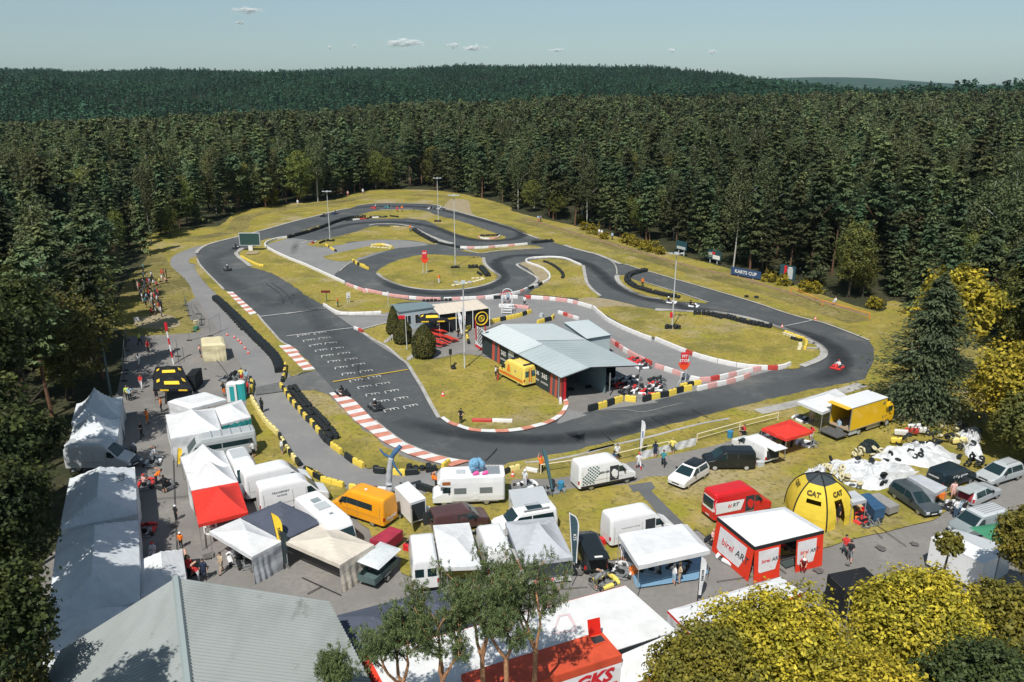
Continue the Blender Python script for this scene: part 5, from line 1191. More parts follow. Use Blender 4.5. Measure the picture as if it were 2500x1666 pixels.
# --- left row (in the shade of the trees)
canopy("steep white pagoda tent furthest back in the shaded left row", "a 880,640 1408,560 1385,800 820,870", 2.4, 5.0, T_SHADE, 'pagoda', '0123', T_SHADE)
canopy("steep white pagoda tent second from the back in the shaded left row", "a 850,868 1382,805 1345,1075 770,1165", 2.4, 4.8, T_SHADE, 'pagoda', '0123', T_SHADE)
t = canopy("white marquee with dark outline logo on its shaded hipped roof", "c 330,225 1078,95 1108,640 215,812", 2.9, 4.3, T_SHADE, 'ridge_v', '0123', T_SHADE, name='marquee', cat='marquee')
L, ze = t_L[t.name]
u_ = (L[1]-L[0]).normalized(); w_ = (L[3]-L[0]).normalized()
def surf(L, u, v, z): p = L[0].lerp(L[1], u).lerp(L[3].lerp(L[2], u), v); return Vector((p.x, p.y, z))
text("SODI", .75, frame(surf(L, .80, .35, 3.62), (-w_.x, -w_.y, 0), (u_.x, u_.y, .0)), M_DK, t, shear=.1)
text("LS", .95, frame(surf(L, .42, .82, 3.62), (u_.x, u_.y, 0), (-w_.x*.9, -w_.y*.9, .4)), M_DK, t, shear=.3, sx=1.6)
canopy("largest white marquee in the left row, dappled by tree shade", "c 195,880 1124,698 i 1140,620 60,900", 2.9, 4.4, T_SHADE, 'ridge_v', '0123', T_SHADE, name='marquee', cat='marquee', n=20)
canopy("white marquee corner below the large shaded one, behind the hall roof", "i 60,930 1100,660 1080,900 -150,1500", 2.6, 3.6, T_SHADE, 'ridge_v', '', T_SHADE, name='marquee', cat='marquee')
canopy("small white canopy between the big marquee and the hall roof", "c 1148,1158 1622,1040 1675,1400 1155,1590", 2.3, 3.1, T_WHITE, 'ridge_v', '1', T_WHITE)
# --- white tents on the left side of the service road
canopy("rear flat-roofed white tent of the cluster behind the portable toilet", "b 42,620 500,512 720,590 300,700", 2.6, 2.9, T_WHITE, 'flat', '3', T_WHITE, name='tent', cat='tent')
canopy("white peaked tent with blue stripe along its front wall", "b 18,765 578,688 665,942 75,1045", 2.5, 4.0, T_WHITE, 'peak', '23', T_WHITE, vm=None, name='tent', cat='tent')
canopy("white-roofed tent with turquoise side walls", "b 580,690 890,592 1000,792 665,880", 2.5, 3.4, T_WHITE, 'peak', '12', T_TEAL, name='tent', cat='tent')
P = gs("b 78,1050 520,985", 2.2); b = MB(); b.add([P[0]-Vector((0,.06,0)), P[1]-Vector((0,.06,0)), P[1]-Vector((0,.06,.3)), P[0]-Vector((0,.06,.3))], [(0,1,2,3)]); o = b.build('blue_banner', T_BLUE); tag(o, "long blue strip hanging along the front of the peaked white tent", 'banner')
# twin white canopy + red one
canopy("far half of the twin white canopy beside the cab-forward van", "N 440,1116 545,1100 563,1138 453,1155", 2.4, 4.2, T_WHITE, 'peak', '', group=None)
canopy("near half of the twin white canopy, touching the red canopy", "N 453,1156 563,1139 581,1177 467,1198", 2.4, 4.1, T_WHITE, 'peak', '3')
canopy("bright red peaked canopy on the left beside the white twin canopy", "d 80,467 615,362 733,712 160,850", 2.4, 3.9, T_RED, 'peak')
P = g('d', 240, 970); b = MB(); 
for x, y, w, h_ in ((0,0,.12,1.5),(1.1,0,.12,1.5)): b.box((x,y,.75), (w,.1,h_))
b.box((.55,0,1.45), (1.2,.12,.12)); b.box((.55,0,.75), (1.2,.12,.1)); b.box((.55,0,.1), (1.2,.12,.12)); o = b.build('shelf_frame', V_WHITE, None, loc=P, rz=-.2); tag(o, "white open shelf frame at the front of the red canopy", 'frame')
canopy("white canopy with a draped side curtain left of the flag pole", "d 283,930 650,775 1130,1040 775,1225", 2.4, 3.0, T_WHITE, 'peak', '2', T_GREY)
canopy("dark slate-blue peaked canopy behind the yellow beach flag", "d 650,772 1105,588 1600,812 1142,1030", 2.5, 4.2, T_SLATE, 'peak')
canopy("beige canopy with beige side curtain right of the flag pole", "d 1155,1045 1590,842 2180,1085 1787,1318", 2.4, 3.0, T_BEIGE, 'peak', '2', T_BEIGE)
canopy("white ridged canopy between two white vans", "e 975,955 1390,925 1530,1425 1065,1445", 2.4, 3.0, T_WHITE, 'peak', '')
t = canopy("grey peaked canopy with red lettering on its floor", "f -77,918 475,857 700,1322 110,1397", 2.5, 4.0, T_GREY, 'pagoda', '', name='canopy_tent')
L, ze = t_L[t.name]; e_ = (L[2]-L[3]).normalized(); mid = L[3].lerp(L[2], .22)
text("EAMV", .24, frame((mid.x+.0, mid.y-.03, ze-.14), (e_.x, e_.y, 0), (0,0,1)), M_DK, t, bold=.006)
for k in range(1): 
    b = MB(); a, c_ = L[0]*.93, L[1]*.93; b.add([(a.x,a.y,.08),(c_.x,c_.y,.08),(c_.x,c_.y,2.3),(a.x,a.y,2.3)], [(0,1,2,3)]); b.build('back_wall', T_SLATE, t)
FL = sheet('floor_mat', "e 1830,1190 k 130,60 300,350 350,440 925,385 900,190 330,60", mat('grey_floor_mat', (.42,.44,.43), .9, var=.1), sm=False); del FL['kind']; tag(FL, "pale grey floor mat with red letters under the grey canopy", 'mat')
a, b_ = gs("k 490,395 720,370", FL.data.vertices[0].co.z+.002); text("EAMV", .62, frame((a+b_)/2, b_-a, (b_-a).cross(Vector((0,0,-1)))), M_RED, FL, bold=.012, ext=.001)
a, b_ = gs("k 275,140 330,270", FL.data.vertices[0].co.z+.002); text("EAMV", .55, frame((a+b_)/2, b_-a, (b_-a).cross(Vector((0,0,-1)))), M_RED, FL, bold=.012, ext=.001)
t = canopy("wide flat white canopy over a blue floor where two people talk", "f 1222,1060 2012,945 2278,1242 1452,1422", 2.7, 3.15, T_WHITE, 'flat', '', val=.32)
FB = sheet('floor_mat', "k 1620,330 1665,470 2353,372 l 620,292 540,105 k 1750,40", mat('blue_floor_mat', (.16,.30,.44), .9, var=.12), sm=False); del FB['kind']; tag(FB, "light blue floor mat under the wide white canopy", 'mat')
# red-walled tent with flat white roof
C = gs("g 712,872 1482,757 1935,1027 1140,1218", 2.85); c0 = sum(C, Vector())/4; t = thing('team_tent', "flat-roofed white tent with red walls and lettered white panels", 'tent', (c0.x, c0.y, 0)); o0 = Vector((c0.x, c0.y, 0)); L = [p-o0 for p in C]
b = MB(); i_ = [p*.93 for p in L]
for p in i_: p.z = 2.80
b.grid(i_[0], i_[1], i_[2], i_[3], 4, 4); b.build('roof', fab('bright_white_canvas', (.86,.87,.88)), t)
b = MB()
for k in range(4):
    a, e = L[k], L[(k+1) % 4]; p, q = i_[k], i_[(k+1) % 4]; b.add([a+Vector((0,0,.12)), e+Vector((0,0,.12)), q, p], [(0,1,2,3)])
b.build('roof_edge', T_GREY, t); b = MB()
for k in (2, 3):
    a, e = L[k], L[(k+1) % 4]; out = Vector((a.x+e.x, a.y+e.y, 0)).normalized()*.04; b.add([a+out+Vector((0,0,.13)), e+out+Vector((0,0,.13)), e+out-Vector((0,0,.16)), a+out-Vector((0,0,.16))], [(0,1,2,3)])
b.build('black_trim', M_TRIM, t)
T_FRED = fab('team_red_canvas', (.80,.045,.015)); T_PANEL = fab('white_panel_canvas', (.78,.78,.80))
def wallpt(A, B, s, z, out): p = A.lerp(B, s); return Vector((p.x, p.y, z))+out
def tentwall(A, B, s0, s1, flare=.28, panel=None, txt=None, size=.5):
    e = (B-A); e.z = 0; nrm = Vector((e.y, -e.x, 0)).normalized()
    if nrm.dot(A+B) < 0: nrm = -nrm
    f = lambda s, z, o=0: wallpt(A, B, s, z, nrm*(flare*(1-z/2.85)+o))
    q = MB(); q.add([f(s0, .05), f(s1, .05), f(s1, 2.72), f(s0, 2.72)], [(0,1,2,3)]); q.build('side_wall', T_FRED, t)
    if panel:
        a, b_, z0, z1 = panel; d = (b_-a)*.08
        pts = [(a, z0+.15), (a+d, z0), (b_-d*2, z0+.05), (b_-d*.2, z1*.62), (b_, z1), (a, z1)]
        q = MB(); q.add([f(s, z, .02) for s, z in pts], [tuple(range(6))]); q.build('white_panel', T_PANEL, t)
        m_ = (a+b_)/2; dirv = (f(s1, 1.4)-f(s0, 1.4)); upv = f(m_, 2.4)-f(m_, .5)
        Le = (B-A).length; M1 = frame(f(m_-size*.62/Le, (z0+z1)/2, .035), dirv, upv); M2 = frame(f(m_+size*1.62/Le, (z0+z1)/2, .035), dirv, upv)
        text("birel", size, M1, M_RED, t, bold=.006, shear=.15); text("ART", size, M2, M_DK, t, bold=.006, shear=.15)
tentwall(L[0], L[3], 0, 1, panel=(.12, .84, .45, 2.45), size=.78)
tentwall(L[3], L[2], 0, .37, panel=(.06, .345, .75, 2.5), size=.42)
tentwall(L[3], L[2], .60, 1, panel=(.62, .90, .6, 2.5), size=.42)
b = MB(); a, e = L[0]*.9, L[1]*.9; b.add([(a.x,a.y,.05),(e.x,e.y,.05),(e.x,e.y,2.7),(a.x,a.y,2.7)], [(0,1,2,3)]); a, e = L[1]*.9, L[2]*.9; b.add([(a.x,a.y,.05),(e.x,e.y,.05),(e.x,e.y,2.7),(a.x,a.y,2.7)], [(0,1,2,3)]); b.build('back_wall', M_INT, t)
o = sheet('floor_mat', "g 1425,1375 1560,1335 1650,1390 1500,1445", mat('charcoal_mat', (.05,.07,.07), .9), sm=False); del o['kind']; tag(o, "dark square doormat at the opening of the red-walled tent", 'mat')
# yellow dome tent
apex = g('g', 1893, 378, 4.1); base = gs("g 1485,700 1560,930 1955,1050 2275,925 2120,720 1750,640"); c0 = Vector((apex.x, apex.y, 0)); base = [p-c0 for p in base]
t = thing('dome_tent', "yellow ribbed dome tent with dark grey top and black lettering", 'tent', c0); T_Y = fab('yellow_canvas', (.86,.64,.06)); 
def rib(p, s):   # s 0 at the foot, 1 at the apex
    a = s*math.pi/2; return Vector((p.x*math.cos(a)**.95, p.y*math.cos(a)**.95, 3.85*math.sin(a)**.92+(.45*s**5)))
for k in range(6):
    p, q = base[k], base[(k+1) % 6]; b = MB(); top = MB(); NS, NU = 14, 10; cutk = k in (2,)
    def pt(s, u):
        v = rib(p, s).lerp(rib(q, s), u); bow = math.sin(math.pi*u)*(1-s)*.10*max(p.length, q.length); o_ = Vector((v.x, v.y, 0)); 
        return v+(o_.normalized()*bow*(.5 if s > .1 else .2) if o_.length > 0 else o_)
    for i in range(NS):
        for j in range(NU):
            s0, s1, u0, u1 = i/NS, (i+1)/NS, j/NU, (j+1)/NU
            if cutk and i < 6 and 3 <= j <= 5: continue     # door
            if k in (1, 0) and i in (5,) and 3 <= j <= 7 and k == 1: continue     # eye-shaped window
            tgt = top if s0 >= .68 else b
            tgt.add([pt(s0,u0), pt(s0,u1), pt(s1,u1), pt(s1,u0)], [(0,1,2,3)])
    b.build('panel', T_Y, t); top.build('top_panel', mat('dark_grey_canvas', (.05,.065,.075), .8, trans=.05), t)
    r_ = MB(); r_.path([rib(p, s/10)*1.01 for s in range(11)], .06, 5); r_.build('rib', M_TRIM, t)
    if k in (0, 1, 2):
        s_ = .53; m1 = pt(s_, .5); up = pt(s_+.08, .5)-pt(s_-.08, .5); ac = pt(s_, .8)-pt(s_, .2); fr = frame(m1, ac, up); z3 = Vector((fr[0][2], fr[1][2], fr[2][2]))
        if z3.dot(m1) < 0: ac = -ac; fr = frame(m1, ac, up); z3 = -z3
        fr.translation = m1+Vector((fr[0][2], fr[1][2], fr[2][2]))*.12; text("CAT", .56, fr, mat('dark_cat_letters', (.09,.07,.02), .6), t, bold=.02, name='lettering')
# red canopy and white canopy by the truck
canopy("red peaked canopy by the trackside fence next to the yellow truck", "n 45,782 375,680 635,815 330,905", 2.4, 3.0, T_RED, 'peak')
canopy("white peaked canopy leaning against the yellow truck's far side", "n 450,472 895,325 1090,450 745,600", 2.6, 3.4, T_WHITE, 'peak')
# left: black canopies with yellow patches
def patches(t, spec, lift=.03):
    for a, b_, c_, d_ in spec:
        pass
def blackgaz(label, spec, ze, zp, prints, txt='PIRELLI'):
    t = canopy(label, spec, ze, zp, T_BLACK, 'peak'); L, ze = t_L[t.name]; f = roof_fn('peak', zp-ze)
    for (u, v, du, dv) in prints:
        b = MB(); P4 = []
        for (a, c_) in ((u-du, v-dv), (u+du, v-dv), (u+du, v+dv), (u-du, v+dv)):
            p = L[0].lerp(L[1], a).lerp(L[3].lerp(L[2], a), c_); h = min(1-abs(2*a-1), 1-abs(2*c_-1))**1.18*(zp-ze); P4.append(Vector((p.x, p.y, ze+h+.05)))
        b.add(P4, [(0,1,2,3)]); b.build('printed_patch', M_YPR, t)
    a, e = L[3], L[2]
    for s in (.28, .75):
        b = MB(); p, q = a.lerp(e, s-.11), a.lerp(e, s+.11); b.add([(p.x,p.y-.04,ze-.05),(q.x,q.y-.04,ze-.05),(q.x,q.y-.04,ze-.24),(p.x,p.y-.04,ze-.24)], [(3,2,1,0)]); b.build('printed_patch', M_YPR, t)
    return t
blackgaz("rear black canopy with yellow patches in the left alley", "a 1790,215 2085,205 2140,318 1745,335", 2.4, 3.2, [(.5,.78,.2,.06),(.86,.5,.045,.12),(.14,.5,.045,.1)])
blackgaz("front black canopy with yellow patches in the left alley", "a 1765,335 2120,310 2215,470 1760,470", 2.4, 3.3, [(.5,.78,.2,.06),(.86,.5,.045,.12),(.14,.5,.045,.12)])
P = gs("a 2140,520 2250,505"); b = MB(); b.add([(P[0].x,P[0].y,0),(P[1].x,P[1].y,0),(P[1].x,P[1].y+.3,2),(P[0].x,P[0].y+.3,2)], [(0,1,2,3)]); b.add([(P[1].x,P[1].y,0),(P[1].x-.2,P[1].y+3,0),(P[1].x-.2,P[1].y+3,2),(P[1].x,P[1].y+.3,2)], [(0,1,2,3)]); b.add([(P[0].x,P[0].y+.3,2),(P[1].x,P[1].y+.3,2),(P[1].x-.2,P[1].y+3,2),(P[0].x-.2,P[0].y+3,2)], [(0,1,2,3)]); o = b.build('awning', T_BLACK); tag(o, "plain black awning attached right of the front black canopy", 'awning')
blackgaz("black canopy with yellow patches in front of the kiosk terrace", "q 1545,315 1760,300 1870,385 1480,395", 2.4, 3.1, [(.5,.75,.2,.09),(.86,.5,.05,.14),(.14,.5,.05,.14)])
canopy("small cream canopy with full front wall on the weighing area", "p 1130,972 1385,952 1412,1050 1140,1062", 2.2, 2.45, T_CREAM, 'flat', '213', T_CREAM)
# right bottom
canopy("black peaked canopy half hidden by the tree at lower right", "m 80,575 415,508 560,640 285,765", 2.6, 3.5, T_BLACK, 'peak', '23', T_BLACK)
canopy("long white awning roof with red end band above the yellow tree", "l 140,728 1440,340 1700,520 420,1010", 3.0, 3.1, T_WHITE, 'flat', '3', T_WHITE, vm=T_RED, name='awning', cat='awning')
canopy("grey fabric awning box between the dark minivan and near-black van", "h 1012,675 1160,650 1472,800 1340,872", 2.0, 2.1, T_GREY, 'flat', '03', T_GREY)
canopy("pale grey trader's canopy over tools beside the yellow dome", "h 275,870 400,842 545,945 382,978", 2.1, 2.3, T_GREY, 'flat')
C = gs("h 1720,1262 2080,1205 2250,1300 2110,1490", 2.5); b = MB(); b.grid(C[0],C[1],C[2],C[3],10,10,lambda u,v: Vector((0,0,.5*math.sin(math.pi*u)*math.sin(math.pi*v)-.3*(u*v)))); o = b.build('tarpaulin', T_GREEN); tag(o, "green tarpaulin stretched over the grey car at the right edge", 'tarpaulin')
canopy("long dark slate canopy behind the pine crowns at the bottom", "j 320,792 1500,490 2060,830 508,1188", 2.5, 3.2, T_SLATE, 'twin_u', '', n=24)
# big white team awning with its red trailer
t = thing('team_awning', "huge flat white awning with red border joined to the red race trailer", 'awning', (0, 0, 0)); C = gs("N 884,1604 1527,1430 1652,1540 1460,1602 980,1790", 3.55)
b = MB(); b.add(C, [(0,1,2,3,4)]); b.add([p-Vector((0,0,.03)) for p in C], [(4,3,2,1,0)]); o = b.build('roof', fab('awning_white', (.78,.79,.79)), t)
b = MB()
for i, j in ((4,0),(0,1)): a, e = C[i], C[j]; b.add([a+Vector((0,0,.02)), e+Vector((0,0,.02)), e-Vector((0,0,.5)), a-Vector((0,0,.5))], [(0,1,2,3)]); 
b.build('border', mat('red_border', (.72,.05,.02), .6), t)
a, e = C[4], C[0]; q = (e-a).normalized(); nn = Vector((-q.y, q.x, 0)); b = MB(); b.add([a+Vector((0,0,.012)), e+Vector((0,0,.012)), e-nn*.35+Vector((0,0,.012)), a-nn*.35+Vector((0,0,.012))], [(0,1,2,3)]); b.build('red_edge', MATS['red_border'], t)
FA = gs("k 1500,1230 2120,965 1965,1325 1480,1480", 3.4); b = MB(); b.grid(FA[0], FA[1], FA[2]-Vector((0,0,.8)), FA[3]-Vector((0,0,.8)), 12, 6, lambda u,v: Vector((0,0,.03*math.sin(u*25)*v))); b.build('sloping_flap', MATS['awning_white'], t)
b = MB(); b.add([FA[3]-Vector((0,0,.8)), FA[2]-Vector((0,0,.8)), FA[2]-Vector((0,0,1.15)), FA[3]-Vector((0,0,1.15))], [(0,1,2,3)]); b.build('red_fringe', MATS['red_border'], t)
for p in (C[1], C[2], FA[2]): b = MB(); b.box((p.x*.99, p.y*.99, 1.7), (.08,.08,3.3)); b.build('post', M_LEG, t)
b = MB(); ring = gs("k 770,780 900,760 990,930 940,970 700,1000", 3.585); ring2 = gs("k 790,800 870,785 950,925 920,950 720,975", 3.585); b.add(ring+ring2, [(k,(k+1)%5,5+(k+1)%5,5+k) for k in range(5)]); b.build('faded_print', mat('faded_print', (.62,.50,.52), .8), t)
C = gs("k -350,1460 1262,962 1500,1238 -80,1745", 3.95); c0 = sum(C, Vector())/4; c0.z = 0; L = [p-c0 for p in C]
t = thing('race_trailer', "orange-red race trailer with open roof hatch and large red lettering", 'trailer', c0); RT = mat('faded_orange_red', (.62,.085,.035), .6, var=.25, vscale=.7)
b = MB(); P = L[::-1] if sum(a.x*b_.y-b_.x*a.y for a, b_ in zip(L, L[1:]+L[:1])) < 0 else L; b.prism([(p.x,p.y) for p in P], .9, 3.93); b.build('body', RT, t)
b = MB(); b.prism([(p.x*.985,p.y*.985) for p in P], 3.93, 3.96); b.build('roof', RT, t)
near = [L[3], L[2]]; e = (near[1]-near[0]); e.z = 0; q = e.normalized(); nn = Vector((q.y, -q.x, 0)); a, z_ = near
f = lambda s, z, o_=.02: Vector((a.x+(z_.x-a.x)*s, a.y+(z_.y-a.y)*s, z))+nn*o_
Lk = e.length
b = MB(); b.add([f(.0,.9),f(1,.9),f(1,3.45),f(.0,3.45)], [(0,1,2,3)]); b.build('white_panel', V_WHITE, t); b = MB(); b.add([f(0,.9,.03),f(1-.25/Lk,.9,.03),f(1-.25/Lk,2.28,.03),f(0,2.28,.03)], [(0,1,2,3)]); b.build('orange_panel', mat('orange_red_panel', (.70,.12,.06), .6), t)
tx = Vector((q.x, q.y, 0)); text("GKS", 1.15, frame(f(1-1.9/Lk, 2.85, .05), tx, (0,0,1)), M_RED, t, bold=.05, shear=.25, sx=1.15); text("RACING TEAM", .42, frame(f(1-1.8/Lk, 2.02, .05), tx, (0,0,1)), M_WPRINT, t, bold=.012, shear=.2)
h0 = gs("k 1118,1040 1262,1005 1322,1080 1182,1128", 4.0); h0 = [p-c0 for p in h0]; b = MB(); b.add(h0, [(0,1,2,3)]); b.build('hatch_shade_panel', M_INT, t)
b = MB(); b.add([h0[0], h0[1], h0[1]+Vector((-.1,.25,1.0)), h0[0]+Vector((-.1,.25,1.0))], [(0,1,2,3)]); b.add([h0[0]-Vector((0,-.04,0)), h0[1]-Vector((0,-.04,0)), h0[1]+Vector((-.1,.29,1.0)), h0[0]+Vector((-.1,.29,1.0))], [(3,2,1,0)]); b.build('hatch_lid', paint('hatch_red', (.68,.02,.012)), t)
b = MB()
for k in range(4): b.path([h0[k], h0[(k+1)%4]], .05, 5)
b.build('hatch_frame', RT, t)
# hall with corrugated roof at the bottom left
RG = gs("N 432,1415 470,1760", 7.6); rt = gs("N 432,1415 820,1500 970,1760", 7.6)
A0 = g('N', 430, 1413, 7.6); A1 = g('N', 475, 1800, 7.6)            # ridge
Lf = g('N', 150, 1590, 5.2); Lb = g('N', -60, 1990, 5.2); Rf = g('N', 803, 1470, 5.2); Rb = g('N', 1000, 1850, 5.2)
c0 = Vector((A0.x, A0.y, 0)); t = thing('hall', "large grey hall with corrugated roof in the bottom left corner", 'building', c0)
def corr(m, name, a, b_, c_, d_, n=46):
    """a-b along the eave-to-ridge course, corrugations run from a-d side to b-c side"""
    q = MB(); nrm = (b_-a).cross(d_-a).normalized(); nrm = nrm if nrm.z > 0 else -nrm; vs = []
    for i in range(n*4+1):
        u = i/(n*4); off = nrm*(.10 if (i % 4) in (1, 2) else 0); vs += [a.lerp(d_, u)+off-c0, b_.lerp(c_, u)+off-c0]
    q.add(vs, [(2*i, 2*i+1, 2*i+3, 2*i+2) for i in range(n*4)]); return q.build(name, m, t)
CR = groundmat('corrugated_roof', (.29,.315,.31), [((.22,.245,.24), .35, .45, .7), ((.16,.17,.16), 1.1, .62, .78), ((.34,.385,.39), .12, .45, .65)], rough=.55, bump=0, stretch=(1,.35,1))
m1 = corr(CR, 'roof_slope', Lf, A0, A1, Lb); m2 = corr(CR, 'roof_slope', Rf, A0, A1, Rb)
b = MB(); b.tube(A0-c0+Vector((0,0,.05)), A1-c0+Vector((0,0,.05)), .22, n=6); b.build('ridge_cap', mat('ridge_metal', (.30,.35,.35), .5), t)
b = MB(); dn = lambda p: Vector((p.x, p.y, 0)); ins = Vector((0,-.4,0))
b.add([Lf-c0+ins, A0-c0+ins, Rf-c0+ins, dn(Rf)-c0+ins, dn(Lf)-c0+ins], [(0,1,2,3,4)]); b.add([Rf-c0+ins, Rb-c0, dn(Rb)-c0, dn(Rf)-c0+ins], [(0,1,2,3)]); b.add([Lf-c0+ins, Lb-c0, dn(Lb)-c0, dn(Lf)-c0+ins], [(0,1,2,3)]); b.build('wall', mat('hall_wall', (.30,.32,.32), .8), t)
# --- pit building
z1 = 3.1
P = dict(bl=g('r', 300, 540, 3.0), ft=g('r', 1268, 1055, 3.0), rl=g('r', 600, 430, 4.3), rr_=g('r', 1605, 932, 4.3), br=g('r', 1170, 425, 3.2), fr=g('r', 2200, 910, 3.2))
P['bl'] = g('r', 440, 600, 3.0); P['bl2'] = g('r', 335, 540, 3.0); c0 = Vector((P['ft'].x, P['ft'].y, 0)); t = thing('pit_building', "long pit building with pale blue-grey roof and striped banners along its side", 'building', c0)
RM = groundmat('pale_metal_roof', (.50,.56,.575), [((.44,.50,.515), .15, .45, .65), ((.52,.57,.58), .05, .45, .6)], rough=.5, bump=0); RM2 = groundmat('pale_metal_roof_newer', (.40,.46,.475), [((.35,.41,.425), .15, .45, .65)], rough=.5, bump=0)
lo0, lo1 = P['bl2']-c0, P['ft']-c0; hi0, hi1 = P['rl']-c0, P['rr_']-c0; fr0, fr1 = P['br']-c0, P['fr']-c0
def rp(nm, A_, B_, C_, D_, s0, s1, m):
    q = MB(); w = lambda a, b_, s: a.lerp(b_, s); q.grid(w(A_,D_,s0), w(B_,C_,s0), w(B_,C_,s1), w(A_,D_,s1), 1, 30, lambda u, v: Vector((0,0,0))); 
    for i in range(int(22*(s1-s0))):
        s = s0+(i+.5)/22; a, e = w(A_,D_,s), w(B_,C_,s); q.tube(a+Vector((0,0,.02)), e+Vector((0,0,.02)), .025, n=4)
    return q.build(nm, m, t)
rp('roof_slope', lo0, hi0, hi1, lo1, 0, .5, RM); rp('roof_slope', lo0+Vector((0,0,-.05)), hi0+Vector((0,0,-.05)), hi1+Vector((0,0,-.05)), lo1+Vector((0,0,-.05)), .5, 1, RM2)
rp('roof_slope', hi0, fr0, fr1, hi1, 0, .42, RM); rp('roof_slope', hi0+Vector((0,0,-.05)), fr0+Vector((0,0,-.05)), fr1+Vector((0,0,-.05)), hi1+Vector((0,0,-.05)), .42, 1, RM2)
b = MB(); b.tube(lo0, lo1, .06, n=6); b.tube(lo1, hi1, .07, n=6); b.tube(hi1, fr1, .07, n=6); b.build('gutter', M_TRIM, t)
gr = lambda p, z=0: Vector((p.x, p.y, z))
dirw = (lo1-lo0).normalized(); inn = Vector((dirw.y, -dirw.x, 0)); inn = inn if inn.y > 0 else -inn
w0, w1 = lo0+inn*.35, lo1+inn*.35
q = MB(); q.add([gr(w0), gr(w1), gr(w1, 2.95), gr(w0, 2.95)], [(0,1,2,3)]); q.build('side_wall', mat('dark_wall', (.03,.045,.05), .7), t)
f = lambda s, z, o_=-.03: gr(w0.lerp(w1, s), z)+inn*o_
cols = [(.02,.04,'red'),(.05,.07,'grey')]; SR = mat('stripe_red', (.52,.10,.07), .6); SG = mat('stripe_grey', (.07,.10,.13), .6)
def stripes(s0, s1, n):
    w = (s1-s0)/n
    for k in range(n):
        q = MB(); sl = w*.35; q.add([f(s0+k*w, .15, -.05), f(s0+(k+1)*w, .15, -.05), f(min(s1, s0+(k+1)*w+sl), 2.85, -.05), f(s0+k*w+sl, 2.85, -.05)], [(0,1,2,3)]); q.build('stripe', SR if k % 2 == 0 else SG, t)
stripes(.14, .25, 3); stripes(.86, .985, 5)
for s, st, m_, ph in ((.30, "365", M_WPRINT, .4), (.40, "LOUR", M_DK, .5), (.50, "365", M_WPRINT, .4), (.80, "365", M_WPRINT, .45), (.70, "CLUB", M_WPRINT, .45), (.60, "LOUR", M_WPRINT, .45)):
    if m_ is M_DK: q = MB(); q.add([f(s-.035,.3,-.045), f(s+.035,.3,-.045), f(s+.035,2.7,-.045), f(s-.035,2.7,-.045)], [(0,1,2,3)]); q.build('banner_panel', V_LGREY, t)
    text(st, .85 if len(st) < 4 else .62, frame(f(s, 1.85, -.06), dirw, (0,0,1)), m_, t, bold=.02); text("KARTINGS", .33, frame(f(s, 1.0, -.06), dirw, (0,0,1)), m_, t, bold=.006)
q = MB(); back = [gr(fr0), gr(fr1)]; q.add([gr(w0), gr(w0,2.9), gr(hi0,4.1), gr(fr0,3.0), gr(fr0)], [(0,1,2,3,4)]); q.add([gr(fr0), gr(fr1-dirw*5), gr(fr1-dirw*5, 3.0), gr(fr0, 3.0)], [(0,1,2,3)])
mid1 = [gr(w1-dirw*6), gr(hi1-dirw*6), gr(fr1-dirw*6)]; q.add([mid1[0], mid1[1], gr(mid1[1], 4.0), gr(mid1[0], 2.9)], [(0,1,2,3)]); q.build('wall', M_INT, t)
q = MB(); a, e = gr(hi1.lerp(fr1,.42)-dirw*1.2), gr(hi1.lerp(fr1,.42)-dirw*7); q.add([a, e, gr(e,3.4), gr(a,3.4)], [(0,1,2,3)]); q.build('partition', mat('blue_grey_panel', (.20,.28,.30), .6), t)
for s in (0, .42, 1): p = hi1.lerp(fr1, s) if s else lo1; q = MB(); q.box((p.x-dirw.x*.4, p.y-dirw.y*.4, 1.5), (.12,.12,3)); q.build('post', M_METAL, t)
q = MB(); p = gr(lo1)-dirw*.1+inn*.3; q.add([p, gr(p,2.9), gr(p-dirw*.0+inn*.5,2.9), p+inn*.5], [(0,1,2,3)]); q.build('red_corner', M_RED, t)
# annex
C = gs("r 1300,415 1580,385 1845,560 1565,605", 2.9); c0 = sum(C, Vector())/4; c0.z = 0; t = thing('shed', "small flat-roofed blue-grey shed behind the pit building", 'building', c0); L = [p-c0 for p in C]
q = MB(); W_ = mat('ribbed_pale_wall', (.42,.50,.52), .6, var=.08)
for k in range(4):
    a, e = L[k]*.96, L[(k+1)%4]*.96; n_ = 24; vs = []
    for i in range(n_*2+1): s = i/(n_*2); p = a.lerp(e, s)*(1.0+.008*(i%2)); vs += [gr(p), gr(p, 2.85)]
    q.add(vs, [(2*i,2*i+2,2*i+3,2*i+1) for i in range(n_*2)])
q.build('wall', W_, t); q = MB(); q.prism([(p.x,p.y) for p in (L if sum(a.x*b_.y-b_.x*a.y for a,b_ in zip(L,L[1:]+L[:1]))>0 else L[::-1])], 2.86, 2.97); q.build('roof', RM, t)
q = MB(); q.tube(L[3]+Vector((0,0,0)), L[2], .07, n=5); q.tube(L[0], L[3], .05, n=5); q.build('gutter', mat('dark_teal_metal', (.04,.09,.10), .5), t)
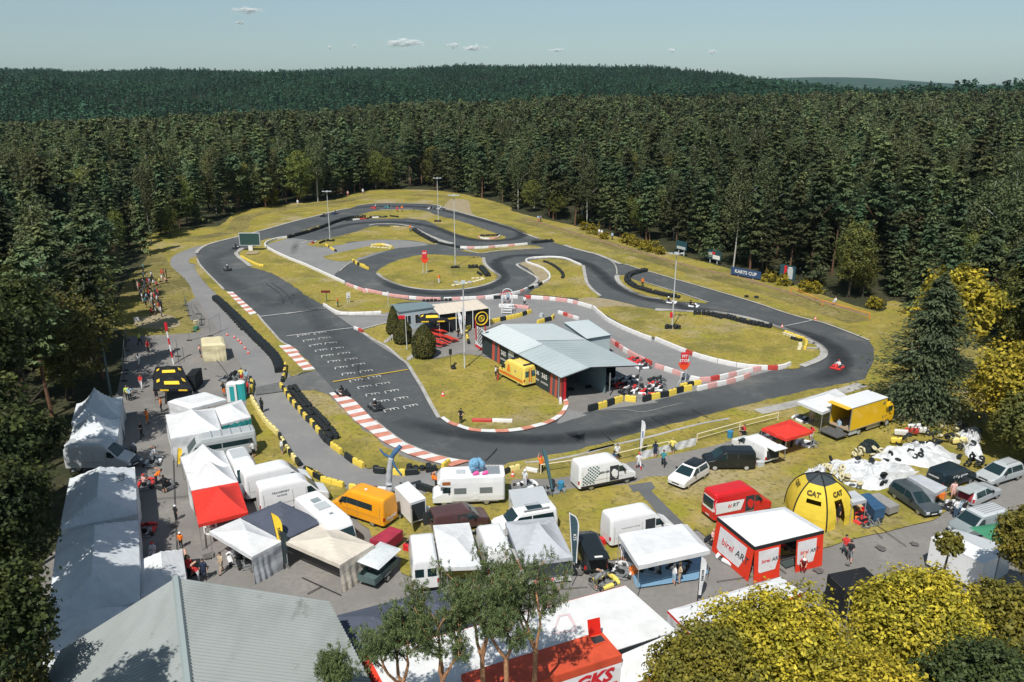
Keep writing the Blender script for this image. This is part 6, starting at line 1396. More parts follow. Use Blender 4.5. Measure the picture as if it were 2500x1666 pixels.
# kiosk
C = gs("q 1185,215 1590,180 1710,240 1290,300", 3.0); c0 = sum(C, Vector())/4; c0.z = 0; t = thing('kiosk', "small kiosk with grey flat roof and white framed windows", 'building', c0); L = [p-c0 for p in C]
q = MB(); q.prism([(p.x,p.y) for p in (L if sum(a.x*b_.y-b_.x*a.y for a,b_ in zip(L,L[1:]+L[:1]))>0 else L[::-1])], 2.95, 3.1); q.build('roof', mat('grey_flat_roof', (.17,.23,.25), .6, var=.15), t)
q = MB(); LL = [p*.95 for p in L]; q.prism([(p.x,p.y) for p in (LL if sum(a.x*b_.y-b_.x*a.y for a,b_ in zip(LL,LL[1:]+LL[:1]))>0 else LL[::-1])], 0, 2.95); q.build('wall', mat('kiosk_wall', (.42,.50,.54), .7), t)
a, e = L[3]*.95, L[2]*.95; d = (e-a).normalized(); nn = Vector((d.y,-d.x,0)); nn = nn if nn.y < 0 else -nn
for s, w in ((.14,.075),(.26,.05),(.48,.06),(.66,.06),(.84,.05)):
    p0, p1 = gr(a.lerp(e, s-w))+nn*.03, gr(a.lerp(e, s+w))+nn*.03; q = MB(); q.add([gr(p0,.9),gr(p1,.9),gr(p1,2.4),gr(p0,2.4)], [(0,1,2,3)]); wf = q.build('window_frame', V_WHITE, t)
    q = MB(); p0, p1 = gr(a.lerp(e, s-w*.82))+nn*.05, gr(a.lerp(e, s+w*.82))+nn*.05; q.add([gr(p0,1.0),gr(p1,1.0),gr(p1,2.3),gr(p0,2.3)], [(0,1,2,3)]); q.build('pane', M_GLASS, wf)
# terrace shelter with black walls
C = gs("q 1655,210 2190,150 2330,250 1750,325", 3.0); c0 = sum(C, Vector())/4; c0.z = 0; t = thing('terrace_shelter', "beige-roofed terrace shelter with black walls and yellow tyre emblem", 'shelter', c0); L = [p-c0 for p in C]
q = MB(); q.grid(L[0],L[1],L[2],L[3],24,2,lambda u,v: Vector((0,0,.03*(abs((u*6)%1-.5)<.45)))); q.build('roof', mat('beige_roof_sheet', (.66,.58,.48), .7, var=.08), t)
a, e = L[3], L[2]; d = (e-a).normalized(); nn = Vector((d.y,-d.x,0)); nn = nn if nn.y < 0 else -nn
q = MB(); q.add([gr(a)-nn*.3, gr(e)-nn*.3, gr(e,2.9)-nn*.3, gr(a,2.9)-nn*.3], [(0,1,2,3)]); q.add([gr(e)-nn*.3, gr(L[1]), gr(L[1],2.9), gr(e,2.9)-nn*.3], [(0,1,2,3)]); q.build('wall', mat('black_wall', (.014,.018,.022), .7), t)
for s in (0,.33,.5,.66,1): p = a.lerp(e,s)+nn*.02; q = MB(); q.box((p.x,p.y,1.5),(.1,.1,2.95)); q.build('post', V_WHITE, t)
p = gr(a.lerp(e,.85),1.5)-nn*.24; ax = Vector((0,0,1)); q = MB()
for R_, r_ in ((1.0,.09),(.45,.08)):
    pts = [p+d*R_*math.cos(k*math.pi/10)+ax*R_*math.sin(k*math.pi/10) for k in range(21)]; q.path(pts, r_, 5)
q.build('tyre_emblem', M_YPR, t); text("R", .6, frame(p+nn*.03, d, ax), M_YPR, t, bold=.02)
q = MB(); p = a.lerp(e,.3); pa, pb = gr(p-d*1.0,2.0)-nn*.25, gr(p+d*1.0,2.0)-nn*.25; q.add([pa,pb,pb+ax*.25,pa+ax*.25],[(0,1,2,3)]); q.build('yellow_sign', M_YPR, t)
# ---------------- poles, signs, flags, street furniture ----------------
PW = mat('white_pole', (.62,.64,.64), .5, metal=.2)
def lamp(label, k, x, y, h, ring=False):
    P = g(k, x, y); t = thing('floodlight_pole', label, 'floodlight', P)
    b = MB(); b.tube((0,0,0), (0,0,h), .11, .06, 8); b.build('pole', PW, t)
    b = MB(); b.tube((-.9,0,h), (.9,0,h), .04, n=6); b.tube((0,-.5,h), (0,.5,h), .04, n=6); b.build('crossarm', PW, t)
    for a in ((-.85,0,.25),(.85,0,-.25),(0,.45,0),(0,-.45,0)):
        b = MB(); b.box((a[0],a[1],h+.1), (.55,.35,.16), a[2]); b.build('lamp_head', V_LGREY, t)
    b = MB(); b.box((.1,-.14,2.1), (.25,.12,.4)); b.build('switch_box', M_METAL, t); return t
lamp("leftmost floodlight mast beside the inner lane junction", 't', 1912, 652, 11.4)
lamp("furthest floodlight mast on the narrow upper island", 'u', 1037, 432, 11.4)
lamp("tallest floodlight mast rising from the round infield", 'u', 1232, 952, 14.2)
lamp("floodlight mast on the grass in front of the chequered banner", 'q', 2045, 945, 11.4)
t = lamp("floodlight mast on the large infield with a red box on its shaft", 's', 158, 405, 11.4)
b = MB(); b.box((-.25,-.1,2.2), (.35,.2,.8)); b.build('red_box', M_RED, t)
# scoreboard
P = g('t', 1000, 765); t = thing('scoreboard', "dark green electronic scoreboard on a short stand by the left hairpin", 'scoreboard', P)
b = MB(); b.box((0,0,2.6), (4.6,.35,2.8)); b.build('panel_housing', V_LGREY, t); b = MB(); b.box((0,-.19,2.6), (4.3,.03,2.5)); b.build('screen', mat('dark_green_screen', (.03,.07,.065), .5), t); b = MB(); b.box((0,0,.6), (.9,.3,1.2)); b.build('stand', V_WHITE, t)
sheet('sand_patch', "t 945,790 1000,770 1100,770 1060,800 960,808", m_sand)
# pit arrows
def arrow(label, k, x, y, s, tx):
    P = g(k, x, y); t = thing('arrow_sign', label, 'sign', P); AR = mat('arrow_orange_red', (.75,.07,.02), .5); AR2 = mat('arrow_red', (.62,.03,.04), .5)
    for q in (-.35, .35): b = MB(); b.tube((q*s,0,0), (q*s,0,2.2*s), .05, n=6); b.tube((q*s-.35,-.3,0),(q*s,0,.9),.03,n=4); b.tube((q*s+.35,.3,0),(q*s,0,.9),.03,n=4); b.build('leg', PW, t)
    z = 2.0*s; b = MB(); hd = [(-.75,1.15),(.75,1.15),(.0,0),]; pts = [(-.85*s,1.15*s),(-.45*s,.95*s),(.45*s,.95*s),(.85*s,1.15*s),(.5*s,.35*s),(0,0),(-.5*s,.35*s)]
    b.add([(x_,-.08,z+y_) for x_, y_ in pts]+[(x_,.08,z+y_) for x_, y_ in pts], [tuple(range(7)), tuple(range(13,6,-1))]+[(i,(i+1)%7,7+(i+1)%7,7+i) for i in range(7)]); b.build('arrow_head', AR, t)
    b = MB(); b.box((0,0,z+1.75*s), (.95*s,.22,1.6*s)); b.build('arrow_shaft', AR2, t)
    for i, w in enumerate(tx.split()): text(w, .55*s, frame((0,-.125,z+(2.05-i*.62)*s), (1,0,0), (0,0,1)), M_WPRINT, t, bold=.012*s)
arrow("red arrow sign reading PIT STOP at the pit lane mouth", 's', 262, 935, .9, "PIT STOP")
arrow("red arrow sign reading PIT on the round infield", 'u', 885, 1030, 1.0, "PIT")
# billboards by the wood
def board(label, k, pts, h, z0, m, deco, cat='billboard', name='billboard', legs=True):
    A, B = gs(pts); d = (B-A); Lw = d.length; d.normalize(); n = Vector((d.y,-d.x,0)); n = n if n.y < 0 else -n
    t = thing(name, label, cat, A, math.atan2(d.y, d.x)); s = 1 if n.dot(Vector((d.y,-d.x,0))) > 0 else -1
    b = MB(); b.box((Lw/2, 0, z0+h/2), (Lw, .12, h)); b.build('panel', m, t)
    if legs:
        for q in (.25, .75): b = MB(); b.box((Lw*q, .1*s, z0/2+.2), (.15,.15,z0+.4)); b.build('leg', PW, t)
    for (x0, x1, y0, y1, mm) in deco: b = MB(); b.box((Lw*(x0+x1)/2, -.075*s, z0+h*(y0+y1)/2), (Lw*(x1-x0), .02, h*(y1-y0))); b.build('print', mm, t)
    return t, Lw
DT = mat('dark_teal_print', (.02,.07,.09), .6)
board("billboard with red stripe and white block on two pale legs", 'w', "w 985,560 1130,590", 2.7, 1.0, DT, [(.28,.45,.05,.95,M_RED),(.5,.85,.1,.8,V_LGREY),(.55,.8,.82,.9,M_WPRINT)])
t, Lw = board("low dark blue banner with white letters at the edge of the wood", 'w', "w 525,480 810,535", 1.4, .3, mat('blue_banner_print', (.03,.07,.16), .6), [], 'banner', 'banner')
text("KARTS CUP", .9, frame((Lw/2,-.09,1.0), (1,0,0), (0,0,1)), M_WPRINT, t, bold=.02)
board("dark billboard with white patches under the trees", 'w', "w 290,350 425,385", 2.0, .8, DT, [(.1,.4,.2,.7,V_LGREY),(.45,.95,.1,.5,M_WPRINT),(.4,.6,.55,.8,M_RED)])
board("teal billboard almost hidden in the trees beside the right lamp", 'v', "v 1880,570 2000,600", 1.9, 1.2, DT, [(.1,.9,.1,.4,V_LGREY)])
# small boards on the inner grass
board("white board with black figure on a stand beside the straight", 'q', "q 690,196 735,190", .95, .9, V_WHITE, [(.5,.7,.2,.4,M_DK)], 'sign', 'sign_board')
P = g('q', 455, 185); t = thing('sign_board', "dark red board on a green post beside the straight", 'sign', P); b = MB(); b.box((0,0,1.9), (1.5,.06,.4)); b.build('panel', mat('maroon_print', (.16,.02,.02), .6), t); b = MB(); b.box((.1,0,.85), (.12,.1,1.7)); b.build('post', mat('green_post', (.05,.12,.08), .7), t)
P = g('q', 1168, 250); t = thing('loudspeaker_post', "small white speaker on a thin post left of the kiosk", 'post', P); b = MB(); b.tube((0,0,0),(0,0,2.4),.04,n=6); b.build('post', PW, t); b = MB(); b.box((0,0,2.5),(.3,.3,.5)); b.build('speaker', V_WHITE, t)
# start light and camera on the grass
P = g('q', 1885, 935); t = thing('signal_post', "black signal light on a thin post on the grass", 'signal', P); b = MB(); b.tube((0,0,0),(0,0,2.0),.035,n=6); b.build('post', M_TRIM, t); b = MB(); b.box((0,0,2.2),(.38,.25,.7)); b.build('signal_head', M_TRIM, t)
P = g('q', 1915, 955); b = MB(); b.box((0,0,.35),(.5,.4,.5)); b.torus((.0,0,.3),.25,.1); b.tube((0,0,.5),(.25,0,1.0),.05); o = b.build('generator', M_TRIM, None, loc=P); tag(o, "small black generator standing right of the signal light", 'generator')
for k, (c, x, y, lb) in enumerate((('q',1665,800,"blue bin at the foot of the biggest hedge cone"),('q',1462,655,"blue bin between the two larger hedge cones"),('o',2030,430,"blue bin standing by the trackside rail"),('o',90,1025,"blue barrel behind the kart trolley"))):
    P = g(c, x, y); b = MB(); b.tube((0,0,0),(0,0,.85),.26,.30,12); b.torus((0,0,.85),.29,.03); o = b.build('bin', mat('blue_plastic', (.04,.22,.38), .5), None, loc=P); tag(o, lb, 'bin')
# leaning flag pole, red and white
P = g('p', 820, 1270); Q = g('p', 757, 840, 0); t = thing('boom_barrier', "tall red and white striped pole with a red top in the left alley", 'pole', P)
top = Vector((-.55,.4,5.3)); b = MB(); 
for k in range(6): b.tube(top*(k/6), top*((k+1)/6), .11, n=8, m=k % 2)
b.build('pole', [V_WHITE, M_RED], t); b = MB(); b.box((top.x+.05,top.y,top.z-.2),(.35,.1,1.0)); b.build('flag', M_RED, t)
# beach flags
def beach(label, k, x, y, h, w, col, txt=None, tc=None, lean=(0,0), edgem=None, parts=1):
    P = g(k, x, y); t = thing('beach_flag', label, 'flag', P); b = MB(); lx, ly = lean
    n = 14; pl = [Vector((lx*i/n, ly*i/n, h*i/n)) for i in range(n+1)]; b.path(pl, [.035-.02*i/n for i in range(n+1)], 6); b.build('pole', M_TRIM, t)
    b = MB(); vs = []
    for i in range(n+1):
        s = i/n; z = h*(.18+.82*s); ww = w*(math.sin(math.pi*min(1, s*.9+.12))**.55) if s > .8 else w*(.55+.45*s)
        ww = w*math.sqrt(max(0, 1-((s-.75)/.25)**2)) if s > .75 else w*(.5+.5*s/.75)
        vs += [(lx*z/h, ly*z/h, z), (lx*z/h+ww, ly*z/h+.06*math.sin(s*9), z-.12*w)]
    b.add(vs, [(2*i,2*i+1,2*i+3,2*i+2) for i in range(n)]); b.build('sail', col, t)
    if edgem:
        b = MB(); b.path([Vector(vs[2*i+1]) for i in range(n+1)], .05, 5); b.path([Vector(vs[2*i]) for i in range(n+1)], .04, 5); b.build('border', edgem, t)
    if txt:
        up = Vector((lx, ly, h)).normalized(); text(txt, w*.5, frame(Vector((lx*.6+w*.45, ly*.6-.05, h*.6)), -up, Vector((1,0,0))), tc or M_DK, t, bold=.006)
    return t
beach("tall yellow beach flag with dark letters between the slate and beige canopies", 'd', 1150, 1370, 4.6, .62, M_YPR, "TAMRAIN", M_DK, lean=(-.75,.5))
P = g('d', 1150, 1370); beach("dark leaf-shaped flag standing against the yellow flag's pole", 'd', 1152, 1368, 3.4, .5, M_DK, lean=(-.05,0))
beach("dark beach flag with white border beside the black van", 'f', 700, 1500, 5.0, .62, mat('flag_dark', (.04,.08,.10), .7), "KTS", M_WPRINT, lean=(-.35,.2), edgem=V_WHITE)
beach("slim white beach flag at the trackside rail left of the white banner", 'o', 985, 640, 3.9, .45, T_WHITE, "EVENT", mat('blue_lettering', (.10,.18,.35), .6), lean=(.15,.3))
beach("white beach flag with small letters in front of the long white awning", 'l', 480, 640, 3.6, .45, T_WHITE, "RACING", M_DK, lean=(.1,.3))
beach("dark slim flag leaning over the flat-roofed white trailer", 'f', 470, 640, 4.6, .35, mat('flag_teal', (.05,.13,.16), .7), lean=(-1.0,.6))
beach("yellow flag with red marks at the left edge of the twin white canopy", 'a', 2035, 1370, 2.1, .42, M_YPR, lean=(.35,0))
beach("white flag left of the mast on the terrace", 'r', 120, 590, 4.0, .55, T_WHITE, "SODI", MATS['blue_lettering'], lean=(-.5,.3))
beach("second white flag on the terrace, nearer the shelter", 'r', 150, 560, 4.2, .5, T_WHITE, "RACE", M_RED, lean=(-.2,.5))
beach("white flag pole in front of the yellow tyre emblem", 'r', 340, 420, 3.2, .3, T_WHITE)
# chequered wall banner with two red flags
A, B = g('r', 290, 700), g('r', 455, 805); d = (B-A).normalized(); Lw = (B-A).length
t = thing('chequered_banner', "chequered start banner with two red flags at the end of the pit building", 'banner', A, math.atan2(d.y, d.x))
b = MB(); b.box((Lw/2,0,1.6), (Lw,.08,3.2)); b.build('panel', V_WHITE, t); b = MB(); n_ = 12
for i in range(n_):
    for j in range(9):
        if (i+j) % 2 == 0 and (j > i-6) and (i > 0): x = Lw*.1+i*Lw*.7/n_; z = .7+j*.27+.1*math.sin(i*.5); b.add([(x,-.05,z),(x+Lw*.7/n_,-.05,z),(x+Lw*.7/n_,-.05,z+.27),(x,-.05,z+.27)], [(0,1,2,3)])
b.build('chequered_print', M_DK, t); b = MB(); b.box((Lw*.35,-.05,.35),(Lw*.75,.03,.35)); b.build('red_lettering_band', M_RED, t)
for x in (.05, .72): b = MB(); b.add([(Lw*x,-.1,1.2),(Lw*x+.35,-.12,1.3),(Lw*x+.25,-.12,3.9),(Lw*x-.1,-.1,4.2)], [(0,1,2,3)]); b.add([(Lw*x,-.13,1.2),(Lw*x+.35,-.15,1.3),(Lw*x+.25,-.15,3.9),(Lw*x-.1,-.13,4.2)], [(3,2,1,0)]); b.build('red_flag', M_RED, t)
# air dancer
P = g('e', 492, 655); t = thing('air_dancer', "grey-white inflatable tube man with blue head and arms", 'air dancer', P); px_m = 1
def tubepath(name, pts, r, m): b = MB(); rings = []; 
def soft(name, pts, rs, m, nseg=10):
    P_ = smooth([Vector(p) for p in pts], n=4); b = MB(); rings = []; n = len(P_)
    for i, p in enumerate(P_):
        tng = (P_[min(i+1,n-1)]-P_[max(i-1,0)]).normalized(); q = tng.to_track_quat('Z','Y'); f_ = i/(n-1)*(len(rs)-1); k = min(int(f_), len(rs)-2); r = rs[k]+(rs[k+1]-rs[k])*(f_-k); r *= 1+.04*math.sin(i*1.9)
        rings.append([p+q@Vector((r*math.cos(a), r*math.sin(a), 0)) for a in [2*math.pi*j/nseg for j in range(nseg)]])
    b.loft(rings); return b.build(name, m, t, True)
soft('body', [(0,0,0),(-.12,0,1.2),(-.05,0,2.4),(.1,0,3.4),(.22,0,4.1)], [.3,.29,.27,.25,.24], T_GREY)
DB = mat('dancer_blue', (.05,.13,.26), .5); soft('head', [(.2,0,4.0),(.5,0,4.5),(1.05,.1,5.1)], [.2,.22,.2], DB); soft('left_arm', [(.18,0,4.1),(-.35,0,4.35),(-.75,0,4.9)], [.12,.11,.06], DB); soft('right_arm', [(.25,-.05,4.0),(.6,-.2,3.2),(1.1,-.3,2.5)], [.12,.10,.08], DB)
# portable toilets
for k, (x, y, lb, mm) in enumerate(((800,600,"white portable toilet with turquoise door",None),(895,590,"turquoise-sided portable toilet behind the white one",T_TEAL))):
    P = g('b', x, y); t = thing('portable_toilet', lb, 'toilet', P, .15); b = MB(); b.box((0,0,1.05),(1.1,1.1,2.1)); b.build('cabin', mm or V_WHITE, t); b = MB(); b.ball((0,0,2.1),(.6,.6,.22),12,6); b.build('roof', V_WHITE, t); b = MB(); b.box((.05,-.56,1.0),(.5,.03,1.8)); b.build('door', mat('turquoise_door', (.03,.35,.37), .5), t)
# rails along the track
def rail(label, spec, h=1.0, step=6, m=None, two=False):
    P = resample(smooth(gs(spec), n=4), step); t = thing('rail_fence', label, 'fence', P[0]); m = m or mat('cream_wood', (.68,.60,.42), .7, var=.1)
    for p in P: q = p-P[0]; b = MB(); b.box((q.x,q.y,h/2),(.1,.1,h)); b.build('post', m, t)
    for a, c_ in zip(P, P[1:]):
        a = a-P[0]; c_ = c_-P[0]; b = MB(); b.tube((a.x,a.y,h),(c_.x,c_.y,h),.055,n=4)
        if two: b.tube((a.x,a.y,.5),(c_.x,c_.y,.5),.03,n=4)
        b.build('rail', m, t)
    return t
rail("cream wooden rail along the trackside behind the parked vans", "f 330,375 620,330 1240,240 1390,205 1750,110 2110,30", 1.05, 7)
rail("cream wooden rail between the white banner and the red canopy", "o 1650,480 2000,375 2353,290 n 0,745 330,680", 1.0, 6, two=True)
A, B = gs("o 985,690 1640,520"); d = (B-A).normalized(); Lw = (B-A).length; b = MB(); b.grid(A+Vector((0,0,1.0)), B+Vector((0,0,1.0)), B+Vector((0,0,.12)), A+Vector((0,0,.12)), 40, 3, lambda u, v: Vector((d.y,-d.x,0))*(.03*math.sin(u*40+v*3)))
b.v = [tuple(Vector(v)-A) for v in b.v]; o = b.build('banner', T_WHITE, None, loc=A); tag(o, "long white fabric banner hung on the trackside rail", 'banner')
rail("orange tape fence running along the bank at the right wood", "w 1100,650 1380,770 1860,905 1990,935", 1.0, 9, mat('orange_tape', (.75,.25,.05), .7))
def fence(label, spec, h=1.9, step=3.4):
    P = resample(gs(spec), step); 
    if len(P) < 2: P = gs(spec)
    t = thing('mesh_fence', label, 'fence', P[0]); MF = mat('fence_wire', (.16,.19,.20), .5, metal=.3)
    for a, c_ in zip(P, P[1:]):
        a, c_ = a-P[0], c_-P[0]; b = MB(); b.path([Vector((a.x,a.y,.1)), Vector((a.x,a.y,h)), Vector((c_.x,c_.y,h)), Vector((c_.x,c_.y,.1)), Vector((a.x,a.y,.1))], .022, 4)
        for k in range(1, 10): q = a.lerp(c_, k/10); b.tube((q.x,q.y,.1),(q.x,q.y,h),.006,n=3)
        for z in (.6,1.1,1.5): b.tube((a.x,a.y,z),(c_.x,c_.y,z),.006,n=3)
        b.build('panel', MF, t); b = MB(); b.box((a.x,a.y,.07),(.7,.25,.14)); b.build('foot', M_TRIM, t)
    return t
fence("steel mesh fence panels along the foot of the spectator slope", "p 955,600 960,640 985,690 1010,745 1060,780 1110,850")
fence("low steel mesh fence curving beside the service road", "p 1050,900 1170,800 1140,750 1030,600", 1.0)
fence("steel mesh gate standing open on the service road", "p 1240,950 1365,890", 2.6)
fence("steel mesh fence at the corner of the weighing area", "p 1000,1000 1130,955 1240,950", 1.6)
fence("tall mesh fence along the wood side of the left alley", "p 290,1000 270,1250 250,1500 a 1440,250 1430,450", 2.4, 5)
fence("mesh panels behind the cream canopy and black awning", "p 860,1100 870,1200 880,1290", 1.6)
# cones
cone = MB(); cone.box((0,0,.02),(.36,.36,.04)); cone.tube((0,0,.04),(0,0,.2),.14,.11,10); cone.tube((0,0,.2),(0,0,.33),.11,.08,10,1); cone.tube((0,0,.33),(0,0,.5),.08,.03,10); cme = cone.mesh('traffic_cone', [mat('cone_red', (.70,.10,.06), .6), V_WHITE])
for k, (x, y) in enumerate(((1435,942),(1518,970),(1565,1005),(1592,1035),(1640,1095),(1678,1150))):
    o = bpy.data.objects.new('traffic_cone', cme); COL.objects.link(o); o.location = g('p', x, y)+Vector((0,0,.06)); tag(o, "red and white cone, %s of the six in a row on the service road" % ["farthest","second farthest","third farthest","fourth farthest","second nearest","nearest"][k], 'cone', 'cones on the service road')
for c_, x, y, lb in (('q',1795,1265,"small red and white cone lying on the grass below the signal"),('s',1212,400,"red cone at the inner edge of the fast bend"),('s',1530,325,"cone at the outer edge of the fast bend"),('e',1890,405,"red and white cone leaning by the mixed barrier")):
    o = bpy.data.objects.new('traffic_cone', cme); COL.objects.link(o); o.location = g(c_, x, y)+Vector((0,0,.06)); o.scale = (1.3,1.3,1.3); tag(o, lb, 'cone')
# picnic tables on the terrace
PR = mat('red_picnic_wood', (.55,.045,.025), .6)
def picnic(label, x, y, rz):
    P = g('q', x, y); t = thing('picnic_table', label, 'picnic table', P, rz)
    b = MB(); [b.box((0,-.32+.16*k,.74),(2.4,.13,.04)) for k in range(5)]; b.build('tabletop', PR, t)
    for s in (-.75,.75): b = MB(); [b.box((0,s-.07+.14*k,.45),(2.4,.12,.04)) for k in range(2)]; b.build('bench', PR, t)
    for x_ in (-.9,.9): b = MB(); b.tube((x_,-.6,0),(x_,-.2,.72),.04,n=4); b.tube((x_,.6,0),(x_,.2,.72),.04,n=4); b.box((x_,0,.42),(.06,1.5,.08)); b.build('leg', PR, t)
for k, (x, y, r_) in enumerate(((1735,550,-.7),(1870,640,-.9),(1745,690,-.7),(1735,605,-.7))):
    picnic(["red picnic table nearest the black canopy","large red picnic table on the right of the terrace","red picnic table nearest the grass","red picnic table in the middle of the group"][k], x, y, r_)
# podium steps (white ladders)
P = g('r', 650, 300); t = thing('podium_steps', "white scaffold steps with arched rails beside the pit lane", 'steps', P, -.1)
for k in range(4): b = MB(); b.box((0,-.7+.4*k,.25+.3*k),(1.6,.4,.06)); b.build('step', V_WHITE, t)
for x_ in (-.8,.8):
    for y_ in (-.9,.6): b = MB(); b.tube((x_,y_,0),(x_,y_,3.2),.05,n=6); b.build('post', V_WHITE, t)
for y_ in (-.9,.6): b = MB(); b.path([Vector((.8*math.cos(a),y_,3.2+.6*math.sin(a))) for a in [math.pi*k/8 for k in range(9)]], .06, 6); b.build('arch', M_RED if y_ < 0 else V_WHITE, t)
# concrete steps between hedges
for sp, lb in (("q 1110,655 1265,580","upper flight of pale steps beside the hedge cones"),("q 1380,850 1500,795","lower flight of pale steps beside the biggest hedge cone")):
    A, B = gs(sp); t = thing('steps', lb, 'steps', A); d = (B-A)/6
    for k in range(6): b = MB(); p = d*k; b.box((p.x,p.y,.05+.06*k),(.25+d.length*.3,1.2,.1+.1*k)); b.build('step', m_conc, t)
# flag and sign poles by the hedges
P = g('q', 1383, 735); t = thing('flag_pole', "white pole with a red board between the hedge cones and the track", 'pole', P); b = MB(); b.tube((0,0,0),(-.1,.3,4.8),.06,.04,8); b.build('pole', PW, t); b = MB(); b.box((-.6,.3,4.7),(.9,.06,.5)); b.build('board', M_RED, t)
beach("small yellow flag arch behind the middle hedge cone", 'q', 1340, 470, 2.2, .5, M_YPR)
# pole in the left trees
P = g('a', 1270, 530); t = thing('utility_pole', "pale concrete pole leaning in the shade behind the pagoda tents", 'pole', P); b = MB(); b.tube((0,0,0),(-.3,.5,6.8),.16,.12,8); b.build('pole', mat('shade_darkened_concrete', (.12,.17,.18), .8), t)  # its concrete colour is darkened for the tree shade it stands in
P = g('a', 1170, 520); b = MB(); b.box((0,0,2),(1.4,1.2,4)); 
# ---------------- the trees one can tell apart ----------------
def bigtree(name, label, cat, P, cv, lm, tb, bk, rz=0, undersize=1):
    t = thing(name, label, cat, P, rz)
    o = bpy.data.objects.new('crown', np_mesh('crown', cv, [lm])); COL.objects.link(o); o.parent = t
    tb.build('trunk', bk, t); return t
def crownlobes(c, R, flat=.8, n=12, seed=1, small=.4):
    r = random.Random(seed); L = []
    for k in range(n):
        a = k*2.4; t = (k+.5)/n; ph = math.acos(1-2*t*.85); rr = R*r.uniform(.5, .75)
        L.append((c[0]+math.sin(ph)*math.cos(a)*rr, c[1]+math.sin(ph)*math.sin(a)*rr, c[2]+math.cos(ph)*rr*flat, R*r.uniform(small*.8, small*1.25)))
    L.append((c[0], c[1], c[2], R*.7)); return L
# big spruce at the right
P = Vector((g('D', 470, 1300).x, g('D', 470, 1300).y, 0)); cv = conifer(16.2, 6.9, 460, 7, .10, .27, .05, False, 10)
t = bigtree('spruce_tree', "big layered blue-green spruce beside the yellow truck", 'spruce', P, cv, L_SPRUCE, trunkmb(15.5, .24), B_PINE)
P = g('D', 640, 1030); cv = broadleaf(crownlobes((0,0,9.5), 4.6, 1.1, 12, 3), 9000, .26)
bigtree('golden_tree', "bright yellow tree peeking out behind the top of the big spruce", 'tree', P, cv, L_GOLD, trunkmb(12.5, .2, fork=3), B_DARK)
P = g('N', 2462, 1085); cv = broadleaf(crownlobes((0,0,5.9), 4.2, 1.1, 14, 5), 15000, .20)
bigtree('golden_tree', "rounded golden maple at the right edge of the photo", 'tree', P, cv, L_GOLD, trunkmb(9, .2, fork=3), B_DARK)
P = g('N', 2500, 1135); cv = broadleaf(crownlobes((0,0,4.2), 3.4, 1.0, 12, 6), 11000, .19)
bigtree('dark_tree', "dark green tree below the golden maple at the right edge", 'tree', P, cv, L_OAK, trunkmb(6, .2, fork=3), B_DARK)
P = g('N', 2545, 1020); cv = broadleaf(crownlobes((0,0,5.5), 4.0, 1.2, 12, 8), 8000, .22)
bigtree('dark_tree', "dark green tree behind the golden maple at the right edge", 'tree', P, cv, L_OAK, trunkmb(8, .2, fork=3), B_DARK)
# broadleaf trees close to the camera, bottom right
def nearcrown(top_px, z_top, R, n, size, seed, flat=.85, nl=26):
    zc = z_top-R*flat; m = CP*(top_px[1]+60-HOR)/(H-zc); T = g('N', top_px[0], top_px[1]+R*.98*m, zc); return Vector((T.x, T.y, 0)), broadleaf(crownlobes((0,0,zc), R, flat, nl, seed, small=.32), int(n*1.5), size*.82)
for (tp, zt, R, n, sz, sd, lm, lb, nm) in (
  ((1915,1440), 11.0, 4.3, 30000, .135, 21, L_GOLD, "large yellow-gold maple crown filling the lower right", 'golden_tree'),
  ((1735,1530), 10.2, 2.9, 22000, .125, 22, L_GREEN, "darker green maple crown left of the large yellow one", 'green_tree'),
  ((2235,1385), 10.5, 3.5, 28000, .135, 23, L_GOLD, "golden-green maple crown beside the black canopy", 'golden_tree'),
  ((2110,1590), 10.5, 3.2, 18000, .13, 24, L_GOLD, "yellow maple crown low between the two larger golden ones", 'golden_tree'),
  ((2400,1560), 10.8, 3.4, 20000, .12, 25, L_DARK, "dark rowan-like crown in the bottom right corner", 'dark_tree'),
  ((2470,1420), 9.5, 2.9, 18000, .14, 26, L_GREEN, "olive tree crown above the dark corner tree", 'green_tree'),
  ((2545,1225), 9.0, 2.6, 14000, .15, 27, L_GREEN, "olive tree at the right edge over the green tarpaulin", 'green_tree'),
  ((2320,1290), 6.5, 1.0, 1800, .14, 28, L_GREEN, "thin leafy shoot in front of the caravan roof", 'green_tree')):
    P, cv = nearcrown(tp, zt, R, n, sz, sd); bigtree(nm, lb, 'tree', P, cv, lm, trunkmb(zt*.75, .2, fork=3), B_DARK)
# left side, close to the camera
for (tp, zt, R, n, sz, sd, lm, lb) in (
  ((35,975), 15, 3.0, 13000, .18, 31, L_LEFT, "olive broadleaf tree left of the pagoda tents"),
  ((5,1100), 16, 3.0, 14000, .16, 32, L_LEFT, "broad leafy tree left of the logo marquee"),
  ((-25,1200), 14, 3.4, 15000, .15, 33, L_LEFT, "leafy tree leaning over the largest marquee"),
  ((5,1480), 10.5, 2.6, 11000, .13, 37, L_OAK, "dark leafy tree low at the left edge beside the hall"),
  ((25,1590), 8, 2.2, 9000, .12, 38, L_OAK, "lowest dark tree in the bottom left corner"),
  ((0,1370), 17, 2.6, 7000, .14, 34, L_LEFT, "tall leafy tree in the lower left corner")):
    P, cv = nearcrown(tp, zt, R, n, sz, sd); P.x -= .5; bigtree('leafy_tree', lb, 'tree', P, cv, lm, trunkmb(zt*.75, .2, fork=3), B_DARK)
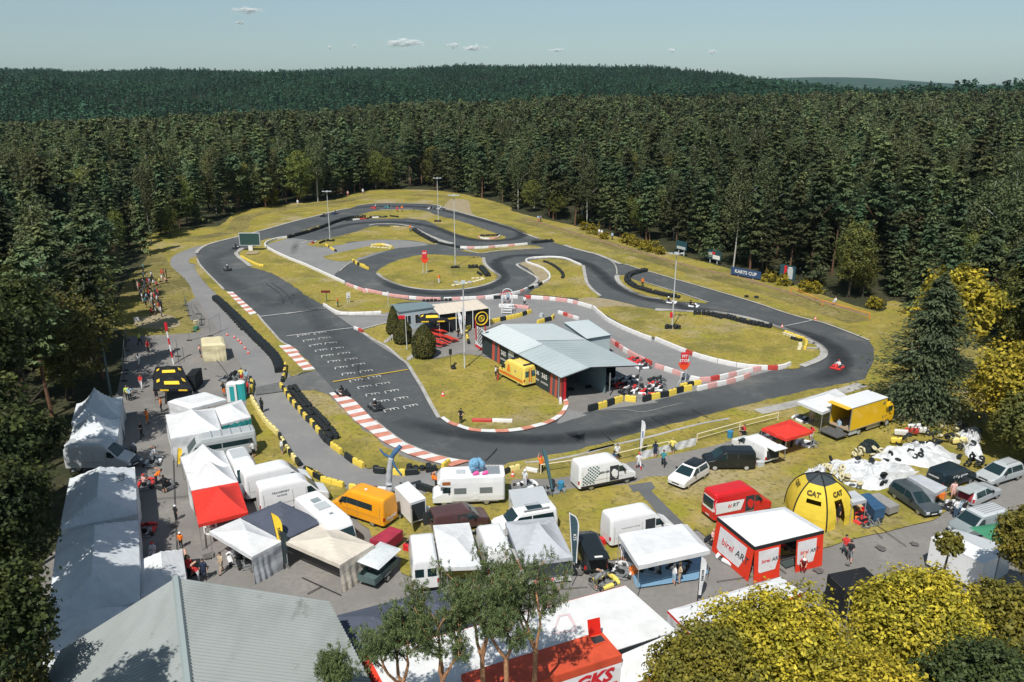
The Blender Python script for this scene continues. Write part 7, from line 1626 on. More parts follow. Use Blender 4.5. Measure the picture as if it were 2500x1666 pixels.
for k, (x, y, z, R) in enumerate(((-30.5,39,13,2.4),(-33.5,44.5,13,3.3),(-36.8,50.5,13,3.5),(-41.5,58.5,15.5,3.6),(-44.5,68,15.5,3.8))):
    bigtree('leafy_tree', "%s of five tall trees at the left edge shading the white tents" % ["nearest","second nearest","middle one","second farthest","farthest"][k], 'tree', Vector((x,y,0)), broadleaf(crownlobes((0,0,z), R, 1.0, 12, 50+k), 8000, .2), L_LEFT, trunkmb(z, .25, fork=3), B_DARK)
# Scots pines over the team awning
def scots(label, base, h, topr, seed, forks, lean=(0,0), z0=6.5, dens=1.0):
    r = random.Random(seed); t = thing('scots_pine', label, 'pine', base); tb = MB(); cent = []
    def limb(p, d, L_, rad, depth):
        pts = [p]; q = p
        for k in range(4): d = (d+Vector((r.uniform(-.25,.25), r.uniform(-.25,.25), r.uniform(-.02,.18)))).normalized(); q = q+d*L_/4; pts.append(q)
        tb.path(pts, [rad*(1-.17*k) for k in range(5)], 6)
        if depth == 0: 
            for k in range(2, 5): cent.append((pts[k], .36+.22*r.random()))
            return
        for k in range(3 if depth > 1 else 4):
            s = pts[min(4, 2+k)] if depth > 1 else pts[1+k % 4]; a = r.uniform(0, 6.28); dd = (d*.55+Vector((math.cos(a), math.sin(a), r.uniform(.1,.5)))*.8).normalized(); limb(s, dd, L_*r.uniform(.45,.62), rad*.5, depth-1)
    P0 = Vector((0,0,0)); P1 = Vector((lean[0], lean[1], z0)); tb.path([P0, P0.lerp(P1,.5)+Vector((.08,0,0)), P1], [.155,.135,.12], 9)
    for k in range(forks):
        a = 6.28*k/forks+r.uniform(-.4,.4); limb(P1, Vector((math.cos(a)*.35, math.sin(a)*.35, 1)).normalized(), (h-z0)*.66, .10, 2)
    C = []
    for c_, rr in cent:      # needles stand in upright tufts
        for q in range(int(9*dens)):
            d = NR.normal(size=3); d /= np.linalg.norm(d); tc = np.array(c_)+d*rr*1.35*NR.uniform(.3, 1)*np.array([1, 1, .7]); C.append(tc+NR.normal(size=(17, 3))*np.array([.05, .05, .075]))
    C = np.vstack(C); N = len(C); ax = NR.normal(size=(N,3))*.45+np.array([0,0,.9]); nn = NR.normal(size=(N,3))
    cv = leafverts(C, nn, .017*NR.uniform(.7,1.3,N), .085*NR.uniform(.7,1.4,N), ax)
    o = bpy.data.objects.new('crown', np_mesh('crown', cv, [L_SCOTS])); COL.objects.link(o); o.parent = t; tb.build('trunk', B_ORANGE, t)
scots("Scots pine with forked orange trunk, tallest of the group over the white awning", Vector((-1.5,33.2,0)), 12.6, 2, 41, 3, (0,0), 7.4)
scots("right-hand Scots pine with twin orange stems reaching over the red trailer", Vector((.9,33.8,0)), 12.2, 2, 42, 3, (.3,0), 7.4)
scots("slim Scots pine second from the left over the slate canopy", Vector((-3.5,32,0)), 11.5, 2, 43, 3, (.1,0), 7.2)
scots("leftmost Scots pine of the group with a thin orange trunk", Vector((-4.9,31.8,0)), 11.2, 2, 44, 3, (-.5,0), 7.0)
scots("Scots pine between the forked and the right-hand ones", Vector((-.3,32.6,0)), 12.2, 2, 45, 2, (0,.2), 7.8)
scots("low Scots pine top at the hall's lower right corner", Vector((-8.7,31.5,0)), 8.6, 1, 46, 2, (0,0), 6.6)
# thuja cones by the terrace
for k, (x, y, w, h, lb) in enumerate(((1230,550,1.05,4.3,"slimmest and farthest hedge cone by the kiosk"),(1335,655,1.25,3.8,"middle hedge cone by the terrace"),(1580,815,1.55,4.6,"biggest hedge cone by the terrace"))):
    P = g('q', x, y); n = 6000; tt = NR.uniform(0, 1, n); a = NR.uniform(0, 6.28, n); prof = w*np.clip(tt*9, .75, 1)*np.clip((1-tt)*(2.2 if k else 1.25), 0, 1)**.6; rr = prof*NR.uniform(.82, 1.06, n)
    C = np.stack([np.cos(a)*rr, np.sin(a)*rr, .15+tt*(h-.2)], 1); nn = np.stack([np.cos(a), np.sin(a), np.full(n, .4)], 1)+NR.normal(size=(n,3))*.5
    bigtree('hedge_cone', lb, 'hedge', P, leafverts(C, nn, .07, .16, np.tile([0,0,1.],(n,1))), L_HEDGE, trunkmb(h*.8, .25), B_DARK)
# shrubs under the treeline
def bush(label, k, x, y, R, lm, n=900, sz=.22, group=None):
    P = g(k, x, y); cv = broadleaf(crownlobes((0,0,R*.55), R, .8, 7, int(x)), n, sz); o = bpy.data.objects.new('shrub', np_mesh('shrub', cv, [lm])); COL.objects.link(o); o.location = P; tag(o, label, 'shrub', group)
L_YB = leafmat('broom_leaves', (.34,.27,.02), (.20,.18,.02), .5, .2, .6, .1)
for k, (x, y) in enumerate(((780,200),(840,290),(930,340),(1060,395),(1300,440),(1380,470),(1450,490),(1530,520),(1620,545),(1700,570))): bush("yellow-green broom shrub at the foot of the right-hand wood", 'v', x, y, 1.3+.3*(k % 3), L_YB, 500, .2, 'broom shrubs along the right-hand wood')
for k, (x, y) in enumerate(((1240,640),(1330,650),(900,540),(1030,575),(1900,800))): bush("yellow-leaved shrub below the billboards", 'w', x, y, 1.5, L_YB, 600, .2, 'shrubs below the billboards')
bush("yellow-lit sapling in the wood behind the far bend", 't', 1180, 240, 4.2, L_YB, 1500, .4)
# ---------------- people and karts ----------------
SKIN = [mat('skin_light', (.55,.33,.24), .6), mat('skin_tan', (.42,.24,.16), .6)]
HAIRM = dict(d=mat('hair_dark', (.03,.022,.018), .7), b=mat('hair_brown', (.12,.07,.04), .7), l=mat('hair_blond', (.45,.32,.16), .7), g=mat('hair_grey', (.35,.35,.34), .7), h=mat('helmet_white', (.80,.80,.80), .25), r=mat('cap_red', (.65,.03,.03), .6), k=mat('helmet_black', (.02,.02,.02), .25))
CL = {c: mat('cloth_'+n, v, .8, var=.12, vscale=6) for c, n, v in (('w','white',(.72,.73,.75)),('r','red',(.62,.04,.04)),('k','black',(.015,.018,.022)),('o','orange',(.85,.20,.02)),('b','blue',(.04,.10,.25)),('t','teal',(.05,.25,.28)),('y','yellow',(.80,.66,.15)),('g','grey',(.20,.21,.22)),('e','beige',(.50,.40,.28)),('n','navy',(.02,.035,.07)),('l','pale_blue',(.35,.50,.62)),('i','lime',(.55,.75,.12)),('s','skin',(.50,.30,.21)),('p','pink',(.75,.45,.42)),('j','jeans',(.07,.12,.20)),('v','olive',(.12,.12,.07)))}
def skeleton(pose):
    """joint: (x forward, y left, z up), radius ; bones carry a clothing zone"""
    J = dict(pel=((0,0,.95),.145), wai=((0,0,1.10),.125), che=((.01,0,1.32),.155), nek=((0,0,1.50),.062), hea=((.02,0,1.66),.098), top=((.01,0,1.73),.085), nos=((.115,0,1.63),.018))
    J.update(shl=((0,.19,1.43),.062), shr=((0,-.19,1.43),.062))
    aL, aR = dict(), dict()
    arm = dict(down=((.02,.27,1.16),(.08,.28,.92)), hip=((-.08,.38,1.20),(.10,.20,1.05)), up=((.10,.30,1.62),(.12,.22,1.86)), fwd=((.10,.24,1.18),(.36,.16,1.20)), wheel=((.18,.26,1.20),(.42,.14,1.24)), back=((-.14,.27,1.18),(-.12,.25,.95)), phone=((.08,.26,1.20),(.22,.10,1.42)))
    A = dict(stand=('down','down'), walk=('fwd','back'), hips=('hip','hip'), point=('fwd','hip'), wave=('up','down'), photo=('phone','phone'), sit=('fwd','fwd'), drive=('wheel','wheel'), bend=('fwd','fwd'))[pose]
    for s, nm, k in ((1,'l',A[0]), (-1,'r',A[1])):
        e, h = arm[k]; J['el'+nm] = ((e[0], s*e[1], e[2]), .042); J['wr'+nm] = ((h[0], s*h[1], h[2]), .027)
        d = (Vector((h[0], s*h[1], h[2]))-Vector((e[0], s*e[1], e[2]))).normalized(); w = Vector((h[0], s*h[1], h[2])); sd = d.cross(Vector((0, 0, 1)) if abs(d.z) < .8 else Vector((1, 0, 0))).normalized(); dn = d.cross(sd)
        J['pa'+nm] = (tuple(w+d*.07), .028)
        for q in range(4):
            o = sd*(-.030+.02*q); f1 = w+d*.115+o; f2 = f1+d*(.026+.006*(q in (1,2)))+dn*.012; J['f%d%s' % (q, nm)] = (tuple(f1), .009); J['g%d%s' % (q, nm)] = (tuple(f2), .008)
        tb = w+d*.045-sd*.045+dn*.01; J['th'+nm] = (tuple(tb), .010); J['ti'+nm] = (tuple(tb+d*.04-sd*.012), .009)
    legs = dict(stand=((.02,.5),(0,.07)), walk=((.20,.5),(.28,.09)), sit=None, drive=None)
    if pose in ('sit', 'drive'):
        z = .45 if pose == 'sit' else .14
        for k in list(J): v, r_ = J[k]; J[k] = ((v[0]-(.12 if pose == 'drive' else 0)*(v[2]-.95), v[1], v[2]-.95+z), r_)
        for s, nm in ((1,'l'),(-1,'r')):
            J['hi'+nm] = ((0,s*.09,z),.095); kz = z+.04 if pose == 'sit' else .34; J['kn'+nm] = ((.42,s*.14,kz),.062)
            J['an'+nm] = ((.46 if pose == 'sit' else .80, s*.13, .09 if pose == 'sit' else .16),.042); J['to'+nm] = (((.62 if pose == 'sit' else .88), s*.14, .04 if pose == 'sit' else .22),.035)
    else:
        for s, nm in ((1,'l'),(-1,'r')):
            st = .0; 
            if pose == 'walk': st = .26*s
            J['hi'+nm] = ((0,s*.09,.90),.098); J['kn'+nm] = ((st*.55+.03,s*.10,.50),.062); J['an'+nm] = ((st*1.05-(.06 if s < 0 and pose == 'walk' else 0),s*.10,.085),.040); J['to'+nm] = ((st*1.05+.15,s*.115,.03),.034)
    if pose == 'bend':
        for k in J:
            v, r_ = J[k]
            if v[2] > .98 and k[:2] not in ('hi','kn','an','to'):
                dz = v[2]-.95; c_, s_ = math.cos(.9), math.sin(.9); J[k] = ((v[0]*c_+dz*s_, v[1], .95+dz*c_-v[0]*s_), r_)
    B = [('pel','wai','t'),('wai','che','t'),('che','nek','t'),('nek','hea','s'),('hea','top','h'),('hea','nos','s')]
    for n_ in 'lr':
        B += [('che','sh'+n_,'t'),('sh'+n_,'el'+n_,'t'),('el'+n_,'wr'+n_,'s'),('wr'+n_,'pa'+n_,'s'),('pel','hi'+n_,'b'),('hi'+n_,'kn'+n_,'b'),('kn'+n_,'an'+n_,'c'),('an'+n_,'to'+n_,'f'),('wr'+n_,'th'+n_,'s'),('th'+n_,'ti'+n_,'s')]
        B += [('pa'+n_,'f%d%s' % (q,n_),'s') for q in range(4)]+[('f%d%s' % (q,n_),'g%d%s' % (q,n_),'s') for q in range(4)]
    return J, B
ZONE = dict(s=0, h=0, t=1, b=2, c=3, f=4)
BODY = {}
def body_mesh(pose):
    if pose in BODY: return BODY[pose]
    J, B = skeleton(pose); ks = list(J); me = bpy.data.meshes.new('person'); me.from_pydata([J[k][0] for k in ks], [(ks.index(a), ks.index(b)) for a, b, _ in B], [])
    o = bpy.data.objects.new('person', me); COL.objects.link(o); md = o.modifiers.new('s', 'SKIN'); md.use_smooth_shade = True
    for i, k in enumerate(ks): r_ = J[k][1]; me.skin_vertices[0].data[i].radius = (r_*1.12, r_*1.12) if r_ < .03 or k in ('hea','top') else ((r_*1.32, r_*1.32) if k not in ('che','wai','pel') else (r_*1.0, r_*1.32)); me.skin_vertices[0].data[i].use_root = (k == 'pel')
    o.modifiers.new('u', 'SUBSURF').levels = 1; bpy.context.view_layer.update()
    out = bpy.data.meshes.new_from_object(o.evaluated_get(bpy.context.evaluated_depsgraph_get())); bpy.data.objects.remove(o); out.name = 'person_'+pose
    out.materials.clear()
    for m in (SKIN[0], CL['r'], CL['k'], CL['k'], CL['k']): out.materials.append(m)
    segs = [(Vector(J[a][0]), Vector(J[b][0]), ZONE[z], (J[a][1]+J[b][1])/2) for a, b, z in B]
    for p in out.polygons:
        c = p.center; best = 9; bz = 0
        for a, b, z, r_ in segs:
            ab = b-a; t = max(0, min(1, (c-a).dot(ab)/max(1e-9, ab.dot(ab)))); d = (c-(a+ab*t)).length-r_
            if d < best: best = d; bz = z
        p.material_index = bz
    hd = J['hea'][0]; BODY[pose] = (out, hd); return BODY[pose]
HM = {}
def hair_mesh(k):
    if k in HM: return HM[k]
    b = MB()
    if k in 'hk': b.ball((0,0,.02), (.155,.145,.15), 14, 10); b.box((.13,0,.02), (.05,.2,.07), m=1); me = b.mesh('helmet', [HAIRM[k], M_GLASS], True)
    elif k == 'r': b.ball((-.01,0,.05), (.115,.105,.085), 12, 8); b.box((.12,0,.05), (.12,.14,.015)); me = b.mesh('cap', [HAIRM[k]], True)
    else: b.ball((-.025,0,.035), (.115,.108,.105), 12, 8); me = b.mesh('hair', [HAIRM[k]], True)
    HM[k] = me; return me
def person(k, x, y, pose, head, look, label, scale=1.0, group=None, z=0.06, parent=None, loc=None):
    """look: top, legs, calves, hair/hat; head: direction faced in degrees (0 = right, 90 = away)"""
    me, hd = body_mesh(pose); P = loc if loc is not None else g(k, x, y); t = bpy.data.objects.new('person', me); COL.objects.link(t)
    t.location = (P.x, P.y, P.z+z); t.rotation_euler = (0, 0, math.radians(head)); t.scale = (scale,)*3; tag(t, label, 'person', group)
    cs = [SKIN[0], CL[look[0]], CL[look[1]], CL[look[2]] if look[2] != 's' else SKIN[0], CL['k']]
    for i, m in enumerate(cs): t.material_slots[i].link = 'OBJECT'; t.material_slots[i].material = m
    hm = hair_mesh(look[3]); q = bpy.data.objects.new('helmet' if look[3] in 'hk' else ('cap' if look[3] == 'r' else 'hair'), hm); COL.objects.link(q); q.parent = t; q.location = hd; return t
# kart
def kart_mesh():
    pr = {}
    b = MB(); b.box((.05,0,.07), (1.3,.62,.025)); b.path([Vector(v) for v in ((.78,-.25,.08),(-.7,-.32,.08),(-.7,.32,.08),(.78,.25,.08),(.78,-.25,.08))], .022, 6); b.path([Vector(v) for v in ((-.78,-.5,.12),(-.88,-.4,.14),(-.88,.4,.14),(-.78,.5,.12))], .03, 6); pr['frame'] = (b, [M_METAL, None])
    b = MB(); b.loft([[(x, y, z) for y, z in ((-w,.05),(-w,.16),(-w*.6,.23),(w*.6,.23),(w,.16),(w,.05))] for x, w in ((.72,.62),(.86,.64),(.98,.5),(1.02,.3))]); pr['nose_fairing'] = (b, ['paint'])
    b = MB(); b.loft([[(x, y, z) for y, z in ((-w,z0),(-w*.8,z1),(w*.8,z1),(w,z0))] for x, w, z0, z1 in ((.42,.13,.44,.55),(.6,.15,.28,.46),(.74,.13,.2,.3))]); pr['front_panel'] = (b, ['paint'])
    for s, nm in ((1,'side_pod'),(-1,'side_pod')):
        b = MB(); b.loft([[(x, s*y, z) for y, z in ((.38,.05),(.38,.2),(.52,.24),(.64,.18),(.66,.06))] for x in (-.38,-.3,.3,.4)]); pr[nm+str(s)] = (b, ['paint'])
    b = MB(); b.loft([[(x, y, z) for y, z in ((-w,z1),(-w*.8,z0),(w*.8,z0),(w,z1))] for x, w, z0, z1 in ((.12,.16,.1,.12),(-.1,.2,.06,.25),(-.32,.2,.12,.42),(-.44,.16,.4,.56))]); pr['seat'] = (b, [M_TRIM])
    b = MB(); b.torus((0,0,0), .14, .016, 'x', 12, 5); b.xf(Matrix.Translation((.38,0,.46))@Matrix.Rotation(-.7, 4, 'Y')); b.tube((.62,0,.15),(.38,0,.46),.014); pr['steering_wheel'] = (b, [M_TRIM])
    b = MB(); b.box((-.35,-.40,.24), (.3,.26,.28)); b.tube((-.35,-.40,.38),(-.35,-.40,.5),.08); b.tube((-.5,-.35,.3),(-.85,-.2,.3),.05); pr['engine'] = (b, [M_METAL])
    b = MB(); b.tube((-.55,-.6,.13),(-.55,.6,.13),.018); b.tube((.55,-.5,.12),(.55,.5,.12),.014); pr['axle'] = (b, [M_METAL]); return pr
KP = None
K_TY = {}
def kart(P, head, label, col, cat='kart', group=None, rider=None, look=None, rlabel=None, sc=1.15):
    global KP
    if KP is None:
        KP = {}
        for nm, (b, ms) in kart_mesh().items(): KP[nm] = b.mesh(nm.rstrip('-1'), [CL['r'] if m == 'paint' else (m or M_METAL) for m in ms]); KP[nm]['p'] = int(ms[0] == 'paint')
        for w, nm in ((.13,'f'),(.21,'b')): K_TY[nm] = wheel_meshes(.135, w, M_RIM)
    t = thing('go_kart', label, cat, (P.x, P.y, P.z+.06), math.radians(head), group); t.scale = (sc,)*3
    for nm, me in KP.items():
        o = bpy.data.objects.new(nm.rstrip('-1'), me); COL.objects.link(o); o.parent = t
        if me['p']: o.material_slots[0].link = 'OBJECT'; o.material_slots[0].material = CL[col]
    for x, y, nm in ((.55,.5,'f'),(.55,-.5,'f'),(-.55,.58,'b'),(-.55,-.58,'b')):
        a, c_ = K_TY[nm]; o = bpy.data.objects.new('wheel', a); COL.objects.link(o); o.parent = t; o.location = (x,y,.135); q = bpy.data.objects.new('rim', c_); COL.objects.link(q); q.parent = o
    if rider:
        h = math.radians(head); R = Vector((P.x-math.cos(h)*.22, P.y-math.sin(h)*.22, P.z)); person('', 0, 0, 'drive', head, rider, rlabel or ('racing driver seated in the '+label.split(' on ')[0].split(' at ')[0])[:90], 1.0, z=.10, loc=R)
    return t
# karts on the circuit: crop, x, y, second point ahead of it
for (k, x, y, x2, y2, col, rd, lb, rl) in (
 ('q',640,1240,720,1330,'k',('k','k','k','k'),"black kart riding the upper end of the big striped kerb","driver in black riding beside the big striped kerb"),
 ('q',1025,1400,1110,1480,'k',('k','k','k','h'),"black and yellow kart on the starting grid","driver with white helmet on the starting grid"),
 ('t',735,990,850,1150,'k',('k','k','k','h'),"dark kart alone halfway down the straight","driver with white helmet alone on the straight"),
 ('t',828,740,740,850,'k',('k','k','k','k'),"dark kart entering the straight below the scoreboard","driver in black below the scoreboard"),
 ('t',1838,372,1740,400,'k',('k','k','k','h'),"left kart of the pair passing the leftmost lamp","driver in the left kart of the pair behind the leftmost lamp"),
 ('t',1965,345,1880,370,'n',('n','n','n','k'),"right kart of the pair passing the leftmost lamp","driver in the right kart of the pair behind the leftmost lamp"),
 ('u',305,282,200,285,'r',('r','r','r','h'),"red kart on the far bend","driver in red on the far bend"),
 ('u',462,272,340,272,'t',('k','t','t','k'),"teal kart following the red one on the far bend","driver in dark suit behind the red kart"),
 ('u',950,290,850,268,'w',('n','w','w','k'),"white kart leading the pair near the tallest far lamp","driver in dark jacket leading the pair at the far lamp"),
 ('u',1060,292,960,275,'w',('w','w','w','h'),"white kart second of the pair near the far lamp","driver in white second of the pair at the far lamp"),
 ('v',1815,1130,1950,1145,'w',('k','k','w','h'),"white kart passing the right lamp on the lower back straight","driver with white helmet passing the right lamp"),
 ('v',2068,1172,2200,1190,'w',('k','k','k','k'),"white kart ahead of the right lamp","driver in black ahead of the right lamp"),
 ('s',1745,780,1660,840,'r',('w','w','r','r'),"red kart leaving the fast right-hand bend","driver in white suit leaving the fast right bend")):
    A, B = g(k, x, y), g(k, x2, y2); kart(A, math.degrees(math.atan2(B.y-A.y, B.x-A.x)), lb, col, rider=rd, rlabel=rl)
# karts parked by the pit building
N_ = 0
for k, x, y, h_, c_ in (('r',1915,1130,200,'k'),('r',1985,1150,190,'r'),('r',1945,1085,200,'w'),('r',2030,1085,170,'w'),('r',2110,1072,185,'w'),('r',2040,1220,210,'k'),('r',2100,1200,160,'w'),('r',2165,1180,200,'r'),('r',2200,1225,170,'w'),('r',2250,1190,200,'k'),('r',2290,1225,190,'r'),('r',2340,1170,200,'w'),('s',20,950,190,'r'),('s',30,990,170,'w'),('s',20,905,200,'k')):
    kart(g(k, x, y), h_, "rental kart with %s fairing parked %s" % (dict(k='black',r='red',w='white')[c_], ["first in the rear row by the hall's open end","second in the rear row by the hall's open end","in the rear row behind the first two","in the middle of the rear row","last of the rear row at the corner post","leftmost in the front row by the barrier","second in the front row by the barrier","third in the front row by the barrier","fourth in the front row by the barrier","fifth in the front row by the barrier","sixth in the front row by the barrier","right of the front row's middle","at the right end beside the pit arrow sign","nearest the checked barrier below the pit arrow","farthest right behind the other parked karts"][N_]), c_, group='rental karts parked by the pit building'); N_ += 1
for k, x, y, h_, c_, lb in (('r',2130,850,200,'r',"red kart parked behind the pit building, left one"),('r',2200,885,200,'r',"red kart parked behind the pit building, right one"),('r',2215,935,200,'w',"white kart parked behind the pit building's corner"),
 ('k',1500,300,70,'w',"white kart on a stand beside the wide white canopy"),('k',1830,260,80,'k',"black kart with orange bumper under the wide white canopy"),('k',2150,250,60,'k',"dark kart at the back of the wide white canopy"),('k',1290,310,40,'k',"black kart under a cover by the black van"),('k',1280,430,30,'y',"yellow-black kart partly hidden by the big awning's corner"),
 ('c',1290,60,100,'w',"white kart pushed along the left alley"),('c',1430,330,150,'k',"black kart on a trolley in the left alley"),('c',1200,320,100,'r',"red and white kart in the tent shade of the left alley"),('c',1205,850,100,'r',"dark red kart in the shade beside the largest marquee"),
 ('f',460,570,20,'g',"kart on a trolley behind the lettered white van"),('e',2030,520,40,'w',"white kart behind the flat white trailer"),('h',480,1200,120,'r',"red kart at the front of the tool canopy"),('h',560,1190,110,'r',"second red kart beside the blue trailer"),('h',440,1130,120,'o',"orange kart under the tool canopy"),('h',1440,1030,150,'k',"black kart standing by the silver estate"),('h',1620,1040,150,'w',"white kart behind the estate car"),
 ('n',520,700,120,'w',"white kart in the shade of the canopy by the truck"),('n',150,880,160,'k',"black kart under the red canopy by the truck"),('n',570,980,150,'w',"white kart at the right leg of the red canopy"),('n',2353,0,0,'k',None),
 ('g',880,1370,130,'w',"covered kart on a trolley beside the red-walled tent"),('g',1530,1190,100,'r',"red kart seen through the tent's opening"),('g',740,1180,130,'k',"black kart beside the seated people at the red-walled tent"),
 ('d',620,1260,120,'w',"white kart under the curtained canopy"),('d',720,1300,120,'k',"black kart under the curtained canopy"),('b',820,330,100,'k',"black kart at the end of the weighing lane"),('b',740,380,150,'g',"grey kart frame by the weighing fence"),('n',2353,0,0,'k',None)):
    if lb: kart(g(k, x, y), h_, lb, c_)
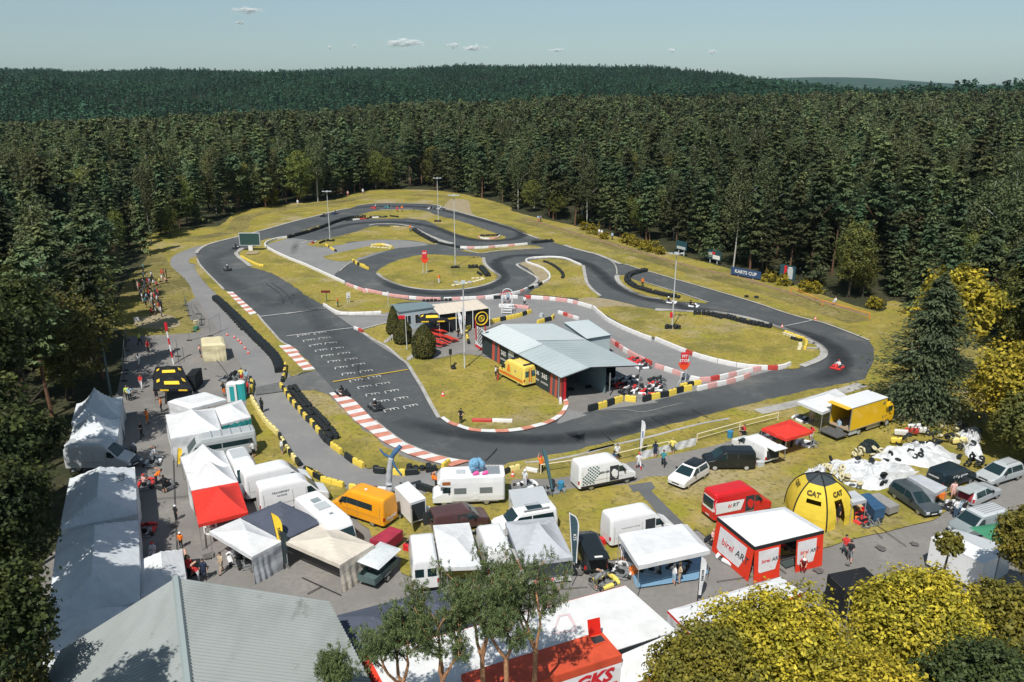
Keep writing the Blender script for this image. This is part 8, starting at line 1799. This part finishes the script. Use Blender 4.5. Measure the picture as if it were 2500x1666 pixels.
# the people
PPL = [
 ('b',1130,745,'stand',60,'kkkd',"person in black standing on the pale barrier edge of the service road"),
 ('b',1360,1235,'stand',40,'wgsd',"person in white top and grey shorts by the barrier"),
 ('b',1040,1265,'point',150,'wksd',"person in white shirt reaching towards the silver minibus"),
 ('b',900,390,'hips',90,'yrsb',"person in yellow top leaning at the weighing lane"),
 ('b',955,410,'stand',90,'lgsd',"person in pale blue top at the weighing lane"),
 ('b',965,540,'stand',60,'rrrd',"person in red overalls beside the portable toilets"),
 ('b',695,560,'hips',60,'kogb',"person in black and orange left of the portable toilet"),
 ('b',425,110,'hips',0,'pjsb',"person in pink top left of the cream canopy"),
 ('b',700,140,'bend',20,'tkkd',"person in teal bending right of the cream canopy"),
 ('a',1600,220,'walk',260,'wwsd',"person in white shirt walking away in the dark alley"),
 ('a',1710,60,'stand',250,'rkkd',"person in red shirt deep in the alley shade"),
 ('a',1628,470,'walk',280,'rwwb',"person in red in the alley beside the black canopies"),
 ('a',1860,740,'stand',200,'okkd',"person in orange vest and black trousers by the white tents"),
 ('a',1700,880,'walk',250,'oosd',"person in orange jacket and orange shorts walking in the alley"),
 ('a',1635,1040,'walk',250,'kkkd',"person in black in the alley's tree shade"),
 ('a',1500,610,'hips',280,'lkkd',"person in pale blue shirt at the corner of the pagoda tent"),
 ('a',1470,600,'stand',280,'ikkb',"person in lime vest behind the one in pale blue"),
 ('a',1805,600,'stand',270,'kksb',"person in dark clothes before the front black canopy"),
 ('a',1560,1290,'walk',100,'gkkh',"person with white helmet at the alley's shaded edge"),
 ('a',1750,1330,'bend',60,'wwwd',"person in white bent over a kart in the alley"),
 ('c',1430,400,'hips',120,'kksd',"person in black shorts standing over a kart"),
 ('c',1330,310,'bend',30,'okkd',"person in orange crouching behind the kart"),
 ('c',1190,330,'sit',60,'pwsr',"person sitting by the marquee in pink with red cap"),
 ('c',1560,710,'stand',250,'kkkh',"child in black suit with white helmet in the alley",.78),
 ('c',1615,1030,'stand',270,'okkh',"child in orange jacket with white helmet in the alley",.78),
 ('c',2080,1320,'walk',250,'eesd',"person in camouflage-beige clothes walking past the curtained canopy"),
 ('c',1680,1270,'bend',300,'vvkd',"tall person in olive jacket leaning by the small white canopy"),
 ('c',1710,1370,'stand',300,'rkkb',"person in dark red crouched beside the black case"),
 ('c',1885,1400,'stand',270,'nnkd',"person in navy standing by the hall roof edge"),
 ('c',1820,1420,'bend',200,'rwwr',"person in red and white cap by the hall roof edge"),
 ('c',1300,1130,'sit',270,'wwsr',"person in white with red cap behind the small white canopy"),
 ('e',1020,545,'bend',150,'okkd',"person in orange and black kneeling behind the motorhome's bonnet"),
 ('x',1650,810,'wave',90,'okkr',"marshal in orange vest raising an arm at the track edge"),
 ('x',1495,945,'stand',60,'wwwh',"person with helmet and white suit behind the flat trailer"),
 ('x',885,335,'hips',250,'kkkd',"photographer in black on the grass by the striped kerb"),
 ('f',1205,215,'stand',90,'wksb',"person in white shirt behind the lettered van's bonnet"),
 ('f',1455,320,'walk',290,'wwrr',"person in white and red suit striding at the rail"),
 ('f',1640,185,'stand',80,'nnsd',"person in navy shirt and shorts watching at the white banner"),
 ('f',1840,145,'hips',80,'yvsl',"person in yellow shirt leaning on the banner rail"),
 ('f',1735,290,'walk',260,'tkkd',"person in dark teal shirt walking towards the camera on the path"),
 ('f',1265,1370,'stand',300,'wwsg',"person in white beside the left legs of the wide canopy"),
 ('f',1300,1390,'hips',0,'ljsb',"person in light jeans left of the wide canopy"),
 ('f',1165,300,'stand',90,'jjkd',"person in blue standing inside the lettered van's side door"),
 ('k',1195,500,'bend',30,'gvsg',"person in grey shirt bending over the kart by the big awning"),
 ('k',2090,440,'hips',20,'wlsg',"grey-haired person in white talking under the wide canopy"),
 ('k',2155,420,'hips',180,'eesl',"person in beige with hands raised talking under the wide canopy"),
 ('g',2170,1300,'walk',260,'rgkd',"person in red shirt crossing the asphalt"),
 ('g',2225,1370,'walk',250,'kgsd',"person in black T-shirt and grey shorts crossing the asphalt"),
 ('g',1690,1500,'bend',250,'rrrh',"person in red suit with white helmet near the yellow tree"),
 ('g',660,1165,'sit',300,'pesl',"person sitting in pale clothes by the red-walled tent"),
 ('g',725,1160,'sit',320,'rbsg',"person sitting in red beside the tent's left wall"),
 ('g',800,1230,'sit',320,'rkkd',"second person in red seated near the covered kart"),
 ('g',2090,920,'stand',200,'kksb',"person standing in the doorway of the yellow dome tent"),
 ('h',1525,940,'stand',260,'ppsd',"bare-shouldered person behind the kart by the estate car"),
 ('h',1560,1155,'hips',100,'wjjd',"person in white and jeans bent by the silver estate"),
 ('h',1590,1150,'stand',110,'ljjb',"person in pale blue and jeans next to the one in white"),
 ('n',610,720,'stand',250,'esek',"person under the white canopy beside the truck"),
 ('n',290,990,'stand',300,'wkkd',"person in white at the front of the red canopy by the truck"),
 ('n',380,1010,'stand',300,'rkkd',"person in red under the red canopy by the truck"),
 ('n',610,930,'hips',200,'rwsd',"person in red and white at the red canopy's right leg"),
 ('n',920,850,'stand',200,'ljkd',"person in light blue inside the yellow truck's load area"),
 ('o',2190,400,'sit',200,'rksb',"person in red sitting in a camping chair at the rail"),
 ('r',520,1070,'hips',0,'wksd',"person in white shirt at the ambulance's front door"),
 ('r',545,1085,'stand',180,'krrd',"person in black behind the one at the ambulance door"),
 ('r',90,620,'hips',300,'kjsd',"person in black top pushing a scooter on the terrace"),
 ('r',850,230,'walk',270,'wksd',"person in white and dark shorts on the pit lane"),
 ('r',600,200,'stand',90,'wlsb',"person in white at the left of the podium steps"),
 ('r',660,190,'stand',90,'ljsb',"person in pale blue at the right of the podium steps"),
 ('q',590,240,'stand',180,'otkl',"marshal in orange vest beside the straight"),
 ('q',1710,500,'stand',200,'yksd',"person in yellow under the terrace's black canopy"),
 ('u',1045,1145,'stand',120,'owwl',"marshal in orange on the round infield"),
 ('u',712,550,'stand',60,'otkr',"marshal in orange at the crossing's tyre wall"),
 ('u',565,322,'bend',90,'rrkd',"marshal crouching in red on the upper island"),
 ('u',620,320,'hips',90,'ogkl',"marshal in orange on the upper island"),
 ('v',1497,950,'stand',60,'okkl',"marshal in orange on the triangular island"),
 ('v',1000,360,'stand',240,'wgsb',"left of two pale-clad spectators at the right wood"),
 ('v',1030,370,'stand',240,'wgsd',"right of two pale-clad spectators at the right wood"),
 ('v',1150,405,'stand',240,'lnkd',"lone spectator in pale blue at the right wood"),
 ('v',300,200,'stand',240,'lrsb',"left spectator at the wood above the far bend"),
 ('v',330,200,'stand',240,'gkkd',"right spectator at the wood above the far bend"),
 ('t',2115,140,'stand',280,'prsb',"spectator in pink at the treeline of the far bend"),
 ('t',1540,245,'stand',280,'wwsl',"spectator in white in the shade behind the far bend"),
 ('t',2290,120,'stand',280,'wgsl',"spectator in white right of the far bend's treeline"),
 ('u',170,110,'stand',280,'wgkd',"spectator in white at the treeline left of the far lamp"),
 ('w',1525,760,'sit',200,'wlsb',"person sitting in a chair at the right wood's edge"),
]
for q in PPL:
    if q[6] is None: continue
    person(q[0], q[1], q[2], q[3], q[4], q[5], q[6], q[7] if len(q) > 7 else 1.0)
# spectators on the slope (crop y)
CROWD = [(365,330,'stand','wtsb',"in white at the back left of the crowd"),(430,350,'stand','eesd',"in beige at the back of the crowd"),(515,330,'hips','wnkd',"in white and navy at the back of the crowd"),(360,180,'stand','tkkb',"in teal alone in the shade behind the crowd"),
 (680,300,'stand','rksr',"in red with a red cap at the back right"),(720,290,'photo','rgsd',"in red holding up a phone at the back right"),(765,290,'stand','kkkd',"in black at the far right of the back row"),(690,385,'hips','wesl',"in white before the two in red"),(740,380,'sit','pksb',"in pink seated right of the crowd"),
 (640,390,'sit','yksb',"in yellow seated at the right of the crowd"),(345,400,'sit','pksd',"in pink seated at the left of the second row"),(440,400,'sit','rksd',"in red seated in the second row"),(380,430,'sit','wnkd',"in white and navy seated in the second row"),(540,420,'sit','wgsb',"in white seated in the middle row"),(590,450,'sit','rksd',"in dark red seated in the middle row"),
 (215,470,'stand','kkkd',"in black at the far left edge"),(270,500,'stand','ewsd',"in beige at the far left edge"),(330,600,'bend','wgsg',"in white bending at the left of the crowd"),(400,500,'stand','nnkd',"in navy in the middle of the crowd"),(450,520,'sit','kkkb',"in black seated in the middle of the crowd"),
 (350,720,'stand','wwsd',"in all white at the left of the front rows"),(405,800,'hips','tksd',"in turquoise at the front left"),(470,650,'stand','rkkd',"in red in the centre of the front rows"),(485,820,'stand','gesb',"in grey beside the one in turquoise"),(565,720,'stand','rksl',"in red and white right of centre"),(520,700,'photo','wksd',"in white holding up a phone near the centre"),
 (610,760,'stand','wnsb',"in white behind the front row"),(575,900,'stand','wwsr',"in white at the very front of the crowd"),(640,890,'stand','rwsd',"in red at the very front of the crowd"),(675,960,'stand','wgkb',"in white at the lowest corner of the crowd"),(545,860,'stand','kkkd',"in black just behind the front of the crowd"),(310,660,'stand','wnsb',"in white at the left edge of the front rows"),(430,720,'hips','lnsd',"in pale blue behind the one in turquoise"),(520,780,'stand','wgsl',"in white cap-less behind the one in grey"),(600,690,'stand','ngsd',"in navy behind the one in white near the centre"),(450,600,'photo','okkb',"in orange in the middle of the crowd"),(380,560,'stand','wrsb',"in white and red left of the centre"),(640,820,'stand','kesd',"in black and beige near the front right"),(500,930,'sit','rksd',"in red seated at the lower left front"),(480,450,'stand','lksb',"in pale blue in the second row"),(620,640,'stand','rnsb',"in red at the right edge of the middle rows"),(300,540,'hips','rksd',"in red at the left of the middle rows"),(560,560,'sit','wksb',"in white seated right of the centre"),(680,850,'hips','nksd',"in navy at the right of the front row"),
 (300,1450,'walk','ikkb',"in lime vest walking in the shade below the slope"),(445,1568,'stand','rkkd',"in red in the shade below the slope")]
for x, y, ps, lk, lb in CROWD:
    person('y', x, y, ps, 20+rnd.uniform(-25, 25), lk, "spectator "+lb, 1.06, z=.06)
# odds and ends
P = g('o', 2195, 400); t = thing('camping_chair', "dark folding camping chair at the trackside rail", 'chair', P, .2); b = MB(); b.box((0,0,.42),(.5,.5,.04)); b.build('seat', M_TRIM, t); b = MB(); b.box((-.25,0,.7),(.04,.5,.55)); b.build('backrest', M_TRIM, t)
for x in (-.22,.22):
    for y in (-.22,.22): b = MB(); b.tube((x,y,0),(x,y,.42),.015); b.build('leg', M_METAL, t)
for k, x, y, lb, col in (('r',1385,1195,"left loose tyre in front of the open end of the pit building",'K'),('r',1580,1165,"right loose tyre in front of the open end of the pit building",'K'),('w',675,690,"left loose tyre on the bank of the back straight",'K'),('w',770,697,"right loose tyre on the bank of the back straight",'K')):
    o = bpy.data.objects.new('tyre', stack_mesh(2)); COL.objects.link(o); o.location = g(k, x, y)+Vector((0,0,.03)); o.scale = (1.3,1.3,.7); tag(o, lb, 'tyre')
b = MB(); P = g('c', 1770, 1330); b.box((0,0,.55),(.9,.5,1.1)); b.box((0,0,1.12),(.95,.55,.05)); o = b.build('flight_case', M_TRIM, None, loc=P, rz=.2); tag(o, "black upright case right of the small white canopy", 'case')
# tarpaulin heap with tyres
def heap(label, spec, hgt, m, seed, amp=.25):
    C = gs(spec); c0 = sum(C, Vector())/len(C); ring = smooth([p-c0 for p in C], True, 4); b = MB(); r = random.Random(seed); K = 9; vs = []; n = len(ring)
    for j in range(K):
        s = 1-j/K
        for p in ring: vs.append((p.x*s+r.uniform(-.08,.08), p.y*s+r.uniform(-.08,.08), .03+hgt*(1-s**2.2)*(1 if j else 0)+(r.uniform(-amp,amp)*.6+.12*math.sin(p.x*2.1+j)+.10*math.sin(p.y*3+j*1.7) if j else 0)))
    vs.append((0,0,hgt)); fs = [(j*n+i, j*n+(i+1)%n, (j+1)*n+(i+1)%n, (j+1)*n+i) for j in range(K-1) for i in range(n)]+[((K-1)*n+i, (K-1)*n+(i+1)%n, K*n) for i in range(n)]
    b.add(vs, fs); o = b.build('tarpaulin_heap', m, None, loc=c0); return tag(o, label, 'tarpaulin heap')
TW = mat('white_tarpaulin', (.62,.635,.65), .6, var=.3, vscale=.8, bump=1.0, bscale=2.2)
heap("crumpled white tarpaulin behind the yellow dome tent", "h 60,560 250,495 450,510 700,560 1020,570 1180,620 1000,720 780,840 560,860 330,800 120,700", 1.0, TW, 1)
heap("white tarpaulin mound in the middle of the tyre dump", "h 560,450 700,400 900,420 950,340 1200,310 1500,370 1640,500 1600,560 1300,600 1000,560 720,520", 1.1, TW, 2)
heap("white tarpaulin at the back right of the tyre dump", "h 1530,210 1720,130 1850,170 1860,400 1890,540 1700,470 1620,350", 1.1, TW, 3)
heap("dark green-black netting heap at the back of the grass", "h 420,370 480,310 620,300 720,370 750,400 600,430 480,430", .7, mat('black_netting', (.012,.022,.022), .8, bump=.5, bscale=4), 4, .4)
heap("pile of white sacks left of the yellow dome's top", "g 1610,440 1750,370 1880,330 1950,290 1990,360 1850,420 1700,450", .6, TW, 5)
def pile(label, spec, key, n=5, step=.7, tilt=True, spread=.5):
    P = resample(gs(spec), step); t = thing('tyre_pile', label, 'tyre pile', P[0])
    for k, p in enumerate(P[:95]):
        o = bpy.data.objects.new('tyre', stack_mesh(1, key)); COL.objects.link(o); o.parent = t; q = p-P[0]; o.location = (q.x+rnd.uniform(-spread,spread), q.y+rnd.uniform(-spread,spread), n*rnd.random()*.2+.25); o.rotation_euler = (rnd.uniform(-1.3,1.3), rnd.uniform(-1.3,1.3), rnd.uniform(0,6))
    return t
pile("row of cream painted tyres spilling down beside the dome tent", "h 80,600 200,640 300,760 400,800 450,850", 'W', 3, .28)
pile("cream tyres under the left end of the middle tarpaulin", "h 420,500 550,460 700,430 760,450", 'W', 3, .35)
pile("black tyres scattered on the front tarpaulin", "h 120,600 420,640 620,600 850,590 930,600", 'K', 6, 1.1)
pile("black tyres holding down the middle tarpaulin", "h 820,470 1040,330 1180,350 1330,340 1150,410 900,470", 'K', 7, .9)
pile("black tyres piled where the two tarpaulins meet", "h 1000,500 1100,520 1200,540 1150,490", 'K', 4, .4)
pile("black tyres along the ridge of the tyre dump", "h 1230,290 1400,290 1520,330 1600,380 1700,420", 'K', 5, .6)
pile("black tyres at the right foot of the tyre dump", "h 1660,490 1750,530 1820,580 1780,600 1700,560", 'K', 4, .35)
pile("black tyres on the back right tarpaulin", "h 1640,180 1650,260 1750,280 1850,240", 'K', 6, .8)
pile("cream tyres and posts along the back of the tyre dump", "h 1380,225 1500,230 1650,350 1740,430", 'W', 5, .7)
pile("upright stack of tyres beside the dark minivan", "h 740,830 745,760", 'K', 6, .25, spread=.15)
for k, (x, y, c_, lb) in enumerate(((940,240,'W',"white plastic barrier block dumped left of the red one"),(1060,220,'R',"red plastic barrier block dumped on the tyre heap"),(1170,210,'W',"white plastic barrier block right of the red one"),(900,330,'Y',"yellow plastic block at the left tip of the tyre dump"),(1090,170,'W',"rear white plastic block at the back of the tyre dump"),(1600,330,'C',"cream plastic block on the ridge of the tyre dump"))):
    o = bpy.data.objects.new('barrier_block', block_mesh(c_, 1.3, .4, .5)); COL.objects.link(o); o.location = g('h', x, y)+Vector((0,0,.5)); o.rotation_euler = (.2, -.2, -.7+.1*k); tag(o, lb, 'barrier block')
# small clutter of the paddock
for k, x, y, c_, lb in (('g',1195,285,V_LGREY,"pale blue crate on the grass behind the black van"),('e',690,1240,M_RED,"small red fuel can left of the rear-facing white van"),('e',1780,1180,V_LGREY,"pale box beside the grey canopy's left leg"),('h',1390,930,M_OR,"orange crate at the mouth of the grey awning"),('h',450,1080,mat('wood_top', (.55,.38,.2), .7),"wooden work table under the tool canopy"),('h',540,1100,V_RED,"red tool box under the tool canopy"),('k',1640,310,M_OR,"small orange box at the wide canopy's front leg"),('f',1020,1180,V_RED,"red folded sunshade leaning on the white van's rear"),('d',990,380,V_WHITE,"white table beside the cab-forward van"),('y',240,1030,V_WHITE,"white bag on the bare soil below the crowd"),('y',1280,1190,T_GREEN,"green box at the fence corner"),('y',1280,1080,T_CREAM,"cream bundle at the fence corner"),('r',1045,350,V_LGREY,"pale sack lying on the pit apron")):
    P = g(k, x, y); b = MB(); b.box((0,0,.3),(.7,.5,.5)); b.box((0,0,.57),(.74,.54,.05)); o = b.build('crate', c_, None, loc=P, rz=rnd.uniform(0,1.5)); tag(o, lb, 'box')
# ---------------- small clouds above the horizon ----------------
cloudm = mat('cloud', (.95,.95,.95), 1, spec=0, alpha=.14)
for (X, Y, W_, H_) in ((605,25,58,16),(585,56,24,8),(985,104,90,22),(1108,110,28,12),(1158,116,48,16),(1357,122,36,8),(1640,122,16,12),(1740,126,22,12),(805,115,12,10),(865,112,12,7)):
    u, v = (X-1250)/F, (833-Y)/F; d = Vector((u, CP+v*SP, -SP+v*CP)); d = d/d.y; D_ = 9000; P = Vector((0,0,H))+d*D_; s = D_/F*1.0
    b = MB(); r = random.Random(X)
    for k in range(34): q = r.gauss(0,.22); b.ball((q*W_*s, r.uniform(-.2,.2)*W_*s, (r.gauss(0,.16)-.1)*H_*s*(1.3-abs(q)*2)), (r.uniform(.06,.15)*W_*s, r.uniform(.1,.2)*W_*s, r.uniform(.12,.28)*H_*s), 12, 8)
    o = b.build('cloud', cloudm, None, True, loc=P); tag(o, None, None, kind='structure')

# the air itself: far woods fade a little
hz = MB(); hz.box((150, 3050, 118), (7600, 6700, 250)); hm = bpy.data.materials.new('haze'); hm.use_nodes = True; n_ = hm.node_tree.nodes; n_.clear()
vo = n_.new('ShaderNodeVolumePrincipled'); vo.inputs['Color'].default_value = (.6,.88,.95,1); vo.inputs['Density'].default_value = .00004; oo = n_.new('ShaderNodeOutputMaterial'); hm.node_tree.links.new(vo.outputs[0], oo.inputs['Volume'])
o = hz.build('haze', hm); tag(o, "thin pale haze over the far woods", 'haze', None, 'stuff')
